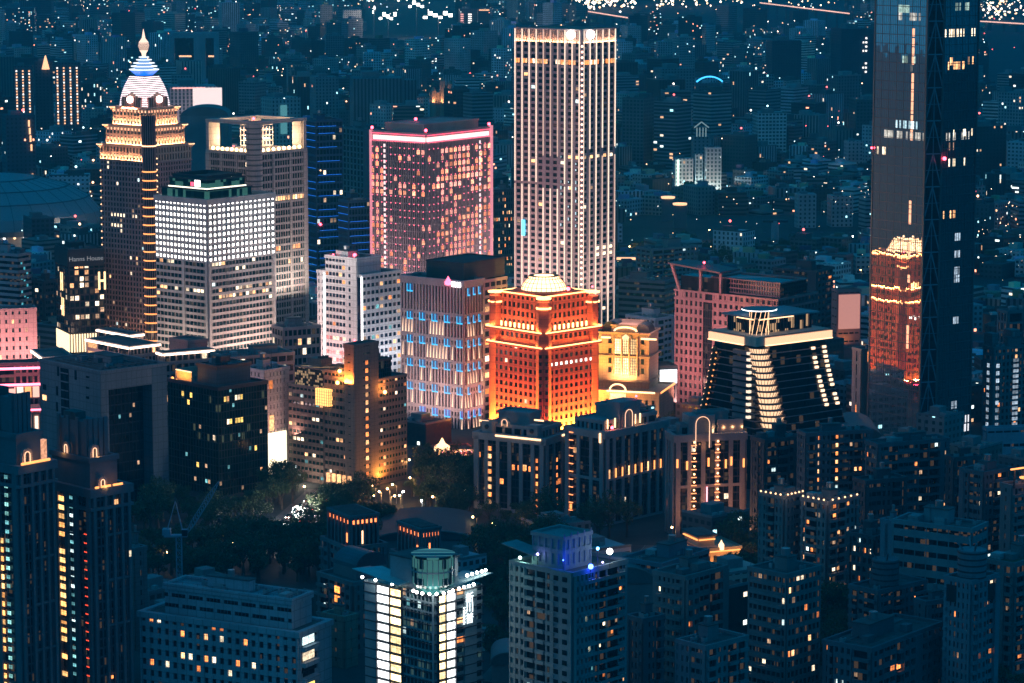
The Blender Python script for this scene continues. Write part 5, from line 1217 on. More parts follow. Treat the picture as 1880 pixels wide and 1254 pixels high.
for k, f in enumerate((.02, .16, .47, .72, .80, .98)): b.win(v, 'R', v.w('R') * f, b.h - 10 - (k % 2), .8, 3.6, LS_OR, 1.1, 'wall_light')
m2 = MB(); v.fb(m2, 'R', v.w('R') * .44, v.w('R') * .46, 8, b.h * .5, 1.0, 1.3, LS_PINK); b.put('column_light', m2)
area(b.root, (b.wr * .5, -14, 4), 30, 3, 4500, (1, .42, .2), (PI - R(12), 0, 0)); b.done()

# ---- small floodlit pavilion
def pavilion():
    b = B('lit_pavilion', 'small classical pavilion with glowing orange cornices below the dotted column tower', 'pavilion', 1246, 1282, 1358, 1008, 1120, 22)
    st = wallm('pav_stone', (.46, .34, .24)); v = b.vol(); h = b.h if b.h > 8 else 8; v.z1 = h
    mb = MB(); v.core(mb, st); v.ring(mb, h - 1.2, h, .7, 1.6, st); b.put('wall', mb)
    up = b.vol(2, 4, b.wr * .5, b.wl - 1, h, h + 4); mb = MB(); up.core(mb, st); up.ring(mb, up.z1 - .6, up.z1, .6, 1.2, st); mb.box(1, 3, up.z1, b.wr * .5 + 1, b.wl, up.z1 + .5, ROOF); b.put('upper_storey', mb)
    for vv, s in ((v, 'R'), (v, 'L'), (up, 'R'), (up, 'L')): m2 = MB(); vv.fb(m2, s, 0, vv.w(s), vv.z1 - 1.7, vv.z1 - 1.25, .3, .7, LS_OR); b.put('cornice_light', m2)
    m2 = MB(); p = v.P('R', v.w('R') * .55, .2, h); m2.lathe(p[0], p[1], [(1.0, h - 1), (1.1, h + 1.0), (.4, h + 2.0), (.1, h + 2.8)], LS_WARM, 10); b.put('gate_finial', m2)
    for k in range(6): b.win(v, 'R', v.w('R') * (.08 + .165 * k), h * .45, 1.4, h * .5, G_D if k != 3 else W_WA, .1, 'window')
    for k in range(3): b.win(v, 'L', v.w('L') * (.2 + .3 * k), h * .45, 1.4, h * .5, W_OR, .1, 'window')
    for s in 'LR': area(b.root, v.P(s, v.w(s) / 2, 3, .6), .6, v.w(s), 3600, (1, .40, .10), (PI, R(8), 0) if s == 'L' else (PI - R(8), 0, PI / 2))
    b.done()
pavilion()

# ---- low gold lit building beside the blue window tower
b = plain('arcade_hall', 'low gold lit arcaded hall below the blue window tower', 'hall', 792, 806, 872, 832, 1370, 15, (.4, .14, .10), 4.5, 3, 10, 1.2, .3, 0, kit=False)
v = b.v
for k in range(10): b.win(v, 'R', v.w('R') * (k + .5) / 10, b.h * .78, 2.2, 3.4, glowm('arcade_gold', (1, .50, .14), 2.2), .45, 'arcade_light')
for k in range(9): b.win(v, 'R', v.w('R') * (k + 1) / 10, b.h * .35, .7, 4.4, LS_PINK, .5, 'pilaster_light')
m2 = MB(); m2.lathe(3, b.wl * .4, [(4, b.h), (3.6, b.h + 2), (1.6, b.h + 3.4), (.2, b.h + 6)], LS_WARM, 14); b.put('roof_lantern', m2)
area(b.root, v.P('R', v.w('R') / 2, 4, 1), 1, v.w('R'), 3000, (1, .2, .2), (PI - R(8), 0, PI / 2)); b.done()

# ---- gothic pair at the lower edge
def cathedral_tower(lab, xl, xc, xr, yt, D, a, land, cols, seed):
    b = B('gothic_tower', lab, 'apartment tower', xl, xc, xr, yt, D, a, land=land); v = b.vol(); st = wallm('gothic_blue', (.15, .17, .19)); wl, wr, h = b.wl, b.wr, b.h; r = random.Random(seed)
    mb = MB(); v.core(mb, ARCH_GL); b.put('glazing', mb); mb = MB(); FH = 2.95; nf = int(h / FH)
    for s in 'LR':
        W_ = v.w(s); v.grid(mb, s, nf, 9, .6, .22, .3, wallm('gothic_dim', (.07, .08, .10)))
        for t in (0, .30, .52, .74, .93): v.fb(mb, s, W_ * t, W_ * t + W_ * .07, 0, h, -.1, 1.1, st)
        for k in range(1, int(h / 15)): v.fb(mb, s, W_ * .30, W_, h - k * 15, h - k * 15 + .7, -.1, .9, st)
    v.ring(mb, h - 1.6, h + 1.2, 1.2, 1.8, st); v.ring(mb, h - 6, h - 5, 1.2, 1.4, st); b.put('cladding', mb)
    t1 = b.vol(1, 2, wr - 3, wl - .5, h, h + 10); mb = MB(); t1.core(mb, st); t1.ring(mb, t1.z1 - .6, t1.z1 + 1.0, .6, 1.2, st); b.put('upper_tier', mb)
    t2 = b.vol(3, 5.5, wr - 5, wl - 1.5, t1.z1, t1.z1 + 12); mb = MB(); t2.core(mb, st)
    for s in 'LR':
        for t in (0, .28, .6, .9): t2.fb(mb, s, t2.w(s) * t, t2.w(s) * t + 1.4, t2.z0, t2.z1 + 1.2, -.1, .6, st)
    mb.box(7, 12, t2.z1, wr - 12, wl - 5, t2.z1 + 2.5, ROOF); b.put('upper_tier', mb)
    for s, f, m, w, z1_, hh in cols:
        k = 0; z = h - z1_
        while z > 2:
            if r.random() < .97:
                mm = m if not isinstance(m, list) else r.choice(m); b.win(v, s, v.w(s) * f, z, w, hh, mm, .62, 'window')
            z -= FH; k += 1
    return b, v, t1, t2
dots_red = glowm('dot_ember', (1, .08, .03), 2.2, False); teal_w = roomm('room_teal2', (.35, .85, .8), .9)
b, v, t1, t2 = cathedral_tower('gothic apartment tower with a ladder of amber windows, below the arch framed office', 90, 168, 236, 905, 950, 44, 'the amber ladder gothic tower', [('L', .68, [roomm('room_amber2', (1, .42, .12), 1.7), roomm('room_amber3', (1, .52, .18), 1.9)], 3.4, 4, 1.6), ('L', .45, [teal_w, W_TE, W_TE, W_CO], 1.6, 3, 1.0), ('L', .13, dots_red, 1.5, 14, .35)], 2)
b.v = v
for tt, s, f in ((t1, 'R', .35), (t2, 'R', .2), (t2, 'L', .6)):
    x, y, z = tt.P(s, tt.w(s) * f, 1.2, tt.z0 + .6); lit_arch(b, x, y, z, .8, 2.4, 'x' if s == 'R' else 'y')
for k in range(5):
    m2 = MB(); v.fb(m2, 'R', v.w('R') * (.05 + .16 * k), v.w('R') * (.05 + .16 * k) + (2.8 if k in (1, 3) else 1.3), b.h + 1.4, b.h + 2.0, .9, 1.4, LS_OR); b.put('ledge_light', m2); 
    if k % 2: point(v.P('R', v.w('R') * (.1 + .16 * k), 1.6, b.h + 2.4), 90, (1, .3, .06), .3, b.root)
b.win(v, 'R', v.w('R') * .6, b.h - 4, 1.5, 1.6, W_WA, 1.2, 'window'); b.win(v, 'R', v.w('R') * .95, b.h - 22, .8, 2, W_CR, 1.2, 'window'); b.win(v, 'R', v.w('R') * .4, b.h - 62, .8, 1, W_OR, 1.2, 'window'); b.done()
b, v, t1, t2 = cathedral_tower('gothic apartment tower at the lower edge cut by the left border', -75, 34, 96, 862, 930, 50, 'the ember dotted gothic tower', [('L', .32, [roomm('room_amber2', (1, .42, .12), 1.7), roomm('room_amber3', (1, .52, .18), 1.9)], 3.4, 24, 1.6), ('L', .19, [teal_w, teal_w, W_TE], 1.6, 3, 1.2), ('L', .04, dots_red, 1.5, 14, .35)], 5)
b.v = v
x, y, z = t1.P('R', t1.w('R') * .3, 1.2, t1.z0 + 1); lit_arch(b, x, y, z, 1.2, 3, 'x')
m2 = MB(); v.fb(m2, 'R', v.w('R') * .02, v.w('R') * .85, b.h + 1.4, b.h + 2.1, .9, 1.5, LS_OR); b.put('ledge_light', m2); point(v.P('R', v.w('R') * .3, 2, b.h + 3), 260, (1, .4, .12), .3, b.root)
m2 = MB(); m2.box(6, 2.4, t1.z0, 14, 3.9, t1.z0 + 7.5, roomm('hall_dim', (1, .45, .25), .9)); b.put('lit_hall', m2); b.done()

# ---- slab hotel with rows of square windows
def slab():
    b = B('slab_building', 'pale blue slab block with rows of square windows and a setback roof storey', 'office', 258, 548, 606, 1166, 930, 62, land='the pale blue slab block')
    st = wallm('slab_white', (.36, .40, .44), joint=(3.5, 3.5)); gl = glassm('glass_slab', (.01, .015, .025), .12, 2.0, 3.5, glow=.04, frac=.1); v = b.vol(); wl, wr, h = b.wl, b.wr, b.h
    mb = MB(); v.core(mb, gl); b.put('glazing', mb); mb = MB(); nf = int(h / 3.5)
    n = 20; v.grid(mb, 'L', nf, n, 1.5, .42, .6, st); v.grid(mb, 'R', nf, 3, 1.6, .42, .6, st, u0=0, u1=wr * .6); v.ring(mb, h - 1.0, h + 1.0, .9, 2, st); v.fb(mb, 'R', wr * .55, wr, 0, h, -.1, .5, st); b.put('cladding', mb)
    top = b.vol(4, 5, wr - 3, wl - 7, h, h + 9); mb = MB(); mb.box(.5, .5, h, wr - .5, wl - .5, h + .3, ROOF); top.core(mb, st); top.ring(mb, top.z1 - .6, top.z1 + 1.4, .5, 1.2, st); b.put('roof_storey', mb)
    for k in range(36):
        for zz in (h + 3.2, h + 6.6): b.win(top, 'L', top.w('L') * (k + .5) / 36, zz, 1.2, 1.2, gl, .03, 'roof_window') if (k * 7 + int(zz)) % 5 else None
    lc = [(16, nf - 2), (15, nf - 2), (13, nf - 2), (13, nf - 2)]
    v.lit('L', nf, n, 1.6, .46, [(19 - i, nf - j) for i, j in ((10, 1), (9, 1), (5, 2), (8, 2), (10, 2), (13, 2), (2, 1), (1, 1), (5, 4), (6, 4), (8, 4), (9, 4), (12, 4), (1, 5), (3, 5), (7, 5), (14, 4), (11, 5))], mats=[W_OR, W_WA, W_OR, W_CR], d=.1)
    for k in range(5):   # balconies on the end bay
        z = h - 5 - k * 5.2; m2 = MB(); v.fb(m2, 'R', 0.5, wr * .5, z - .5, z + .9, .6, 2.2, st); b.put('balcony', m2); b.win(v, 'R', wr * .25, z + 2.6, wr * .36, 2.6, (W_CO, W_CR, G_D, roomm('room_yellow', (1, .65, .15), 1.2), G_D)[k], .7, 'window')
    roof_kit(b, top, 3, st, True, 12); b.done()
slab()
b = plain('apartment_block', 'narrow beige end block right behind the pale blue slab', 'apartments', 592, 632, 655, 1138, 985, 50, (.30, .26, .20), 3.2, 4, 3, 1.6, .6, .03, joint=(2.6, 3.2)); b.done()

# ---- white lamp tower with glass canopy and vertical sign
def white_lamp_tower():
    b = B('apartment_tower', 'apartment tower with glaring white and amber balcony columns and a vertical sign', 'apartment tower', 672, 795, 884, 1092, 900, 46, land='the white lamp tower')
    gm = wallm('metal_pale', (.30, .36, .38), .5, .2); gl = glassm('glass_lamp', (.012, .03, .035), .1, 1.4, 3.1, glow=.06, frac=.2, gcol=(.5, 1, .9)); v = b.vol(); wl, wr, h = b.wl, b.wr, b.h; FH = 3.02; nf = int(h / FH)
    mb = MB(); v.core(mb, gl); b.put('glazing', mb); mb = MB()
    yl = [b.u(p, side='L') for p in (740, 718, 694, 674)]; xr_ = [b.u(p) for p in (802, 816, 834, 846, 872, 884)]
    L = v.w('L')
    v.grid(mb, 'L', nf, 8, .25, .18, .35, gm, u1=yl[0]); v.grid(mb, 'R', nf, 2, .3, .2, .35, gm, u1=xr_[0]); v.grid(mb, 'R', nf, 3, .3, .35, .35, gm, u0=xr_[2])
    v.fb(mb, 'L', yl[2], L, 0, h, -.1, .7, gm); v.fb(mb, 'R', xr_[3] + 1, xr_[4], 0, h, -.1, .8, gm); b.put('cladding', mb)
    for k in range(nf + 1):
        m2 = MB(); z = k * FH
        if z > b.z(1254) - 10:
            v.fb(m2, 'L', 0, L + .3, z - .18, z + .12, .3, .95, DM); v.fb(m2, 'R', 0, wr + .3, z - .18, z + .12, .3, .95, DM); b.put('floor_slab', m2)
    lampw = roomm('lamp_white', (.95, 1, 1), 3.2); amb = roomm('room_gold', (1, .72, .34), 2.6)
    k = nf - 1
    while k * FH > b.z(1254) - 10:
        z = (k + .55) * FH
        for s, u0, u1, m, nm in (('L', yl[1] + .2, yl[2] - .2, lampw, 'lamp_balcony'), ('L', yl[0] + .2, yl[1] - .2, amb, 'window'), ('R', xr_[0] + .2, xr_[1] - .2, amb, 'window'), ('R', xr_[1] + .2, xr_[2] - .2, lampw, 'lamp_balcony')):
            b.win(v, s, (u0 + u1) / 2, z, abs(u1 - u0), 2.2 if nm == 'window' else 2.3, m, .42, nm)
        k -= 1
    for s, u in (('L', yl[1]), ('L', yl[2]), ('L', yl[0]), ('R', xr_[1]), ('R', xr_[2]), ('R', xr_[0])):
        m2 = MB(); v.fb(m2, s, u - .15, u + .15, 0, h, .3, 1.0, DM); b.put('column', m2)
    m2 = MB(); m2.bar((-.4, -.4, 0), (-.4, -.4, h), .5, gm); b.put('corner_column', m2)
    # crown: glass bow with winged canopies and lamp rows
    bw = MB(); bw.lathe(3.5, 3.5, [(4.5, h), (6.5, h + 3), (6.5, h + 11.0), (6.9, h + 11.4), (6.9, h + 12)], glassm('bow_glass', (.02, .09, .09), .15, 1.2, 3, glow=.12, frac=.5, gcol=(.3, 1, .9)), 24); b.put('glass_bow', bw)
    m2 = MB()
    for k in range(24): a = 2 * PI * k / 24; m2.bar((3.5 + 6.6 * cos(a), 3.5 + 6.6 * sin(a), h + 3), (3.5 + 6.6 * cos(a), 3.5 + 6.6 * sin(a), h + 11.4), .2, gm)
    m2.lathe(3.5, 3.5, [(6.75, h + 6.8), (6.75, h + 7.3)], gm, 24); b.put('mullion', m2)
    m2 = MB(); m2.box(2, 4, h, wr * .7, wl * .7, h + 9, gm); m2.box(1.6, 3.6, h + 9, wr * .7 + .4, wl * .7 + .4, h + 9.5, ROOF); b.put('stair_house', m2)
    for s, y0, y1 in (('L', yl[0] * .95, L + 3), ('R', xr_[0], wr + 2)):
        m2 = MB(); a0 = [v.P(s, y0, 2.5, h + 1.2), v.P(s, y1, 3.2, h + 3.4), v.P(s, y1 - 3, -7, h + 3.0), v.P(s, y0, -5, h + 1.2)]
        m2.loft([a0, [(x, y, z + .25) for x, y, z in a0]], wallm('canopy_glass', (.35, .5, .5), .3)); 
        for q in range(7): m2.bar(v.P(s, y0 + (y1 - y0) * q / 6, 2.6, h + 1.2 + 2.2 * q / 6), v.P(s, y0 + (y1 - y0) * q / 6, -5, h + 1.0 + 2 * q / 6), .25, gm)
        b.put('winged_canopy', m2)
    lm = glowm('lamp_glare', (1, 1, .95), 16); gg = []
    for k in range(8): a = PI * .85 + PI * .8 * k / 7; gg.append((3.5 + 6.4 * cos(a), 3.5 + 6.4 * sin(a), h + .6))
    gg += [v.P('L', L * f, 1.6, h + 1) for f in (.55, .8, 1.0)] + [v.P('R', wr * f, 1.8, h + z) for f, z in ((.45, .6), (.55, .7), (.65, .8), (.75, .9), (.62, 4.2), (.72, 4.3), (.82, 4.4), (.92, 4.4), (1.0, 4.5))]
    for p in gg: m2 = MB(); m2.ball(*p, .48, lm, 8); b.put('crown_lamp', m2)
    for f in (.3, .75): area(b.root, v.P('L', L * f, 3, h + .5), 1, 5, 260, (.85, 1, 1), (0, R(8), 0)); area(b.root, v.P('R', wr * f, 3, h + .5), 5, 1, 260, (.85, 1, 1), (R(-8), 0, 0))
    point((-3, -3, h + 1), 900, (.9, 1, 1), .5, b.root)
    # sign: three big characters with small lettering beside
    def txt(s, size, px, py, nm, side='R'):
        cu = bpy.data.curves.new(nm, 'FONT'); cu.body = s; cu.size = size; cu.extrude = .08; cu.align_x = 'CENTER'; cu.materials.append(glowm('sign_ice', (.85, .97, 1), 2.0))
        u = b.u(px, b.z(py)); p = v.P('R', u, 1.05, b.z(py)); t_ = bpy.data.objects.new(nm, cu); COL.objects.link(t_); me = bpy.data.meshes.new_from_object(t_); bpy.data.objects.remove(t_); o = link(nm, me, b.root, p); o.rotation_euler = (PI / 2, 0, 0); return o
    for ch, py in (('新', 1119), ('川', 1137), ('普', 1157)): txt(ch, 3.6, 858, py, 'sign_character')
    m2 = MB()
    for k in range(12):
        z = b.z(1128 + k * 2.7); u = b.u(849, z); v.fb(m2, 'R', u - .55, u + .45 - .3 * (k % 2), z - .12, z + .14, .82, .95, glowm('sign_ice', (.85, .97, 1), 2.0)); v.fb(m2, 'R', u - .5 + .5 * (k % 2), u - .3 + .5 * (k % 2), z - .2, z + .2, .83, .97, glowm('sign_ice', (.85, .97, 1), 2.0))
    b.put('sign_lettering', m2)
    v.lit('R', nf, 3, .5, .4, [(0, nf - 1), (0, nf - 4), (0, nf - 6), (1, nf - 9), (0, nf - 12)], mats=[W_OR, W_WA], u0=xr_[2]); v.lit('L', nf, 8, .3, .3, frac=.05, mats=[W_TE, W_CO, W_DIM], u1=yl[0]); b.done()
white_lamp_tower()

# ---- teal tower with blue roof lights
def blue_roof_tower():
    b = plain('apartment_tower', 'teal grey apartment tower with deep blue roof lighting and one starry white lamp', 'apartment tower', 938, 1052, 1150, 1058, 885, 48, (.20, .27, .28), 3.3, 12, 13, .9, .45, .0, joint=None, kit=False, balc='R', land='the blue roof tower')
    v, h = b.v, b.h; wr, wl = b.wr, b.wl; st = b.st
    m2 = MB(); v.fb(m2, 'L', 0, v.w('L') * .34, 0, h + 1, -.1, .9, st); b.put('corner_shaft', m2)
    for k in range(b.nf - 18, b.nf):
        for f in (.1, .24): b.win(v, 'L', v.w('L') * f, (k + .6) * h / b.nf, 1.9, 1.5, G_R, .95, 'shaft_window')
    t = b.vol(wr * .12, wl * .25, wr * .62, wl * .75, h + .3, h + 10); m2 = MB(); t.core(m2, st); t.ring(m2, t.z1 - .4, t.z1 + .8, .5, 1, st)
    for s in 'LR': t.grid(m2, s, 2, 5, .9, .3, .4, st)
    b.put('roof_tower', m2)
    for k in range(5):
        m2 = MB(); x, y = t.x0 + (t.x1 - t.x0) * k / 4, t.y0; m2.bar((x, y, t.z1), (x - 2, y - 2, t.z1 + 2.2), .35, st); b.put('roof_wing', m2)
    m2 = MB(); a0 = [(-1, wl * .6, h + 4), (-1, wl + 3, h + 6), (6, wl + 3, h + 6), (6, wl * .6, h + 4)]; m2.loft([a0, [(x, y, z + .3) for x, y, z in a0]], st); b.put('canopy', m2)
    blu = glowm('lamp_blue', (.05, .12, 1), 14); 
    for (x, y, z, m, r_, p, c) in ((wr * .30, -.6, h + 1.8, blu, .8, 700, (.02, .05, 1)), (wr * .48, .5, h + 6.5, glowm('lamp_skyblue', (.1, .4, 1), 12), .5, 350, (.05, .1, 1)), (wr * .66, -.5, h + 5.0, glowm('lamp_glare', (1, 1, .95), 16), .95, 380, (1, .9, .75)), (wr * .05, wl * .2, h + 4, blu, .2, 700, (.02, .05, 1)), (1, wl * .6, h + 4.4, glowm('lamp_violet', (.4, .35, 1), 10), .4, 60, (.3, .3, 1)), (0, wl * .85, h + 2.5, glowm('lamp_mint', (.7, 1, .85), 10), .5, 300, (.5, 1, .8)), (wr * .55, 0, h + 2, glowm('lamp_violet', (.4, .35, 1), 10), .3, 30, (.3, .3, 1))):
        m2 = MB(); m2.ball(x, y, z, r_, m, 10); m2.cyl(x, y, h, z, .12, DM, 6); b.put('roof_lamp', m2); point((x, y - 1.3, z), p, c, .4, b.root)
    area(b.root, (-6, wl * .8, h + 3), 1, 8, 260, (.55, 1, .8), (0, R(25), 0))
    v.lit('R', b.nf, 13, 1.1, .5, frac=.06, mats=[W_OR, W_WA, W_CR, W_TE, W_DIM]); v.lit('L', b.nf, 12, 1.1, .5, frac=.06, mats=[W_DIM, W_TE, W_CO]); b.done()
blue_roof_tower()

# ---- balcony tower behind the white lamp tower
def rotunda_tower():
    b = plain('apartment_tower', 'tan apartment tower with a column of orange windows and a barrel roofed penthouse', 'apartment tower', 584, 648, 742, 1075, 1005, 38, (.22, .19, .19), 3.3, 6, 8, 1.5, .45, .02, kit=False)
    v, h = b.v, b.h; m2 = MB(); n = 12; r = 6.5; x0 = 5
    ring = lambda y: [(x0 + r - r * cos(PI * k / n), y, h + 4 + r * .8 * sin(PI * k / n)) for k in range(n + 1)]
    m2.loft([ring(b.wl * .25), ring(b.wl * .9)], wallm('barrel_zinc', (.10, .12, .14), .4, .5)); m2.box(x0, b.wl * .25, h, x0 + 2 * r, b.wl * .9, h + 4, b.st); b.put('barrel_roof', m2)
    for k in range(12): b.win(v, 'L', v.w('L') * .42, h - 3 - k * 3.3, 3.0, 2.3, roomm('room_ember', (1, .30, .06), 1.6), .5, 'window')
    for k in range(9): b.win(v, 'L', v.w('L') * .78, h - 3 - k * 6.6, .9, 1.1, W_CO, .5, 'stair_window')
    b.beacon(b.wr * .5, 3, h + 1, .3, LS_WARM); b.done()
rotunda_tower()
# ---- two rooftop crowns with ember lights
for (xl, xc, xr, yt, D, a, lab) in ((600, 640, 696, 952, 1090, 30, 'dark apartment tower whose ribbed roof crown glows with ember lamps'), (728, 770, 810, 975, 1060, 32, 'dark apartment tower whose smaller square roof crown is ringed by ember lamps')):
    b = plain('crowned_tower', lab, 'apartment tower', xl - 10, xc, xr + 14, yt + 58, D, a, (.16, .17, .18), 3.3, 6, 7, 1.2, .45, .03, kit=False, mats=[W_DIM, W_OR])
    h = b.h; zt = b.z(yt); t = b.vol(2, 2, b.wr - 3, b.wl - 3, h + .3, zt); m2 = MB(); t.core(m2, G_D); t.ring(m2, zt - .5, zt + .5, .9, 1.6, b.st); mz = MB()
    for k in range(10): m2.box(t.x0 + (t.x1 - t.x0) * k / 10, t.y0, zt, t.x0 + (t.x1 - t.x0) * k / 10 + .5, t.y1, zt + .9, ROOF)
    for s in 'LR':
        for k in range(7): t.fb(m2, s, t.w(s) * k / 6 - .4, t.w(s) * k / 6 + .4, h, zt, .02, .9, b.st)
    b.put('roof_crown', m2); em = glowm('ember_lamp', (1, .22, .06), 3.0)
    for s in 'LR':
        for k in range(6): b.win(t, s, t.w(s) * (k + .5) / 6, zt - 2.2, 1.0, 1.4, em, .3, 'ember_lamp')
    b.win(t, 'L', t.w('L') * .08, h + 4, 1.0, 3.5, em, .9, 'ember_lamp'); b.win(t, 'R', t.w('R') * .4, h + 4, .6, 5, LS_WARM if xl < 700 else em, .9, 'ember_lamp'); b.done()
# ================================================================== plainer blocks, each placed by what the photo shows
C_BL = (.13, .15, .17); C_DK = (.075, .085, .095); C_GR = (.20, .205, .21); C_WH = (.42, .44, .47); C_PK = (.42, .24, .24); C_TN = (.26, .22, .19); C_TE = (.20, .28, .30)
TAB = [
 # xl, xc, xr, yt, D, a, colour, nl, nr, lit, label, extra
 (1465, 1480, 1602, 800, 1165, 18, C_BL, 3, 14, .05, 'dark apartment block with two columns of orange stair windows, right of the dotted column tower', dict(balc='R', litc={'R': [(c, k) for c in (2, 6) for k in range(3, 16)] + [(10, 9), (11, 9), (10, 7), (9, 12)]})),
 (1380, 1404, 1470, 812, 1180, 30, C_DK, 4, 6, .06, 'dark low apartment block squeezed between the dotted column tower and the two column block', {}),
 (1590, 1612, 1742, 820, 1150, 24, C_BL, 4, 14, .09, 'wide dark apartment block with orange kitchens below the mirror glass tower', dict(balc='R')),
 (1738, 1752, 1800, 845, 1140, 20, C_DK, 3, 6, .10, 'narrow dark apartment block at the mirror tower foot with one wide orange window', {}),
 (1395, 1440, 1474, 916, 1075, 46, C_GR, 6, 5, .02, 'grey framed apartment block with string lamps on its roof edge, dark windows', dict(rl=1)),
 (1472, 1520, 1576, 926, 1065, 44, (.26, .23, .23), 6, 7, .30, 'grey framed apartment block with string lamps on its roof and many orange rooms', dict(rl=1)),
 (1556, 1606, 1640, 990, 1045, 48, C_DK, 5, 4, .22, 'small dark apartment block with orange rooms left of the banded teal block', {}),
 (1568, 1590, 1664, 888, 1110, 26, C_DK, 3, 8, .01, 'dark stepped apartment block with a curved stair tower, nearly unlit', {}),
 (1640, 1784, 1812, 976, 1015, 58, C_TE, 7, 3, .0, 'broad teal banded block with wide blank parapets and plants on the roof', dict(pw=.3, sh=.58, fl=4.6)),
 (1618, 1640, 1658, 962, 1035, 40, (.16, .26, .31), 1, 1, .0, 'slim blank teal stair tower joined to the banded teal block', dict(pw=3, sh=.6)),
 (1375, 1445, 1506, 1060, 940, 46, C_GR, 8, 8, .10, 'tall banded apartment tower with pale floor lines and amber rooms at the lower edge', dict(balc='L', pw=.5)),
 (1560, 1612, 1700, 1090, 985, 42, C_BL, 6, 10, .07, 'apartment block with a striped stair drum on the roof and a few orange rooms', dict(drum=1)),
 (1680, 1700, 1762, 1110, 975, 30, C_BL, 3, 8, .12, 'narrow apartment block with a row of orange top floor windows beside the striped drum block', {}),
 (1735, 1784, 1832, 1072, 940, 46, (.24, .25, .28), 6, 6, .08, 'apartment tower with black panels under its top and arched balconies, near the lower corner', dict(drum=1)),
 (1808, 1862, 1935, 1040, 965, 48, C_GR, 7, 8, .10, 'apartment tower with a green roof terrace cut by the right border', dict(green=1)),
 (1512, 1600, 1730, 1196, 925, 52, C_BL, 8, 12, .12, 'low rambling apartment block with many roof huts along the lower edge', {}),
 (1764, 1806, 1856, 872, 1085, 42, C_BL, 5, 6, .16, 'dark midrise block with pale rooms stacked in its end bays', {}),
 (1838, 1858, 1920, 896, 1070, 34, C_GR, 3, 6, .06, 'balconied midrise block cut by the right border below the orange neon roof', dict(balc='R', neon=1)),
 (1770, 1792, 1860, 905, 1130, 30, C_DK, 3, 7, .05, 'low dark block behind the midrise with stacked pale rooms', {}),
 (1200, 1258, 1334, 1064, 965, 48, (.24, .22, .22), 7, 7, .09, 'apartment tower with rounded pale balconies and amber rooms right of the blue roof tower', dict(balc='L')),
 (1243, 1296, 1372, 1192, 905, 44, (.27, .26, .27), 6, 8, .03, 'beige apartment tower with a pavilion stair house at the lower edge', {}),
 (1152, 1180, 1218, 1142, 950, 40, C_BL, 4, 5, .0, 'slim unlit apartment block tucked beside the blue roof tower', {}),
 (1140, 1214, 1300, 1040, 1060, 52, (.14, .22, .27), 8, 8, .01, 'low terraced blue block with long horizontal parapets behind the rounded balcony tower', dict(pw=.2, sh=.6)),
 (0, 33, 56, 470, 1700, 60, C_WH, 3, 2, .0, 'pale office block with dark ribbon windows and a cyan lit edge by the arena', dict(pw=.0, sh=.5, cyan=1, xl=-40)),
 (55, 80, 104, 520, 1720, 50, C_DK, 3, 4, .05, 'small dark block between the cyan edged office and the boxy black building', {}),
 (1566, 1582, 1640, 645, 1430, 28, (.42, .38, .34), 3, 7, .10, 'pale stone block with tall glazed bays right behind the black cascade building', dict(fl=7, pw=1.4, sh=.2)),
 (1136, 1220, 1242, 520, 1730, 64, C_GR, 1, 2, .0, 'grey low office with long ribbon windows left of the pink stone office', dict(pw=.0, sh=.5)),
 (1150, 1205, 1240, 588, 1600, 46, (.50, .52, .58), 6, 5, .04, 'white tiled block with blue grey windows behind the classical building', dict(dep=.4)),
 (1168, 1196, 1280, 460, 1900, 34, C_TE, 3, 12, .03, 'teal mid rise block with a dotted front beyond the pink stone office', {}),
 (1420, 1500, 1528, 500, 1720, 60, C_DK, 5, 4, .05, 'dark apartment block behind the pink stone office with white stair windows', {}),
 (1806, 1824, 1892, 642, 1420, 28, C_GR, 3, 9, .05, 'grey stone block with a column of pale square windows right of the mirror glass tower', dict(joint=(1.6, 1.6), dotc=1)),
 (1832, 1850, 1930, 575, 1600, 24, C_GR, 3, 6, .02, 'pale framed gymnasium block behind the grey stone block at the right border', dict(pw=1.0, sh=.2, fl=6)),
 (230, 246, 268, 1012, 1010, 42, C_GR, 3, 3, .0, 'thin beige block wedged between the gothic tower and pale blue slab', dict(joint=(2, 2))),
 (612, 640, 686, 372, 2080, 40, (.18, .26, .29), 4, 5, .02, 'teal slab block peeping over the lower blue banded tower', {}),
]
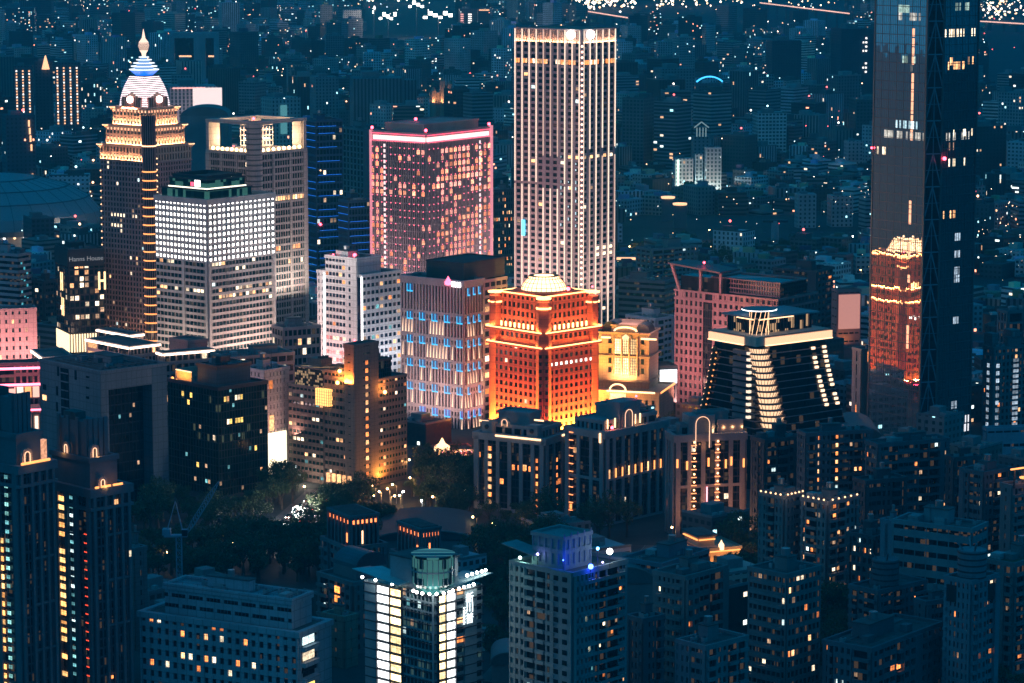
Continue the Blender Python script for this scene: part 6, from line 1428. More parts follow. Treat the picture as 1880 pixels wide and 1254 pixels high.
def low_table():
    for i, (xl, xc, xr, yt, D, a, col, nl, nr, fr, lab, ex) in enumerate(TAB):
        ex = dict(ex); rl = ex.pop('rl', 0); drum = ex.pop('drum', 0); green = ex.pop('green', 0); neon = ex.pop('neon', 0); cyan = ex.pop('cyan', 0); dotc = ex.pop('dotc', 0); xl = ex.pop('xl', xl)
        b = plain('apartment_block' if 'office' not in lab else 'office_block', lab, 'building', xl, xc, xr, yt, D, a, tuple(c * .9 for c in col), ex.pop('fl', 3.4), nl, nr, ex.pop('pw', 1.1), ex.pop('sh', .45), fr * .8, ex.pop('mats', MIX_RES), **ex)
        v, h = b.v, b.h
        if rl:
            for s in 'LR':
                for k in range(5):
                    m2 = MB(); p = v.P(s, v.w(s) * (k + .5) / 5, .8, h + 1.6); m2.ball(*p, .35, LS_WARM, 6); b.put('roof_lamp', m2)
            point((-2, -2, h + 2), 150, (1, .7, .5), .4, b.root)
        if drum:
            m2 = MB(); x, y = b.wr * .35, b.wl * .35; m2.cyl(x, y, h, h + 10, 4.6, b.st, 20); 
            for k in range(5): m2.cyl(x, y, h + 1 + k * 2, h + 1.5 + k * 2, 4.75, DM, 20)
            for a_ in (.8, 2.4, 4.0): m2.bar((x + 3 * cos(a_), y + 3 * sin(a_), h + 10), (x + 5.5 * cos(a_), y + 5.5 * sin(a_), h + 13), .5, b.st)
            b.put('stair_drum', m2)
            if i == 13:
                m2 = MB(); v.fb(m2, 'R', v.w('R') * .1, v.w('R') * .9, h - 7, h - 1.5, .1, .6, wallm('black_panel', (.02, .02, .02))); v.fb(m2, 'L', v.w('L') * .1, v.w('L') * .9, h - 7, h - 1.5, .1, .6, wallm('black_panel', (.02, .02, .02))); b.put('top_panel', m2)
        if green: m2 = MB(); m2.box(1, 1, h + .3, b.wr - 1, b.wl - 1, h + .9, wallm('roof_lawn', (.03, .07, .03), var=.6)); b.put('roof_lawn', m2)
        if neon: m2 = MB(); m2.box(-2, -1.5, h + 7, b.wr * .8, -1.0, h + 7.5, LS_OR); m2.box(0, -1, h, .5, -.6, h + 7, DM); b.put('neon_sign', m2); m2 = MB(); m2.lathe(4, -2, [(1.6, h + 3.5), (1.7, h + 4.0)], LS_OR, 16); b.put('neon_ring', m2); point((4, -4, h + 6), 600, (1, .35, .1), .5, b.root)
        if cyan:
            for k in range(16): b.win(v, 'R', v.w('R') * (.25 + .22 * (k % 3)), h - 5 - k * 2.6, 1.4, 2.2, glowm('glass_cyan', (.10, .62, .75), .7, False), .1, 'cyan_window')
        if dotc:
            for k in range(14): 
                for q in (0, 1): b.win(v, 'L' if q else 'R', 2.5 if q == 0 else v.w('L') * .4, h - 8 - k * 3.6, 1.8, 1.9, roomm('room_slate', (.55, .7, .85), .55), .5, 'window')
            for k in range(18): b.win(v, 'R', v.w('R') * .60, h - 6 - k * 2.6, 3.2, 1.5, roomm('room_slate', (.55, .7, .85), .55), .5, 'window')
            m2 = MB(); m2.box(2, 4, h, 6, 10, h + 7, b.st); m2.box(b.wr * .6, 4, h, b.wr * .85, 10, h + 8, b.st); b.put('roof_hut', m2)
        b.done()
low_table()
LAND += [(1535, 820, 'the two column apartment block'), (1720, 1010, 'the banded teal block'), (60, 400, 'the domed arena'), (1440, 1080, 'the tall banded apartment tower')]

# ---- boxy black building with sign
def black_sign():
    b = B('black_office', 'boxy black office with a small name sign, warm H shaped lights and a glowing base', 'office', 102, 126, 190, 462, 1640, 24, land='the boxy black office')
    st = wallm('black_clad', (.045, .045, .05)); v = b.vol(); zb = b.z(614); mb = MB(); v.core(mb, G_R); b.put('glazing', mb); mb = MB(); U = V(b, 0, 0, b.wr, b.wl, zb, b.h); nf = 13
    for s in 'LR': U.grid(mb, s, nf, 7, .5, .25, .4, st); U.fb(mb, s, 0, U.w(s), b.h - 8.5, b.h, -.1, .8, st)
    parapet(v, mb, st); b.put('cladding', mb); roof_kit(b, v, 2, st)
    hb = glowm('h_light', (1, .60, .28), 2.4, False)
    for s, u, z in (('L', .5, b.h - 18), ('L', .45, b.h - 32), ('R', .93, b.h - 17)):
        m2 = MB(); c = U.w(s) * u if s == 'R' else U.w(s) * u; 
        for e in (-1.6, 1.6): U.fb(m2, s, c + e - .5, c + e + .5, z - 5, z + 5, .5, .8, hb)
        U.fb(m2, s, c - 1.6, c + 1.6, z - .6, z + .6, .5, .78, hb); b.put('h_shaped_light', m2)
    U.lit('R', nf, 7, .8, .3, [(1, 10), (2, 10), (3, 10), (1, 9), (3, 9), (2, 8), (3, 8), (0, 7), (2, 7), (3, 7), (5, 8), (5, 6), (0, 5), (1, 5), (3, 4), (5, 4), (2, 2), (3, 2), (5, 2), (1, 2), (6, 5), (6, 3)], mats=[W_CR, W_WA, W_DIM]); U.lit('L', nf, 7, .8, .3, frac=.12, mats=[W_CR, W_DIM])
    for s, n in (('L', 6), ('R', 13)):
        for k in range(n):
            m2 = MB(); w = v.w(s) / n; v.fb(m2, s, (k + .1) * w, (k + (.95 if s == 'L' else .6)) * w, b.z(647), zb, .4, .8, glowm('base_light', (1, .70, .40), 2.0)); b.put('base_light', m2)
    cu = bpy.data.curves.new('sign', 'FONT'); cu.body = 'Hanns House'; cu.size = 3.6; cu.extrude = .05; cu.align_x = 'CENTER'; cu.materials.append(glowm('sign_grey', (.7, .75, .8), .30, False))
    t = bpy.data.objects.new('t', cu); COL.objects.link(t); me = bpy.data.meshes.new_from_object(t); bpy.data.objects.remove(t); o = link('sign_lettering', me, b.root, (b.wr * .48, -.95, b.h - 5.4)); o.rotation_euler = (PI / 2, 0, 0)
    b.done()
black_sign()

# ---- pink malls and the low lit roofs
b = plain('department_store', 'pink stone department store with small slit windows at the left border', 'shop building', -60, -20, 66, 572, 1500, 16, (.50, .30, .29), 4.6, 3, 7, 2.3, .55, .1, [W_WA, W_DIM], joint=(2.4, 2.4), wl=10, kit=False); area(b.root, (b.wr * .6, -20, 20), 60, 6, 36000, (1, .50, .46), (PI - R(30), 0, 0)); b.done()
b = plain('department_store', 'low department store ringed by pink neon lines with bright shop glass', 'shop building', -60, -30, 72, 672, 1340, 12, (.28, .18, .18), 5.5, 2, 9, .8, .3, 0, kit=False, wl=9, land='the neon ringed store')
v = b.v; NE = glowm('neon_pink', (1, .16, .26), 5)
for z0, z1 in ((676, 676), (706, 706)): m2 = MB(); v.fb(m2, 'R', 0, v.w('R') + .4, b.z(z0 + 4), b.z(z0), .5, 1.2, NE); b.put('neon_line', m2)
for k in range(7): b.win(v, 'R', v.w('R') * (k + .5) / 7, b.z(722), v.w('R') / 8.5, b.z(712) - b.z(732), (glowm('shop_glow', (1, .45, .35), 1.5), glowm('shop_pale', (1, .72, .55), 1.6), glowm('shop_fire', (1, .36, .12), 1.8))[k % 3], .6, 'shop_window')
w = V(b, 4, -16, b.wr - .5, -1, 0, b.z(755, 0, -16)); m2 = MB(); w.core(m2, wallm('mall_stone', (.38, .26, .22))); w.fb(m2, 'R', 0, w.w('R'), w.z1 - 1, w.z1, -.1, .8, wallm('mall_stone', (.38, .26, .22))); b.put('front_wing', m2); m2 = MB(); w.fb(m2, 'R', 0, w.w('R') + .3, w.z1 - .3, w.z1 + .4, .6, 1.4, NE); b.put('neon_line', m2)
for k in range(6): m2 = MB(); w.fb(m2, 'R', w.w('R') * (k + .15) / 6, w.w('R') * (k + .6) / 6, w.z1 - 17, w.z1 - 3, .1, .5, glowm('shop_pale', (1, .72, .55), 1.6)); b.put('shop_window', m2)
for k in range(6): m2 = MB(); w.fb(m2, 'R', w.w('R') * (k + .75) / 6, w.w('R') * (k + .92) / 6, 0, w.z1 - 1, .1, 1.4, wallm('mall_stone', (.38, .26, .22))); b.put('pilaster', m2)
for z in (b.h + 1,): area(b.root, (b.wr * .6, -6, z - 12), 40, 3, 2600, (1, .3, .3), (PI, 0, 0))
b.done()
for (xl, xc, xr, yt, D, a, lab, wh) in ((180, 238, 262, 618, 1560, 42, 'low glowing cream pavilion roof at the foot of the spire tower', 1), (160, 238, 292, 640, 1500, 42, 'low shop roof outlined by a white light line in front of the spire tower', 1), (290, 300, 392, 652, 1480, 30, 'long low shop wing with a white light line below the lamp grid tower', 1),
                              (60, 80, 134, 660, 1440, 20, 'small bright white roofed kiosk block left of the arch framed office', 1), (388, 420, 540, 660, 1440, 30, 'dark flat roofed arcade between lamp grid tower and tan stepped office', 0), (500, 520, 588, 606, 1530, 30, 'low lit white podium at the foot of the white strip block', 0)):
    b = plain('low_hall', lab, 'hall', xl, xc, xr, yt, D, a, (.34, .27, .26), 5, 4, 8, .6, .35, .15, [W_CR, W_WA, W_DIM], kit=False); v = b.v
    if wh:
        for s in 'LR': m2 = MB(); v.fb(m2, s, -.4, v.w(s) + .4, b.h - .3, b.h + .7, .7, 1.2, glowm('eave_light', (1, .74, .55), 4)); b.put('eave_light', m2)
    else: roof_kit(b, v, int(xl), None, False, 8)
    b.done()
b = plain('low_hall', 'pink walled lift house on the shop roofs below the lamp grid tower', 'hall', 312, 346, 380, 630, 1500, 42, (.45, .22, .2), 6, 1, 1, .2, .9, 0, kit=False); b.done()
b = plain('screen_building', 'plain building with a glaring white screen right of the classical building', 'building', 1196, 1210, 1242, 676, 1470, 14, C_DK, 4, 2, 3, .6, .4, 0, kit=False)
m2 = MB(); b.v.fb(m2, 'R', .3, b.v.w('R'), b.z(704), b.z(679), .5, 1.1, glowm('screen_white', (.95, .97, 1), 2.0)); b.put('lit_screen', m2); b.done()
b = plain('warehouse', 'wide low warehouse with a pale flat roof at the right border', 'warehouse', 1806, 1812, 1960, 790, 1330, 10, (.24, .33, .40), 7, 2, 10, .4, .8, 0, kit=False); b.done()
b = plain('billboard_block', 'low block carrying a warm lit billboard between pink stone office and mirror tower', 'building', 1528, 1538, 1580, 536, 1700, 16, (.38, .22, .2), 5, 2, 4, .6, .8, 0, kit=False)
m2 = MB(); b.v.fb(m2, 'R', .5, b.v.w('R') - .5, b.h * .35, b.h * .95, .5, .8, glowm('board_peach', (1, .42, .34), .55, False)); b.put('billboard', m2); area(b.root, (3, -5, 2), 5, 1, 900, (1, .4, .1), (PI, 0, 0)); b.done()

# ---- domed arena
def arena():
    x, y, _ = ground(-38, 455); y += 40; r = 86
    t = thing('domed_arena', 'huge low grey arena dome at the left border behind the spire tower', 'arena', (x, y, 0)); FOOT.append((x, y, r + 8, None))
    rm = wallm('dome_panel', (.30, .34, .36), .6, .1, var=.12, scale=.03); mb = MB()
    mb.lathe(0, 0, [(r * .98, 12), (r, 16), (r * .97, 24), (r * .87, 34), (r * .70, 42), (r * .45, 48), (r * .2, 50.5), (.1, 51)], rm, 64); put('dome_roof', mb, t)
    mb = MB()
    for rr, z in ((r * .871, 34.1), (r * .70, 42.2), (r * .45, 48.2)): mb.lathe(0, 0, [(rr + .5, z - .3), (rr + .3, z + .2)], wallm('dome_seam', (.10, .12, .13)), 64)
    for k in range(32):
        a = 2 * PI * k / 32; pr = [(r * 1.0, 16), (r * .97, 24), (r * .87, 34), (r * .70, 42), (r * .45, 48)]
        for (r0, z0), (r1, z1) in zip(pr, pr[1:]): mb.bar((r0 * cos(a), r0 * sin(a), z0 + .1), (r1 * cos(a), r1 * sin(a), z1 + .1), .25, wallm('dome_seam', (.10, .12, .13)))
    put('roof_seam', mb, t)
    mb = MB(); mb.lathe(0, 0, [(r * .9, 0), (r * .9, 12)], wallm('arena_wall', (.35, .36, .37)), 64); put('drum_wall', mb, t)
    for k in range(20):
        a = -PI * .55 + PI * .6 * k / 20; m2 = MB(); m2.ball(r * .93 * cos(a), r * .93 * sin(a), 11, .9, LS_W if k % 2 else LS_WARM, 6); put('eave_lamp', m2, t)
    point((r * .8, -r * .75, 8), 30000, (1, .72, .5), 1, t)
arena()

# ---- luffing crane on the site beside the dark glass office
def crane():
    x, y, z = ground(330, 1085); D = y; m = wallm('crane_blue', (.22, .36, .46), .5, .1)
    t = thing('tower_crane', 'unlit luffing tower crane standing in front of the orange roof glass office', 'crane', (x, y, 0))
    zt = at(330, 985, D)[2]
    mb = MB()
    for sx in (-1, 1):
        for sy in (-1, 1): mb.bar((sx, sy, 0), (sx, sy, zt), .28, m)
    n = int(zt / 2.4)
    for k in range(n):
        z0, z1 = zt * k / n, zt * (k + 1) / n
        for a, c in (((-1, -1), (1, -1)), ((1, -1), (1, 1)), ((1, 1), (-1, 1)), ((-1, 1), (-1, -1))): mb.bar((*a, z0), (*c, z1), .14, m); mb.bar((*a, z0), (*c, z0), .14, m)
    put('mast', mb, t); mb = MB(); mb.box(-5.5, -1.6, zt, 3.2, 1.6, zt + .7, m); mb.box(-6, -1.8, zt + .7, -3, 1.8, zt + 3, m); put('slewing_deck', mb, t)
    mb = MB(); mb.box(1.4, -2.6, zt + .7, 3.4, -1.0, zt + 3.0, G_D); mb.box(1.3, -2.7, zt + 3.0, 3.5, -.9, zt + 3.2, m); put('cab', mb, t)
    X2, _, Z2 = at(402, 884, D); tip = (X2 - x, 0, Z2); X3, _, Z3 = at(312, 920, D); apex = (X3 - x + 2, 0, Z3)
    mb = MB(); N = 18; r0 = (2.6, 0, zt + .9)
    def J(k, dy, dz): f = k / N; e = min(1, .35 + 3 * f, .2 + 3 * (1 - f)); return (r0[0] + (tip[0] - r0[0]) * f - dz * .6 * e, dy * e, r0[2] + (tip[2] - r0[2]) * f + dz * .7 * e)
    for k in range(N):
        for dy, dz in ((-1, -1), (1, -1), (0, 1)): mb.bar(J(k, dy, dz), J(k + 1, dy, dz), .24, m)
        mb.bar(J(k, -1, -1), J(k + 1, 0, 1), .14, m); mb.bar(J(k, 1, -1), J(k + 1, 0, 1), .14, m); mb.bar(J(k, 0, 1), J(k + 1, -1, -1), .14, m); mb.bar(J(k, -1, -1), J(k, 1, -1), .14, m)
    put('jib', mb, t); mb = MB()
    for sy in (-1, 1): mb.bar((-4.8, sy, zt + .7), apex, .3, m); mb.bar((1.8, sy, zt + .7), apex, .3, m)
    put('apex_frame', mb, t); mb = MB(); mb.bar(apex, J(N - 1, 0, 1), .09, DM); mb.bar(apex, J(N // 2, 0, 1), .09, DM); put('luffing_rope', mb, t); mb = MB(); mb.bar(tip, (tip[0], 0, tip[2] - 14), .08, DM); mb.box(tip[0] - .5, -.4, tip[2] - 15.4, tip[0] + .5, .4, tip[2] - 14, DM); put('hook', mb, t)
crane()

# ---- curved hall roofs among the trees
def vault(lab, xl, xr, py, D, h, ln, rise, a=0.0, m=None):
    x0, _, _ = at(xl, py, D); x1, _, _ = at(xr, py, D); w = x1 - x0; xc = (x0 + x1) / 2
    t = thing('vaulted_hall', lab, 'hall', (xc, D, 0), R(a)); FOOT.append((xc, D + ln / 2, max(w, ln) / 2, None)); mb = MB(); n = 14
    rg = lambda y: [(-w / 2 * cos(PI * k / n), y, h + rise * sin(PI * k / n)) for k in range(n + 1)]
    mb.loft([rg(0), rg(ln)], m or wallm('vault_teal', (.09, .16, .17), .5, .2)); put('vaulted_roof', mb, t); mb = MB(); mb.box(-w / 2 + .5, .5, 0, w / 2 - .5, ln - .5, h, wallm('hall_wall', (.2, .22, .23))); put('wall', mb, t)
    mb = MB()
    for k in range(n): 
        a0, a1 = PI * k / n, PI * (k + 1) / n; mb.bar((-w / 2 * cos(a0), -.1, h + rise * sin(a0)), (-w / 2 * cos(a1), -.1, h + rise * sin(a1)), .5, wallm('eave_pale', (.2, .22, .22)))
    put('eave', mb, t)
vault('vaulted hall with a teal metal roof behind the ember lamp crowns', 690, 872, 985, 1165, 5, 46, 4, 0, wallm('vault_dark', (.035, .07, .08), .6, .1))
vault('smaller vaulted hall roof right of the blue roof tower', 1100, 1205, 1035, 1060, 12, 26, 6)
vault('low vaulted roof right beside the white lamp tower at the lower edge', 900, 960, 1215, 960, 8, 20, 4)
vault('broad low vaulted roof between the cascade building and mirror glass tower', 1540, 1625, 740, 1330, 14, 40, 7)
# ================================================================== the city beyond: single blocks near, one mass far off
CM = citym('city_wall', 1.0, 2.4)
LAMPC = [glowm('far_lamp_white', (1, .92, .82), 5, False), glowm('far_lamp_warm', (1, .55, .28), 5, False), glowm('far_lamp_cool', (.6, .95, 1), 3.5, False), glowm('far_lamp_red', (1, .12, .12), 5, False), glowm('far_lamp_peach', (1, .72, .5), 7, False)]
class City:
    """boxes with UVs in metres and per-building tint and window shares"""
    def __init__(s): s.v = []; s.f = []; s.uv = []; s.tint = []; s.gr = []; s.mi = []
    def box(s, cx, cy, w, l, z0, z1, a, tint, gr, seed=0):
        ca, sa = cos(a), sin(a); n = len(s.v); P = [(-w / 2, -l / 2), (w / 2, -l / 2), (w / 2, l / 2), (-w / 2, l / 2)]
        for z in (z0, z1):
            for x, y in P: s.v.append((cx + x * ca - y * sa, cy + x * sa + y * ca, z))
        u0 = 3.4 * (seed % 977)
        wn = max(1, round(w / 3.4)) * 3.4; ln = max(1, round(l / 3.4)) * 3.4
        for k, (i, j, q) in enumerate(((0, 1, wn), (1, 2, ln), (2, 3, wn), (3, 0, ln))):
            s.f.append((n + i, n + j, n + j + 4, n + i + 4)); s.uv += [(u0, z0 + .3), (u0 + q, z0 + .3), (u0 + q, z1 + .3), (u0, z1 + .3)]; u0 += q + 34; s.tint.append(tint); s.gr.append(gr); s.mi.append(0)
        s.f.append((n + 4, n + 5, n + 6, n + 7)); s.uv += [(0, -9)] * 4; k = .8; s.tint.append(tuple(c * k for c in tint)); s.gr.append(gr); s.mi.append(0)
    def dot(s, x, y, z, r, m):
        n = len(s.v); s.v += [(x + r, y, z), (x, y + r, z), (x - r, y, z), (x, y - r, z), (x, y, z + r), (x, y, z - r)]
        for i, j in ((0, 1), (1, 2), (2, 3), (3, 0)):
            for f in ((n + i, n + j, n + 4), (n + j, n + i, n + 5)): s.f.append(f); s.uv += [(0, -9)] * 3; s.tint.append((.1, .1, .1)); s.gr.append((0, 0, 0)); s.mi.append(1 + m)
    def quad(s, pts, m):
        n = len(s.v); s.v += pts; s.f.append((n, n + 1, n + 2, n + 3)); s.uv += [(0, -9)] * 4; s.tint.append((.1, .1, .1)); s.gr.append((0, 0, 0)); s.mi.append(1 + m)
    def put(s, name, parent=None, org=(0, 0, 0), rz=0.0, **k):
        me = bpy.data.meshes.new(name)
        if org != (0, 0, 0) or rz:
            c, q = cos(-rz), sin(-rz); s.v = [((x - org[0]) * c - (y - org[1]) * q, (x - org[0]) * q + (y - org[1]) * c, z - org[2]) for x, y, z in s.v]
        me.from_pydata(s.v, [], s.f); me.materials.append(CM)
        for m in LAMPC: me.materials.append(m)
        uv = me.uv_layers.new(name='UVMap'); uv.data.foreach_set('uv', [c for p in s.uv for c in p])
        for nm, src in (('tint', s.tint), ('grid', s.gr)):
            at_ = me.attributes.new(nm, 'FLOAT_COLOR', 'FACE'); at_.data.foreach_set('color', [c for p in src for c in (*p, 1)])
        me.polygons.foreach_set('material_index', s.mi); me.update()
        return link(name, me, parent, org, rz, **k)
def tint(r):
    k = r.choice([.07, .12, .18, .28, .4, .55, .75]); w = r.uniform(-.12, .12)
    return (k * (1 + w), k, k * (1 - w))
def grd(r, litk=1.0):
    t = r.random(); l = r.choice([0, .01, .02, .045, .08]) * litk
    if t < .3: return (1.1, r.uniform(.4, .6), l)
    if t < .75: return (r.uniform(.35, .7), r.uniform(.4, .6), l)
    return (r.uniform(.3, .5), 1.1, l)
ORD = 'first second third fourth fifth sixth seventh eighth ninth tenth eleventh twelfth thirteenth fourteenth fifteenth sixteenth seventeenth eighteenth nineteenth twentieth'.split()
FARLAND = []
def free(x, y, r):
    for fx, fy, fr, _ in FOOT:
        if (x - fx) ** 2 + (y - fy) ** 2 < (fr + r) ** 2: return False
    return True
def excluded(x, y):
    px, py = proj(x, y, 0)
    if 2120 < y < 2420 and 1120 < px < 1615: return 1      # rail yard
    if y > 3900 and px > 1795: return 1       # dark river bank
    if y > 5300 and 1040 < px < 1560: return 1
    if y > 4700 and 660 < px < 850: return 1              # riverside
    return 0
MASS = City(); NEARB = []
def bigfar(name, lab, px0, px1, yt, D, a, tn, g, extra=None, cat='building'):
    """a landmark of the far city"""
    x0, _, z = at(px0, yt, D); x1 = at(px1, yt, D)[0]; w = x1 - x0; c = City(); cx = (x0 + x1) / 2; ar = R(a)
    ww = w / (abs(cos(ar)) + .8 * abs(sin(ar))); FOOT.append((cx, D, ww * .75, None))
    t = thing(name, lab, cat, (cx, D, 0), ar)
    c.box(cx, D, ww, ww * .8, 0, z, ar, tn, g, int(px0 * 31 + yt)); o = c.put('body', t, (cx, D, 0), ar); o.location = (0, 0, 0); o.rotation_euler = (0, 0, 0)
    mb = MB(); st = ROOF; mb.box(-ww * .3, -ww * .2, z, ww * .05, ww * .2, z + ww * .13, wallm('plant_room', (.22, .23, .24))); put('stair_house', mb, t)
    FARLAND.append(((px0 + px1) / 2, yt)); return t, ww, ww * .8, z
def strip(t, x, y, z0, z1, w, m, nm='light_strip', hor=0.0):
    mb = MB(); mb.box(x - w / 2, y - .5, z0, x + w / 2 + hor, y, z1, m); put(nm, mb, t)
GW, GO, GP, GB = glowm('far_white', (1, .93, .85), 2.2, False), glowm('far_orange', (1, .5, .25), 1.8, False), glowm('far_pink', (1, .45, .4), 1.6, False), glowm('far_blue', (.05, .45, 1), 2.5, False)
DK_ = (.10, .12, .14); PL = (.36, .38, .40)
# twin towers with dotted light columns
for (p0, p1, yt, cols, lab) in ((24, 62, 120, 3, 'left of two towers with dotted warm light columns near the upper left'), (98, 150, 114, 4, 'right of two towers with dotted warm light columns near the upper left')):
    t, w, l, z = bigfar('dotted_tower', lab, p0, p1, yt, 3000, 8, DK_, (.4, .5, .004))
    for c in range(cols):
        for k in range(20):
            m2 = MB(); zz = z - 6 - k * 2.9; x = -w / 2 + w * (c + .4) / cols; m2.box(x - .7, -l / 2 - .6, zz, x + .7, -l / 2 - .1, zz + 1.5, GO if (k + c) % 3 else GW); put('light_dot', m2, t)
t, w, l, z = bigfar('spire_roofed_block', 'dark block with a lit peaked gable between the two dotted towers', 62, 98, 112, 3040, 8, DK_, (.4, .5, .004)); mb = MB(); mb.lathe(2, -l / 2, [(4, z - 8), (.5, z + 6)], GO, 4); put('lit_gable', mb, t)
t, w, l, z = bigfar('apartment_tower', 'dark tower with stepped amber light bars beneath the two dotted towers', 0, 66, 210, 2350, 20, DK_, (.4, .5, .02))
for k, zz in enumerate((z - 4, z - 10, z - 16, z - 23, z - 46, z - 52, z - 58, z - 64)): strip(t, w * (.28 if k < 4 else .36) + (k % 4) * .5, -l / 2 - .8, zz - 5, zz, 1.3, GO)
m2 = MB(); m2.ball(w * .1, -l / 2, z + 4, 1.1, LAMPC[3], 8); put('beacon', m2, t)
t, w, l, z = bigfar('glass_slab', 'far slab sprinkled with white windows in the upper left corner', 0, 66, 14, 5200, 5, (.12, .16, .18), (.5, .5, .16))
for (p0, p1, yt) in ((0, 0, 0),): pass
# gate building
t = thing('gate_building', 'pale square gate shaped building framing a dark hollow above the open frame tower', 'building', (*at(355, 60, 3900)[:2], 0)); z = at(355, 60, 3900)[2]; FOOT.append((at(355, 60, 3900)[0], 3900, 35, None)); s_ = 3900 / F
mb = MB(); gm = wallm('gate_stone', (.34, .40, .42)); W2 = 44 * s_
for x0, x1, z0, z1 in ((-W2, -W2 + 6, 0, z - 7), (0, 15, 0, z - 7), (W2 - 5, W2, 0, z - 7)): mb.box(x0, 0, z0, x1, 20, z1, gm)
mb.box(-W2, 0, z - 7, W2, 20, z, gm); put('frame', mb, t); mb = MB(); mb.box(-W2 + 6, 10, 0, W2 - 5, 18, z - 7.2, G_D); put('glazing', mb, t)
for x0, x1 in ((-20, -4), (18, 26)): m2 = MB(); m2.box(x0, 9, z - 32, x1, 9.9, z - 30, GO); put('lit_floor', m2, t)
# floodlit white station hall and a curved roof behind the open frame tower
t, w, l, z = bigfar('white_hall', 'floodlit white colonnaded hall right of the spire', 305, 400, 157, 2700, 10, (.5, .45, .46), (.5, .8, .0)); strip(t, w * .3, -l / 2 - .6, z - 26, z - 1, 26, glowm('hall_white', (1, .80, .76), 1.1, False), 'lit_wall'); strip(t, -w * .1, -l / 2 - .6, z - 1.6, z - .6, w * .7, GP)
point((at(370, 170, 2600)[0], 2640, 30), 60000, (1, .8, .8), 2)
t, w, l, z = bigfar('vaulted_block', 'round roofed dark hall just behind the open frame tower', 335, 422, 210, 2300, 0, (.12, .2, .22), (.1, .1, .0)); mb = MB(); n = 12; mb.loft([[(-w / 2 * cos(PI * k / n), y, z + 7 * sin(PI * k / n)) for k in range(n + 1)] for y in (-l / 2, l / 2)], wallm('vault_teal', (.09, .16, .17), .5, .2)); put('vaulted_roof', mb, t)
t, w, l, z = bigfar('office_block', 'white and teal office block with a recessed white slot above the blue tower', 478, 552, 178, 2500, 30, (.30, .42, .42), (.4, .6, .01)); strip(t, -w * .1, -l / 2 - .6, z - 30, z - 6, 6, glowm('far_teal', (.15, .5, .55), .5, False))
# tower with blue arch
t, w, l, z = bigfar('arch_lit_tower', 'tower crowned by a glowing blue arc among dark blocks', 1277, 1321, 152, 3100, 8, DK_, (.5, .5, .06)); mb = MB(); n = 14
for k in range(n):
    a0, a1 = -.75 + 1.5 * k / n, -.75 + 1.5 * (k + 1) / n; rr = 20; mb.bar((rr * sin(a0), -l / 2 - 1, z - 13 + rr * cos(a0)), (rr * sin(a1), -l / 2 - 1, z - 13 + rr * cos(a1)), 1.4, GB)
put('blue_arc', mb, t); MASS.v
for k in range(12): strip(t, -w * .25 + (k % 3) * w * .2, -l / 2 - .5, z - 12 - k * 2.6, z - 11 - k * 2.6, 1.4, GW, 'lit_window')
# temple gable
t, w, l, z = bigfar('gabled_block', 'block topped by a pale open temple gable right of the tall ribbed tower', 1270, 1302, 250, 2650, 5, (.2, .24, .26), (.4, .5, .01)); mb = MB(); gm2 = glowm('gable_pale', (.5, .75, .8), .35, False)
for x in (-4, -1.4, 1.4, 4): mb.box(x - .4, -l / 2, z, x + .4, -l / 2 + 1, z + 8, gm2)
mb.bar((-6.5, -l / 2, z + 8), (0, -l / 2, z + 13), 1, gm2); mb.bar((6.5, -l / 2, z + 8), (0, -l / 2, z + 13), 1, gm2); put('temple_gable', mb, t)
# floodlit white blocks
for (p0, p1, yt, D, lab) in ((1236, 1272, 290, 2520, 'white floodlit apartment slab with a glowing vertical sign'), (1275, 1290, 282, 2560, 'thin teal tower between the two white floodlit slabs'), (1294, 1324, 270, 2520, 'taller white floodlit apartment slab right of the vertical sign slab')):
    t, w, l, z = bigfar('apartment_slab', lab, p0, p1, yt, D, 6, (.50, .55, .55), (.5, .6, .02))
    area(t, (0, -l / 2 - 8, 1), w, 2, 9000, (.8, 1, .95), (PI - R(12), 0, 0))
    if p0 == 1236: strip(t, -w * .35, -l / 2 - .8, 6, z - 1, 1.6, glowm('sign_mint', (.7, 1, .85), 3, False), 'vertical_sign'); point((w * .6, -l / 2 - 20, 5), 12000, (1, .35, .12), 1, t)
for (px, py) in ((1226, 361), (1248, 373)):
    x, y, _ = ground(px, py + 45); t = thing('lit_roof_tank', '%s orange ringed roof lamp below the white floodlit slabs' % ('higher' if px == 1226 else 'lower'), 'roof lamp', (x, y, 0)); z = at(px, py, y)[2]; FOOT.append((x, y, 10, None))
    mb = MB(); mb.box(-5, -4, 0, 5, 4, z - 1.5, wallm('shaft_dark', (.12, .15, .17))); put('shaft', mb, t); mb = MB(); mb.lathe(0, 0, [(5.4, z - 1.3), (5.6, z)], GO, 20); put('ring_lamp', mb, t)
# red and white lit towers near the upper edge
t, w, l, z = bigfar('strip_lit_tower', 'far dark tower with one red and one white column of lit windows near the top', 842, 876, 16, 5200, 6, DK_, (.4, .5, .01))
for k in range(11): strip(t, -w * .38, -l / 2 - .6, z - 10 - k * 3.6, z - 8 - k * 3.6, 5, GP, 'lit_window'); strip(t, w * .08, -l / 2 - .6, z - 10 - k * 3.6, z - 8 - k * 3.6, 6, GW, 'lit_window')
t, w, l, z = bigfar('office_tower', 'far dark tower capped by a thin orange line right of the strip lit tower', 876, 900, 16, 5250, 6, DK_, (.4, .5, .06)); strip(t, 0, -l / 2 - .6, z - 3, z - 1, 18, GO)
t = thing('lit_church', 'small orange lit church with pointed towers above the pink lit tower', 'church', (*at(812, 165, 3050)[:2], 0)); z = at(812, 170, 3050)[2]; FOOT.append((at(812, 165, 3050)[0], 3050, 20, None))
mb = MB(); mb.box(-13, 2, 0, 13, 14, z, wallm('church_stone', (.4, .3, .22))); put('nave', mb, t)
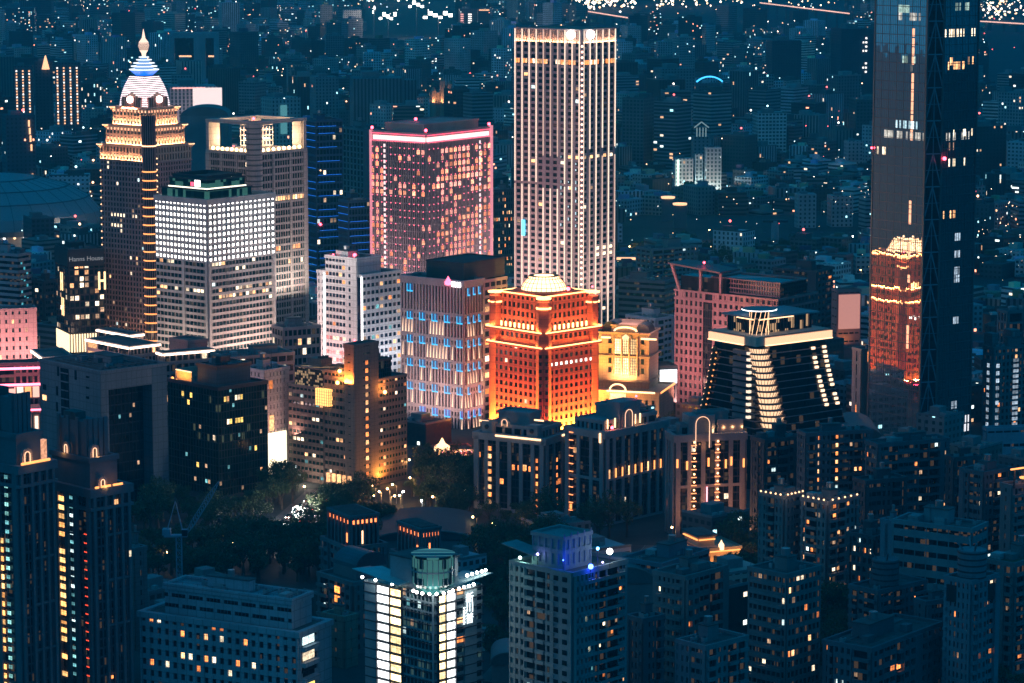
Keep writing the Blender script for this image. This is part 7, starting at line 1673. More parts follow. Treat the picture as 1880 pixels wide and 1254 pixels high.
for x, hh in ((-9, 6), (0, 16), (8, 13)): mb = MB(); mb.lathe(x, 0, [(2.6, 0), (2.6, z + hh - 4), (.3, z + hh)], wallm('church_stone', (.4, .3, .22)), 6); put('pointed_tower', mb, t); area(t, (x, -5, z - 10), 4, 1, 1600, (1, .45, .2), (PI - R(14), 0, 0))
# dark tall tower beside the mirror tower
t, w, l, z = bigfar('dark_tower', 'plain dark far tower left of the mirror tower with two short columns of white windows', 1528, 1606, 52, 3600, 14, (.05, .07, .09), (.3, .4, .0))
for k in range(9):
    if k not in (4, 5): strip(t, w * .22, -l / 2 - .6, z - 12 - k * 5, z - 10 - k * 5, 2.2, GW, 'lit_window'); strip(t, w * .14, -l / 2 - .6, z - 12 - k * 5, z - 10 - k * 5, 1.6, GW, 'lit_window') if k % 2 else None
bigfar('dark_tower', 'broad dark slab near the upper edge between the ribbed tower and mirror tower', 1408, 1470, 74, 3700, 10, (.05, .07, .09), (.3, .4, .0))
for (p0, p1, yt, D, a, tn, g, lab) in (
  (568, 622, 140, 3000, 20, (.2, .3, .32), (.4, .6, .01), 'teal slab with vertical ribs above the blue banded tower'),
  (640, 740, 142, 2900, 8, (.16, .24, .26), (.45, 1.1, .002), 'broad ribbed teal slab above the pink lit tower'),
  (708, 766, 146, 2950, 24, (.18, .26, .28), (.45, 1.1, .004), 'second ribbed teal slab joined to the broad one above the pink lit tower'),
  (850, 905, 170, 2800, 30, (.2, .28, .3), (1.1, .5, .01), 'curved looking banded block left of the tall ribbed tower'),
  (1140, 1235, 235, 2800, 12, (.18, .24, .27), (1.1, .45, .01), 'long dark banded block immediately right of the tall ribbed tower'),
  (1200, 1275, 125, 3300, 15, (.2, .26, .28), (.5, .5, .01), 'wide gridded teal block below the blue arc tower level'),
  (1460, 1498, 355, 2330, 10, (.5, .5, .5), (.4, .5, .01), 'pale low block with a square window grid beyond the rail yard'),
  (1520, 1565, 358, 2340, 8, (.5, .5, .5), (.4, .5, .01), 'second pale low block beyond the rail yard with a window grid'),
  (1578, 1625, 360, 2330, 18, (.42, .46, .46), (1.1, .4, .02), 'pale low block with ribbon windows beside the mirror tower edge'),
  (1550, 1584, 258, 2700, 12, (.5, .45, .46), (.4, .5, .01), 'whitish lit block with balconies left of the mirror tower'),
  (1805, 1840, 375, 2330, 12, (.45, .5, .5), (1.1, .5, .05), 'whitish striped block right of the mirror tower'),
  (1836, 1880, 360, 2380, 12, (.2, .28, .3), (.4, .5, .01), 'blank teal block right of the whitish striped block')):
    bigfar('city_block', lab, p0, p1, yt, D, a, tn, g)

def city():
    r = random.Random(21); spots = []
    y = 1480.0
    while y < 7600:
        step = 27 if y < 3500 else 33
        xm = y * .178 + 40; x = -xm
        while x < xm:
            jx, jy = x + r.uniform(-6, 6), y + r.uniform(-7, 7); x += step
            ax, ay = jx * cos(R(52)) + jy * sin(R(52)), -jx * sin(R(52)) + jy * cos(R(52))
            if (ax % 170) < 20 or (ay % 210) < 18: continue      # streets
            if excluded(jx, jy) or not free(jx, jy, 13): continue
            if y < 2080 and r.random() < .25: continue
            spots.append((jx, jy))
        y += step
    near = []
    for (x, y) in spots:
        px, py = proj(x, y, 0)
        d = (math.sin(x * .006 + 1) + math.sin(y * .0043 + 2) + math.sin((x + y) * .011)) / 3
        h = r.lognormvariate(3.0 + .3 * d, .42)
        if r.random() < .035 + .05 * max(0, d): h = r.uniform(38, 75)
        cap = 46 if y < 2600 else 95
        if y < 2080: h = min(h, r.uniform(9, 20))
        if y < 2700 and 1110 < px < 1640: h = min(h, r.uniform(10, 24))
        h = min(h, cap); w, l = r.uniform(13, 25), r.uniform(13, 25)
        if h > 36: w, l = r.uniform(20, 32), r.uniform(18, 28)
        a = R(r.choice([52, 52, 52, 40, 62, 8, 24]) + r.uniform(-4, 4)); tn = tint(r); g = grd(r, 1.0 if y > 2000 else 1.6)
        score = (h * (w + l) / y / y)
        near.append((score, x, y, h, w, l, a, tn, g))
    near.sort(key=lambda q: -q[0])
    vis = []; rest = []
    for q in near:
        px, py = proj(q[1], q[2], q[3])
        (vis if len(vis) < 250 and 2050 < q[2] < 3700 and -5 < px < 1885 and py > 5 else rest).append(q)
    for (sc, x, y, h, w, l, a, tn, g) in rest:
        sd = r.randrange(9999); MASS.box(x, y, w, l, 0, h, a, tn, g, sd)
        if y < 5200: MASS.box(x + r.uniform(-3, 3), y + r.uniform(-3, 3), w * .35, l * .35, h, h + r.uniform(2.5, 4.5), a, tuple(c * r.uniform(.6, 1.3) for c in tn), (0, 0, 0), sd)
        if y < 3000:
            for _ in range(3): dx, dy = r.uniform(-.3, .3) * w, r.uniform(-.3, .3) * l; MASS.box(x + dx * cos(a) - dy * sin(a), y + dx * sin(a) + dy * cos(a), r.uniform(1.5, 4), r.uniform(1.5, 5), h, h + r.uniform(1, 2.6), a, tint(r), (0, 0, 0), sd)
        if r.random() < .05: MASS.dot(x + r.uniform(-w, w) * .4, y - l * .5, h * r.uniform(.3, 1.05), r.uniform(.5, 1.0) * y / 3200, r.choice([0, 0, 1, 1, 2, 3, 4]))
    # labels by landmark and order of nearness
    marks = [(p, q, ph) for p, q, ph in LAND if q < 700] + [(1298, 145, 'the blue arc tower'), (1285, 240, 'the temple gabled block'), (1300, 300, 'the white floodlit slabs'), (355, 80, 'the gate shaped building'), (80, 150, 'the two dotted towers'), (812, 150, 'the small lit church'), (1565, 120, 'the plain dark far tower'), (350, 170, 'the floodlit white hall'), (1480, 400, 'the rail yard')]
    cnt = {}
    kinds = ['blue grey', 'dark', 'dim grey', 'teal grey', 'mid grey', 'pale grey', 'whitish']
    vis.sort(key=lambda q: q[2])
    for (sc, x, y, h, w, l, a, tn, g) in vis:
        px, py = proj(x, y, h * .8); m = min(marks, key=lambda k: (k[0] - px) ** 2 + (k[1] + 30 - py) ** 2 * 2)
        col = kinds[min(6, [i for i, k in enumerate([.09, .13, .17, .21, .28, .36, 9]) if tn[1] <= k][0])]
        typ = 'ribbon windowed' if g[0] > 1 else ('vertically striped' if g[1] > 1 else 'square windowed'); hh = 'tower' if h > 38 else ('midrise block' if h > 22 else 'low block')
        rel = 'above' if py < m[1] else ('left of' if px < m[0] else 'right of')
        key = (col, typ, hh, rel, m[2]); k = cnt.get(key, 0); cnt[key] = k + 1
        lab = '%s %s %s %s %s%s' % (col, typ, hh, rel, m[2], '' if k == 0 else ', %s behind it' % ORD[k])
        t = thing('city_block' if h < 38 else 'city_tower', lab, 'building', (x, y, 0), a, 'blocks of the city beyond the business district')
        c = City(); c.box(x, y, w, l, 0, h, a, tn, g, r.randrange(9999)); o = c.put('body', t, (x, y, 0), a); o.location = (0, 0, 0); o.rotation_euler = (0, 0, 0)
        c = City(); rr = random.Random(int(x * 7 + y)); tk = tuple(q * rr.uniform(.7, 1.3) for q in tn); dx, dy = rr.uniform(-.2, .2) * w, rr.uniform(-.2, .2) * l
        mb = MB(); pm = wallm('plant_room_%d' % rr.randrange(3), (.12 + .1 * rr.randrange(3),) * 3); mb.box(dx - w * .2, dy - l * .2, h, dx + w * .2, dy + l * .2, h + rr.uniform(3, 5), pm)
        put('stair_house', mb, t)
        mb = MB(); e = .35; mb.box(-w / 2, -l / 2, h, w / 2, -l / 2 + e, h + 1, pm); mb.box(-w / 2, -l / 2 + e, h, -w / 2 + e, l / 2, h + 1, pm); put('parapet', mb, t)
        for _ in range(rr.randrange(1, 4)):
            mb = MB(); ux, uy = rr.uniform(-.42, .42) * w, rr.uniform(-.42, .42) * l; mb.box(ux - 1.5, uy - 1, h, ux + 1.5, uy + 1, h + rr.uniform(1, 2.4), pm); put('roof_hut', mb, t)
        if rr.random() < .2: mb = MB(); mb.ball(dx, dy, h + 6.4, .9, rr.choice([LAMPC[0], LAMPC[1], LAMPC[3], LAMPC[2]]), 6); mb.cyl(dx, dy, h + 2, h + 6, .15, DM, 6); put('roof_lamp', mb, t)
    MASS.put('distant_city', label='dense mass of dim city blocks fading into blue haze', cat='city', kind='stuff')
    # loose lamps of the streets far away
    L = City()
    for _ in range(1300):
        y = r.uniform(2050, 7400) ** 1.0; x = r.uniform(-.175, .175) * y
        if excluded(x, y) and r.random() < .8: continue
        L.dot(x, y, r.uniform(6, 40), r.uniform(.35, .8) * y / 3300, r.choice([0, 0, 0, 1, 1, 2, 2, 4, 3]))
    for _ in range(70):      # bright knots: shops, petrol stations, lit courtyards
        y0 = r.uniform(2200, 7000); x0 = r.uniform(-.172, .172) * y0; cs = r.choice([[0, 4], [1, 4], [2, 0], [1, 3]])
        if excluded(x0, y0): continue
        for _ in range(r.randrange(5, 14)): L.dot(x0 + r.gauss(0, 22), y0 + r.gauss(0, 30), r.uniform(4, 26), r.uniform(.3, 1.1) * y0 / 3300, r.choice(cs))
    # strings of lamps along the far streets
    for _ in range(80):
        y0 = r.uniform(2150, 6800); x0 = r.uniform(-.17, .17) * y0; a = R(52 if r.random() < .5 else -38); m = r.choice([1, 1, 4, 0, 2]); n = r.randrange(5, 26)
        for k in range(n):
            x, y = x0 + k * 28 * cos(a), y0 + k * 28 * sin(a)
            if not excluded(x, y): L.dot(x, y, r.uniform(9, 15), r.uniform(.5, .8) * y / 3300, m)
    # bright riverside and stadium clusters near the top edge
    def cluster(px, py, sx, sy, n, k0, cs):
        for _ in range(n):
            x, y, _z = ground(r.gauss(px, sx), max(2, r.gauss(py, sy)) + 4); L.dot(x, y, r.uniform(6, 34), r.uniform(.5, 1.3) * k0 * y / 5000, r.choice(cs))
    cluster(1105, 14, 30, 5, 110, 2.2, [4, 4, 1, 0]); cluster(1240, 8, 50, 4, 80, 1.7, [1, 4, 4]); cluster(1000, 26, 30, 5, 24, 1.1, [4, 0]); cluster(1840, 10, 40, 5, 80, 1.8, [0, 4, 1]); cluster(1830, 34, 40, 3, 80, 1.8, [0, 1, 4]); cluster(700, 2, 40, 3, 44, 2.0, [4, 0]); cluster(1450, 14, 90, 8, 50, 1.3, [4, 1]); cluster(330, 4, 120, 3, 30, 1, [4, 1]); cluster(500, 20, 200, 10, 30, .9, [0, 2, 4]); cluster(1640, 10, 30, 5, 10, 1, [0, 4])
    cluster(1250, 350, 14, 5, 16, .7, [1, 4, 2]); cluster(1560, 415, 30, 5, 14, .7, [0, 4]); cluster(1340, 432, 90, 8, 16, .7, [0, 4, 1]); cluster(1840, 470, 30, 30, 46, .6, [1, 0, 4]); cluster(640, 150, 80, 40, 20, .7, [0, 2]); cluster(60, 45, 40, 20, 30, .8, [0, 2, 0])
    cluster(1170, 545, 30, 40, 8, .5, [1, 0]); cluster(1590, 560, 10, 16, 8, .8, [4, 1])
    L.put('distant_street_lights', label='scattered small street and roof lights across the hazy city', cat='lights', kind='stuff')
city()

# floodlights of far sports grounds
for i, (px, py, w, n, lab) in enumerate(((713, 34, 5, 5, 'blazing white stadium floodlight mast near the top, above the pink lit tower'), (805, 32, 7, 6, 'blazing white row of floodlights near the top left of the strip lit tower'), (687, 22, 2, 2, 'single peach stadium lamp beside the blazing floodlight mast'), (765, 12, 6, 4, 'flat white lit canopy at the top edge between the floodlights'))):
    x, y, _ = ground(px, py + 58); z = at(px, py, y)[2]; t = thing('floodlight_mast', lab, 'floodlight', (x, y, 0)); point((x, y - 25, z + 2), 90000, (1, .85, .75), 2); mb = MB(); mb.bar((0, 0, 0), (0, 0, z), .5, DM); put('mast', mb, t)
    for k in range(n): m2 = MB(); m2.box((k - n / 2) * w * 1.2, -1.5, z - 2 + (k * 5 % 3) * 3, (k - n / 2) * w * 1.2 + w * .95, 0, z + 2 + (k * 5 % 3) * 4, glowm('stadium_white', (1, .90, .82), 9, False)); put('lamp', m2, t)
def bridges():
    m = glowm('trail_glow', (1, .55, .42), 1.6, False); dk = wallm('deck', (.15, .15, .16))  # added glowing strip along the deck stands for traffic light trails
    for lab, p, q, h in (('long lit river bridge sloping along the top edge', (1395, 6), (1560, 26), 30), ('short bright bridge at the top edge above the ribbed tower', (1080, 22), (1180, 38), 20), ('lit elevated road at the upper right corner', (1800, 40), (1900, 46), 16)):
        a = ground(*p, h); c = ground(*q, h); t = thing('road_bridge', lab, 'bridge', a, math.atan2(c[1] - a[1], c[0] - a[0])); L_ = math.hypot(c[0] - a[0], c[1] - a[1])
        mb = MB(); mb.box(0, 0, -1.5, L_, 14, 0, dk); put('deck', mb, t); mb = MB(); mb.box(0, -.6, 0, L_, -.1, 2.2, m); put('traffic_trail', mb, t); mb = MB()
        n = max(4, int(L_ / 60))
        for k in range(n): mb = MB(); mb.box(L_ * (k + .5) / n - 1.5, 5, -h, L_ * (k + .5) / n + 1.5, 9, -1.5, dk); put('pillar', mb, t)
bridges()
# the elevated railway and platform roofs
def rail():
    roofm = wallm('platform_roof', (.10, .16, .19), .6)
    for i, (x0, x1, py, D, lab) in enumerate(((1138, 1620, 452, 2180, 'long dark viaduct crossing behind the pink stone office'), (1240, 1620, 432, 2290, 'second, farther viaduct parallel to the rail yard'), (1132, 1172, 474, 2010, 'short lit footbridge touching the tall ribbed tower'))):
        xa, xb = at(x0, py, D)[0], at(x1, py, D)[0]; h = at(x0, py, D)[2]; t = thing('viaduct', lab, 'viaduct', (xa, D, 0)); mb = MB(); mb.box(0, 0, h - 2, xb - xa, 12, h, roofm); mb.box(0, -.3, h, xb - xa, .2, h + 1.1, roofm); put('deck', mb, t)
        if i == 2: mb = MB(); mb.box(0, -.9, h - 1, xb - xa, -.4, h + .6, GO); put('lit_edge', mb, t)
        for k in range(int((xb - xa) / 22) + 1): mb = MB(); mb.box(k * 22 + 2, 3, 0, k * 22 + 4, 9, h - 2, roofm); put('pillar', mb, t)
rail()

def pole():
    x, y, _ = at(1422, 480, 2140); t = thing('lighting_mast', 'tall pale slender mast rising from the rail yard', 'mast', (x, y, 0)); mb = MB(); m = wallm('mast_pale', (.35, .42, .44)); mb.lathe(0, 0, [(3.0, 0), (2.6, at(1422, 405, y)[2])], m, 10); put('shaft', mb, t); mb = MB(); mb.box(-9, -2, at(1422, 408, y)[2], 9, 2, at(1422, 404, y)[2], DM); put('lamp_bar', mb, t)
pole()
# ================================================================== ground, streets, trees, lamps, cars
GM = wallm('ground_dark', (.045, .055, .055), .9, var=.5, scale=.02)
mb = MB(); mb.face([(-3400, -200, 0), (3400, -200, 0), (3400, 10800, 0), (-3400, 10800, 0)], GM); put('ground', mb, kind='structure')
ASPH = wallm('asphalt', (.05, .05, .052), .55, var=.3, scale=.1); PAVE = wallm('paving', (.16, .15, .14), .8, joint=(1.2, 1.2)); LINE = wallm('road_paint', (.6, .6, .58), .6)
def street(p, q, w, nm='road'):
    a = Vector(ground(*p)); c = Vector(ground(*q)); d = (c - a).normalized(); n = Vector((-d.y, d.x, 0)); L_ = (c - a).length
    def qd(mb, o0, o1, s0, s1, z, m): mb.face([tuple(a + d * s0 + n * o0 + Vector((0, 0, z)))[:3], tuple(a + d * s1 + n * o0 + Vector((0, 0, z)))[:3], tuple(a + d * s1 + n * o1 + Vector((0, 0, z)))[:3], tuple(a + d * s0 + n * o1 + Vector((0, 0, z)))[:3]][::-1], m)
    mb = MB(); qd(mb, -w / 2, w / 2, 0, L_, .03 if nm == 'road' else .05, ASPH); put(nm, mb, kind='structure'); mb = MB()
    for s in (-1, 1):
        o = s * (w / 2 + 2); e = [a + n * (o - 2), a + n * (o + 2), c + n * (o + 2), c + n * (o - 2)]; mb.loft([[tuple(p_) for p_ in e][::-1 if s else 1], [tuple(p_ + Vector((0, 0, .14))) for p_ in e][::-1]], PAVE)
    put('pavement', mb, kind='structure'); mb = MB(); k = 0
    while k < L_: qd(mb, -.1, .1, k, min(k + 4, L_), .06 if nm == 'road' else .08, LINE); k += 9
    for o in (-w / 2 + .4, w / 2 - .6): qd(mb, o, o + .15, 0, L_, .06 if nm == 'road' else .08, LINE)
    put('road_markings', mb, kind='structure'); return a, c, d, n, L_
ST1 = street((500, 1000), (610, 900), 14); ST2 = street((1000, 1010), (600, 925), 12, 'side_road'); ST3 = street((930, 1254), (1160, 1000), 12)
LM = wallm('lamp_pole', (.25, .26, .27), .5, .5)
def lamp_proto(name, m, group, lab):
    t = thing(name, lab, 'street lamp', (0, 0, 0), 0, group); mb = MB(); mb.lathe(0, 0, [(.22, 0), (.12, 1), (.08, 8)], LM, 8); mb.bar((0, 0, 8), (1.6, 0, 8.5), .12, LM); put('pole', mb, t); mb = MB(); mb.ball(1.7, 0, 8.4, .42, m, 8); put('lamp_head', mb, t); return t
def dup(t, loc, rz=0, **k):
    r = t.copy(); COL.objects.link(r); r.location = loc; r.rotation_euler = (0, 0, rz)
    for a, v in k.items(): r[a] = v
    for ch in list(t.children):
        c = ch.copy(); COL.objects.link(c); c.parent = r
        for g in list(ch.children):
            d = g.copy(); COL.objects.link(d); d.parent = c
    return r
lw = lamp_proto('street_lamp', glowm('street_white', (1, .92, .85), 40), 'white street lamps along the streets', 'white street lamp standing on a street of the business district')
lo = lamp_proto('street_lamp', glowm('street_orange', (1, .55, .2), 26), 'orange street lamps in the parks and streets', 'orange street lamp glowing among trees and low roofs')
used = {0: 0, 1: 0}
for (px, py, kind, pw) in ((538, 945, 0, 5000), (556, 948, 0, 5000), (580, 950, 0, 5000), (520, 975, 0, 1500), (738, 915, 0, 500), (775, 935, 0, 800), (725, 855, 1, 500), (747, 857, 1, 500), (728, 903, 1, 700), (640, 925, 1, 900), (660, 918, 1, 900), (700, 915, 1, 1800), (680, 925, 1, 900), (716, 912, 1, 900), (655, 930, 1, 1200), (718, 925, 1, 1500), (690, 905, 1, 1500), (735, 925, 1, 900), (900, 975, 1, 900), (905, 980, 1, 500), (498, 990, 1, 150), (760, 890, 1, 350), (800, 925, 1, 250), (830, 905, 1, 250), (860, 915, 1, 150), (1370, 1040, 1, 1100), (1240, 985, 1, 300), (875, 965, 1, 250), (425, 1010, 1, 120), (300, 1030, 1, 120), (1525, 1090, 1, 120), (1540, 1096, 1, 120), (925, 1235, 1, 600), (940, 1225, 1, 500), (1100, 440, 1, 0), (1160, 452, 1, 800), (1194, 436, 1, 900), (1180, 458, 1, 500), (1358, 476, 1, 500), (1565, 432, 0, 700), (1577, 441, 0, 600), (1605, 437, 0, 600), (1490, 443, 0, 400), (1582, 497, 1, 400), (1300, 420, 1, 400), (1240, 610, 1, 500), (1598, 578, 1, 1500), (560, 905, 1, 300), (620, 965, 0, 100), (480, 640, 1, 2500), (130, 690, 1, 3000), (430, 655, 1, 2500), (205, 645, 1, 4000), (270, 655, 1, 4000), (340, 672, 1, 3000), (395, 640, 1, 3500), (95, 660, 1, 4000)):
    x, y, _ = ground(px, py + 22); t = (lw, lo)[kind]
    if used[kind] == 0: t.location = (x, y, 0); used[kind] = 1
    else: dup(t, (x, y, 0), random.uniform(0, 6))
    if pw: point((x + 1, y - .8, 7.6), pw * 1.3, ((1, .92, .85), (1, .48, .16))[kind], .4)
# trees
LEAF = bpy.data.materials.new('leaf'); LEAF.use_nodes = True; _b = LEAF.node_tree.nodes['Principled BSDF']; _t = LEAF.node_tree
_o = _t.nodes.new('ShaderNodeTexCoord'); _n = _t.nodes.new('ShaderNodeTexNoise'); _n.inputs['Scale'].default_value = 1.2; _t.links.new(_o.outputs['Object'], _n.inputs['Vector']); _r = _t.nodes.new('ShaderNodeValToRGB'); _r.color_ramp.elements[0].color = (.03, .055, .02, 1); _r.color_ramp.elements[0].position = .35; _r.color_ramp.elements[1].color = (.09, .13, .045, 1); _r.color_ramp.elements[1].position = .65
_t.links.new(_n.outputs[0], _r.inputs[0]); _t.links.new(_r.outputs[0], _b.inputs['Base Color']); _b.inputs['Roughness'].default_value = .7
BARK = wallm('bark', (.08, .06, .045))
def tree_proto(seed, h, label):
    r = random.Random(seed); t = thing('tree', label, 'tree', (0, -150, 0), 0, 'street and park trees between the towers'); mb = MB()
    mb.lathe(0, 0, [(.45, 0), (.3, h * .25), (.22, h * .45)], BARK, 8); tips = []
    for k in range(7):
        a = 2 * PI * k / 7 + r.uniform(-.3, .3); rr = h * r.uniform(.18, .34); q = (rr * cos(a), rr * sin(a), h * r.uniform(.5, .85)); mb.bar((0, 0, h * r.uniform(.3, .45)), q, .22, BARK, .07); tips.append(q)
    put('trunk', mb, t); tips += [(0, 0, h * .85), (0, 0, h * .65)]; mb = MB()
    for _ in range(1300):
        c = r.choice(tips); d = Vector((r.gauss(0, 1), r.gauss(0, 1), r.gauss(0, .8))); d = d.normalized() * h * .15 * r.random() ** .35; p = Vector(c) + d; s = r.uniform(.18, .42)
        u = Vector((r.gauss(0, 1), r.gauss(0, 1), r.gauss(0, 1))).normalized(); w = u.cross(Vector((r.gauss(0, 1), r.gauss(0, 1), r.gauss(0, 1)))).normalized()
        mb.face([tuple(p - u * s), tuple(p - w * s * .5), tuple(p + u * s), tuple(p + w * s * .5)], LEAF)
    put('crown', mb, t); return t
TP = [tree_proto(1, 9, 'x'), tree_proto(2, 12, 'x'), tree_proto(3, 7.5, 'x')]
def grove(px0, px1, py0, py1, n, lab, grp):
    r = random.Random(int(px0 * 3 + py0)); k = 0; tr = 0
    while k < n and tr < n * 12:
        tr += 1; x, y, _ = ground(r.uniform(px0, px1), r.uniform(py0, py1))
        if not all((x - fx) ** 2 + (y - fy) ** 2 > (fr * .8 + 3) ** 2 for fx, fy, fr, _ in FOOT): continue
        on = False
        for (a, c, d, nn, L_) in (ST1, ST2, ST3):
            q = Vector((x, y, 0)) - a
            if 0 < q.dot(d) < L_ and abs(q.dot(nn)) < 10: on = True
        if on: continue
        t = dup(r.choice(TP), (x, y, 0), r.uniform(0, 6), label=lab, group=grp); s = r.uniform(1.0, 1.75); t.scale = (s, s, s * r.uniform(.85, 1.1)); k += 1
for g in ((750, 880, 885, 960, 34, 'dark leafy tree in the park below the gold arcade hall', 'park trees'), (880, 1010, 960, 1040, 16, 'dark leafy tree at the foot of the ledge lit apartment tower', 'trees by the ledge lit tower'), (590, 740, 925, 975, 16, 'leafy tree catching orange lamplight below the tan stepped office', 'lamplit trees'), (480, 560, 1012, 1045, 10, 'dark leafy tree beside the busy street', 'street trees'),
          (250, 480, 1010, 1075, 46, 'dark leafy tree behind the pale blue slab', 'trees behind the pale blue slab'), (900, 1000, 1080, 1254, 20, 'dark leafy tree between the white lamp tower and the blue roof tower', 'trees between the lit towers'), (1490, 1560, 1090, 1254, 22, 'dark leafy tree between the lower apartment blocks', 'trees between the lower blocks'), (1350, 1400, 1030, 1110, 10, 'leafy tree near the lit pavilion', 'pavilion trees'), (1700, 1880, 1180, 1290, 16, 'dark leafy tree at the foot of the lower corner blocks', 'corner trees'),
          (1140, 1240, 790, 830, 8, 'tree at the classical building foot', 'trees by the classical building'), (1140, 1600, 470, 500, 34, 'small dark tree along the rail yard', 'rail yard trees'), (230, 480, 940, 1012, 30, 'dark leafy tree in the wooded strip before the arch framed office', 'trees before the arch framed office'), (860, 1010, 1030, 1110, 14, 'dark leafy tree between the two vaulted hall roofs', 'trees between the vaulted halls'), (520, 600, 1005, 1075, 26, 'dark leafy tree at the near end of the busy street', 'trees at the near end of the street'), (560, 660, 960, 1000, 10, 'street tree beside the white canopy lights', 'canopy light trees'), (880, 1160, 985, 1040, 26, 'dark leafy tree on the slope below the arched apartment towers', 'trees below the arched towers'), (610, 700, 985, 1060, 12, 'dark leafy tree beside the ember lamp crowns', 'trees by the ember crowns'), (480, 560, 890, 940, 12, 'street tree by the bright screen block', 'screen block trees')):
    grove(*g)
for t in TP:
    for c in list(t.children): bpy.data.objects.remove(c)
    bpy.data.objects.remove(t)
# lower filler blocks close in
def infill():
    r = random.Random(77); k = 0; tr = 0
    while k < 60 and tr < 4000:
        tr += 1; px, py = r.uniform(-20, 1900), r.uniform(700, 1330); x, y, _ = ground(px, py)
        if (470 < px < 1010 and 860 < py < 1040) or (px < 600 and py < 1090): continue
        if (880 < px < 1000 and py > 1040) or not free(x, y, 12): continue
        w, l = r.uniform(12, 22), r.uniform(12, 20); h = r.uniform(10, 26) if px > 1130 else r.uniform(6, 14); a = R(r.choice([42, 50, 30])); tn = tuple(c * .7 for c in tint(r)); FOOT.append((x, y, max(w, l) * .6, None))
        lm = min(LAND, key=lambda q: (q[0] - px) ** 2 + (q[1] + 120 - proj(x, y, h)[1]) ** 2); side = 'left of' if px < lm[0] else 'right of'; key = (side, lm[2]); n = INF.get(key, 0); INF[key] = n + 1
        t = thing('low_building', 'low dim flat roofed building %s %s%s' % (side, lm[2], '' if not n else ', %s nearest such' % ORD[n]), 'building', (x, y, 0), a, 'low infill buildings among the towers')
        c = City(); c.box(x, y, w, l, 0, h, a, tn, (r.uniform(.4, .7), .5, .06), r.randrange(9999)); o = c.put('body', t, (x, y, 0), a); o.location = (0, 0, 0); o.rotation_euler = (0, 0, 0)
        mb = MB(); e = .35; pm = wallm('plant_room', (.22, .23, .24)); z = h
        mb.box(-w / 2, -l / 2, h, w / 2, -l / 2 + e, h + 1, pm); mb.box(-w / 2, -l / 2 + e, h, -w / 2 + e, l / 2, h + 1, pm); put('parapet', mb, t)
        mb = MB(); mb.box(-w * .2, -l * .1, h, w * .15, l * .25, h + 3.4, pm); put('stair_house', mb, t)
        for _ in range(r.randrange(2, 6)): mb = MB(); ux, uy = r.uniform(-.4, .4) * w, r.uniform(-.4, .4) * l; mb.box(ux - 1, uy - .8, h, ux + 1, uy + .8, h + 1.4, wallm('ac_unit', (.3, .31, .32))); put('air_conditioner', mb, t)
        k += 1
INF = {}
infill()
# three glaring canopy lights over the street corner
for i, px in enumerate((548, 562, 582)):
    x, y, _ = ground(px, 972); t = thing('lit_canopy', ('first and left', 'middle', 'last and right')[i] + ' of three glaring white canopy lights over the busy street', 'canopy light', (x, y, 0)); mb = MB()
    mb.box(-.2, -.2, 0, .2, .2, 6, LM); put('post', mb, t); mb = MB(); mb.box(-1.7, -1.2, 6, 1.7, 1.2, 6.3, LM); mb.box(-1.5, -1.5, 5.4, 1.5, -1.25, 6.2, glowm('canopy_white', (1, .95, .92), 10)); put('light_panel', mb, t); point((x, y - 3, 5), 3500, (1, .93, .9), .6)
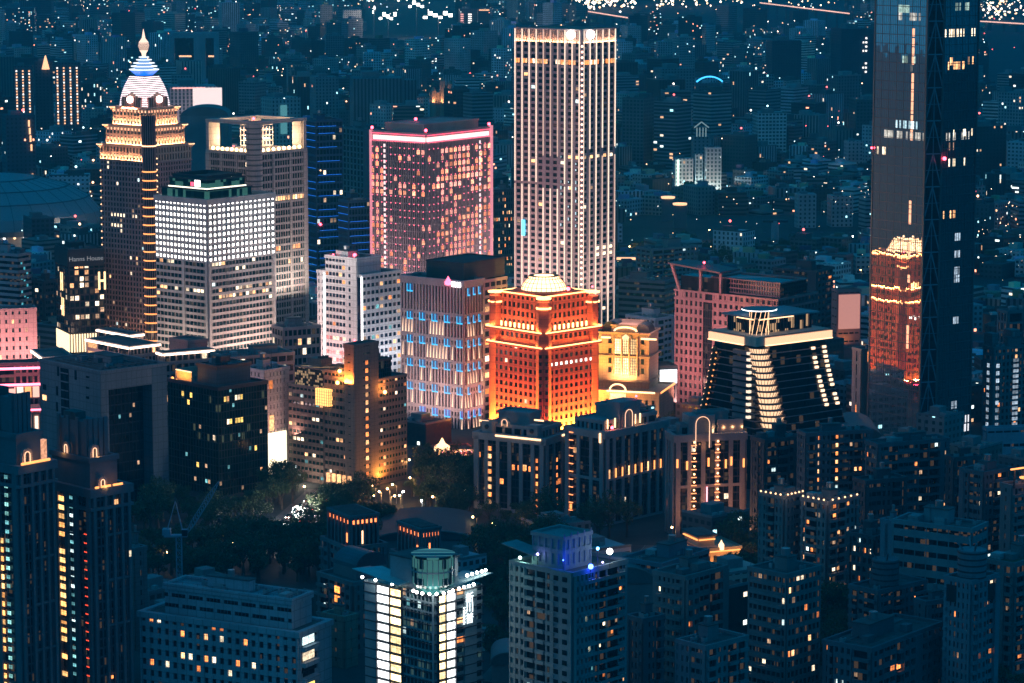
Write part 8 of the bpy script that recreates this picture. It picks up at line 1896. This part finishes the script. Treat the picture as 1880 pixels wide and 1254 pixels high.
# cars on the lit street
def car_proto(col, nm):
    t = thing('car', '', 'car'); mb = MB(); p = wallm(nm, col, .3, .4)
    mb.loft([[(-2.2, -.85, .35), (2.2, -.85, .35), (2.2, .85, .35), (-2.2, .85, .35)], [(-2.25, -.88, .8), (2.2, -.88, .75), (2.2, .88, .75), (-2.25, .88, .8)], [(-2.15, -.8, .98), (2.05, -.8, .88), (2.05, .8, .88), (-2.15, .8, .98)]], p); put('body', mb, t)
    mb = MB(); mb.loft([[(-1.7, -.76, .95), (1.1, -.76, .9), (1.1, .76, .9), (-1.7, .76, .95)], [(-1.2, -.62, 1.45), (.4, -.62, 1.45), (.4, .62, 1.45), (-1.2, .62, 1.45)]], G_D); put('cabin', mb, t)
    for x in (-1.35, 1.35):
        for y in (-.8, .8): mb = MB(); mb.loft([[(x + .33 * cos(2 * PI * k / 12), y + o, .33 + .33 * sin(2 * PI * k / 12)) for k in range(12)] for o in (.1, -.1)], wallm('tyre', (.02, .02, .02))); put('wheel', mb, t)
    for y in (-.6, .6):
        mb = MB(); mb.box(2.15, y - .18, .55, 2.3, y + .18, .75, glowm('headlight', (1, .95, .85), 25, False)); put('headlight', mb, t); mb = MB(); mb.box(-2.32, y - .2, .6, -2.2, y + .2, .8, glowm('taillight', (1, .04, .03), 12, False)); put('taillight', mb, t)
    return t
cp = [car_proto((.4, .05, .04), 'car_red'), car_proto((.5, .5, .52), 'car_silver'), car_proto((.03, .03, .04), 'car_black')]
r = random.Random(9); a, c, d, n, L_ = ST1; ang = math.atan2(d.y, d.x)
for k in range(34):
    s = L_ * (.08 + .86 * k / 34); ln = (-5.5, -2, 2, 5.5)[k % 4]; i = k % 3; p = a + d * s + n * ln
    dup(cp[i], (p.x, p.y, .05), ang + (PI if ln > 0 else 0), label='small %s car on the bright street below the tan stepped office' % ('red', 'silver', 'black')[i], group='%s cars on the bright street' % ('red', 'silver', 'black')[i])
for t in cp:
    for q in list(t.children): bpy.data.objects.remove(q)
    bpy.data.objects.remove(t)
# ---- haze over the whole place
def haze():
    m = bpy.data.materials.new('haze_air'); m.use_nodes = True; t = m.node_tree; t.nodes.clear()
    o = t.nodes.new('ShaderNodeOutputMaterial'); p = t.nodes.new('ShaderNodeVolumePrincipled'); p.inputs['Color'].default_value = (0.10, 0.80, 0.95, 1)
    p.inputs['Density'].default_value = 0.00009; p.inputs['Anisotropy'].default_value = 0.0
    t.links.new(p.outputs[0], o.inputs['Volume'])
    mb = MB(); mb.box(-3500, -300, -3, 3500, 11000, 330, m); put('haze', mb, kind='stuff')
haze()
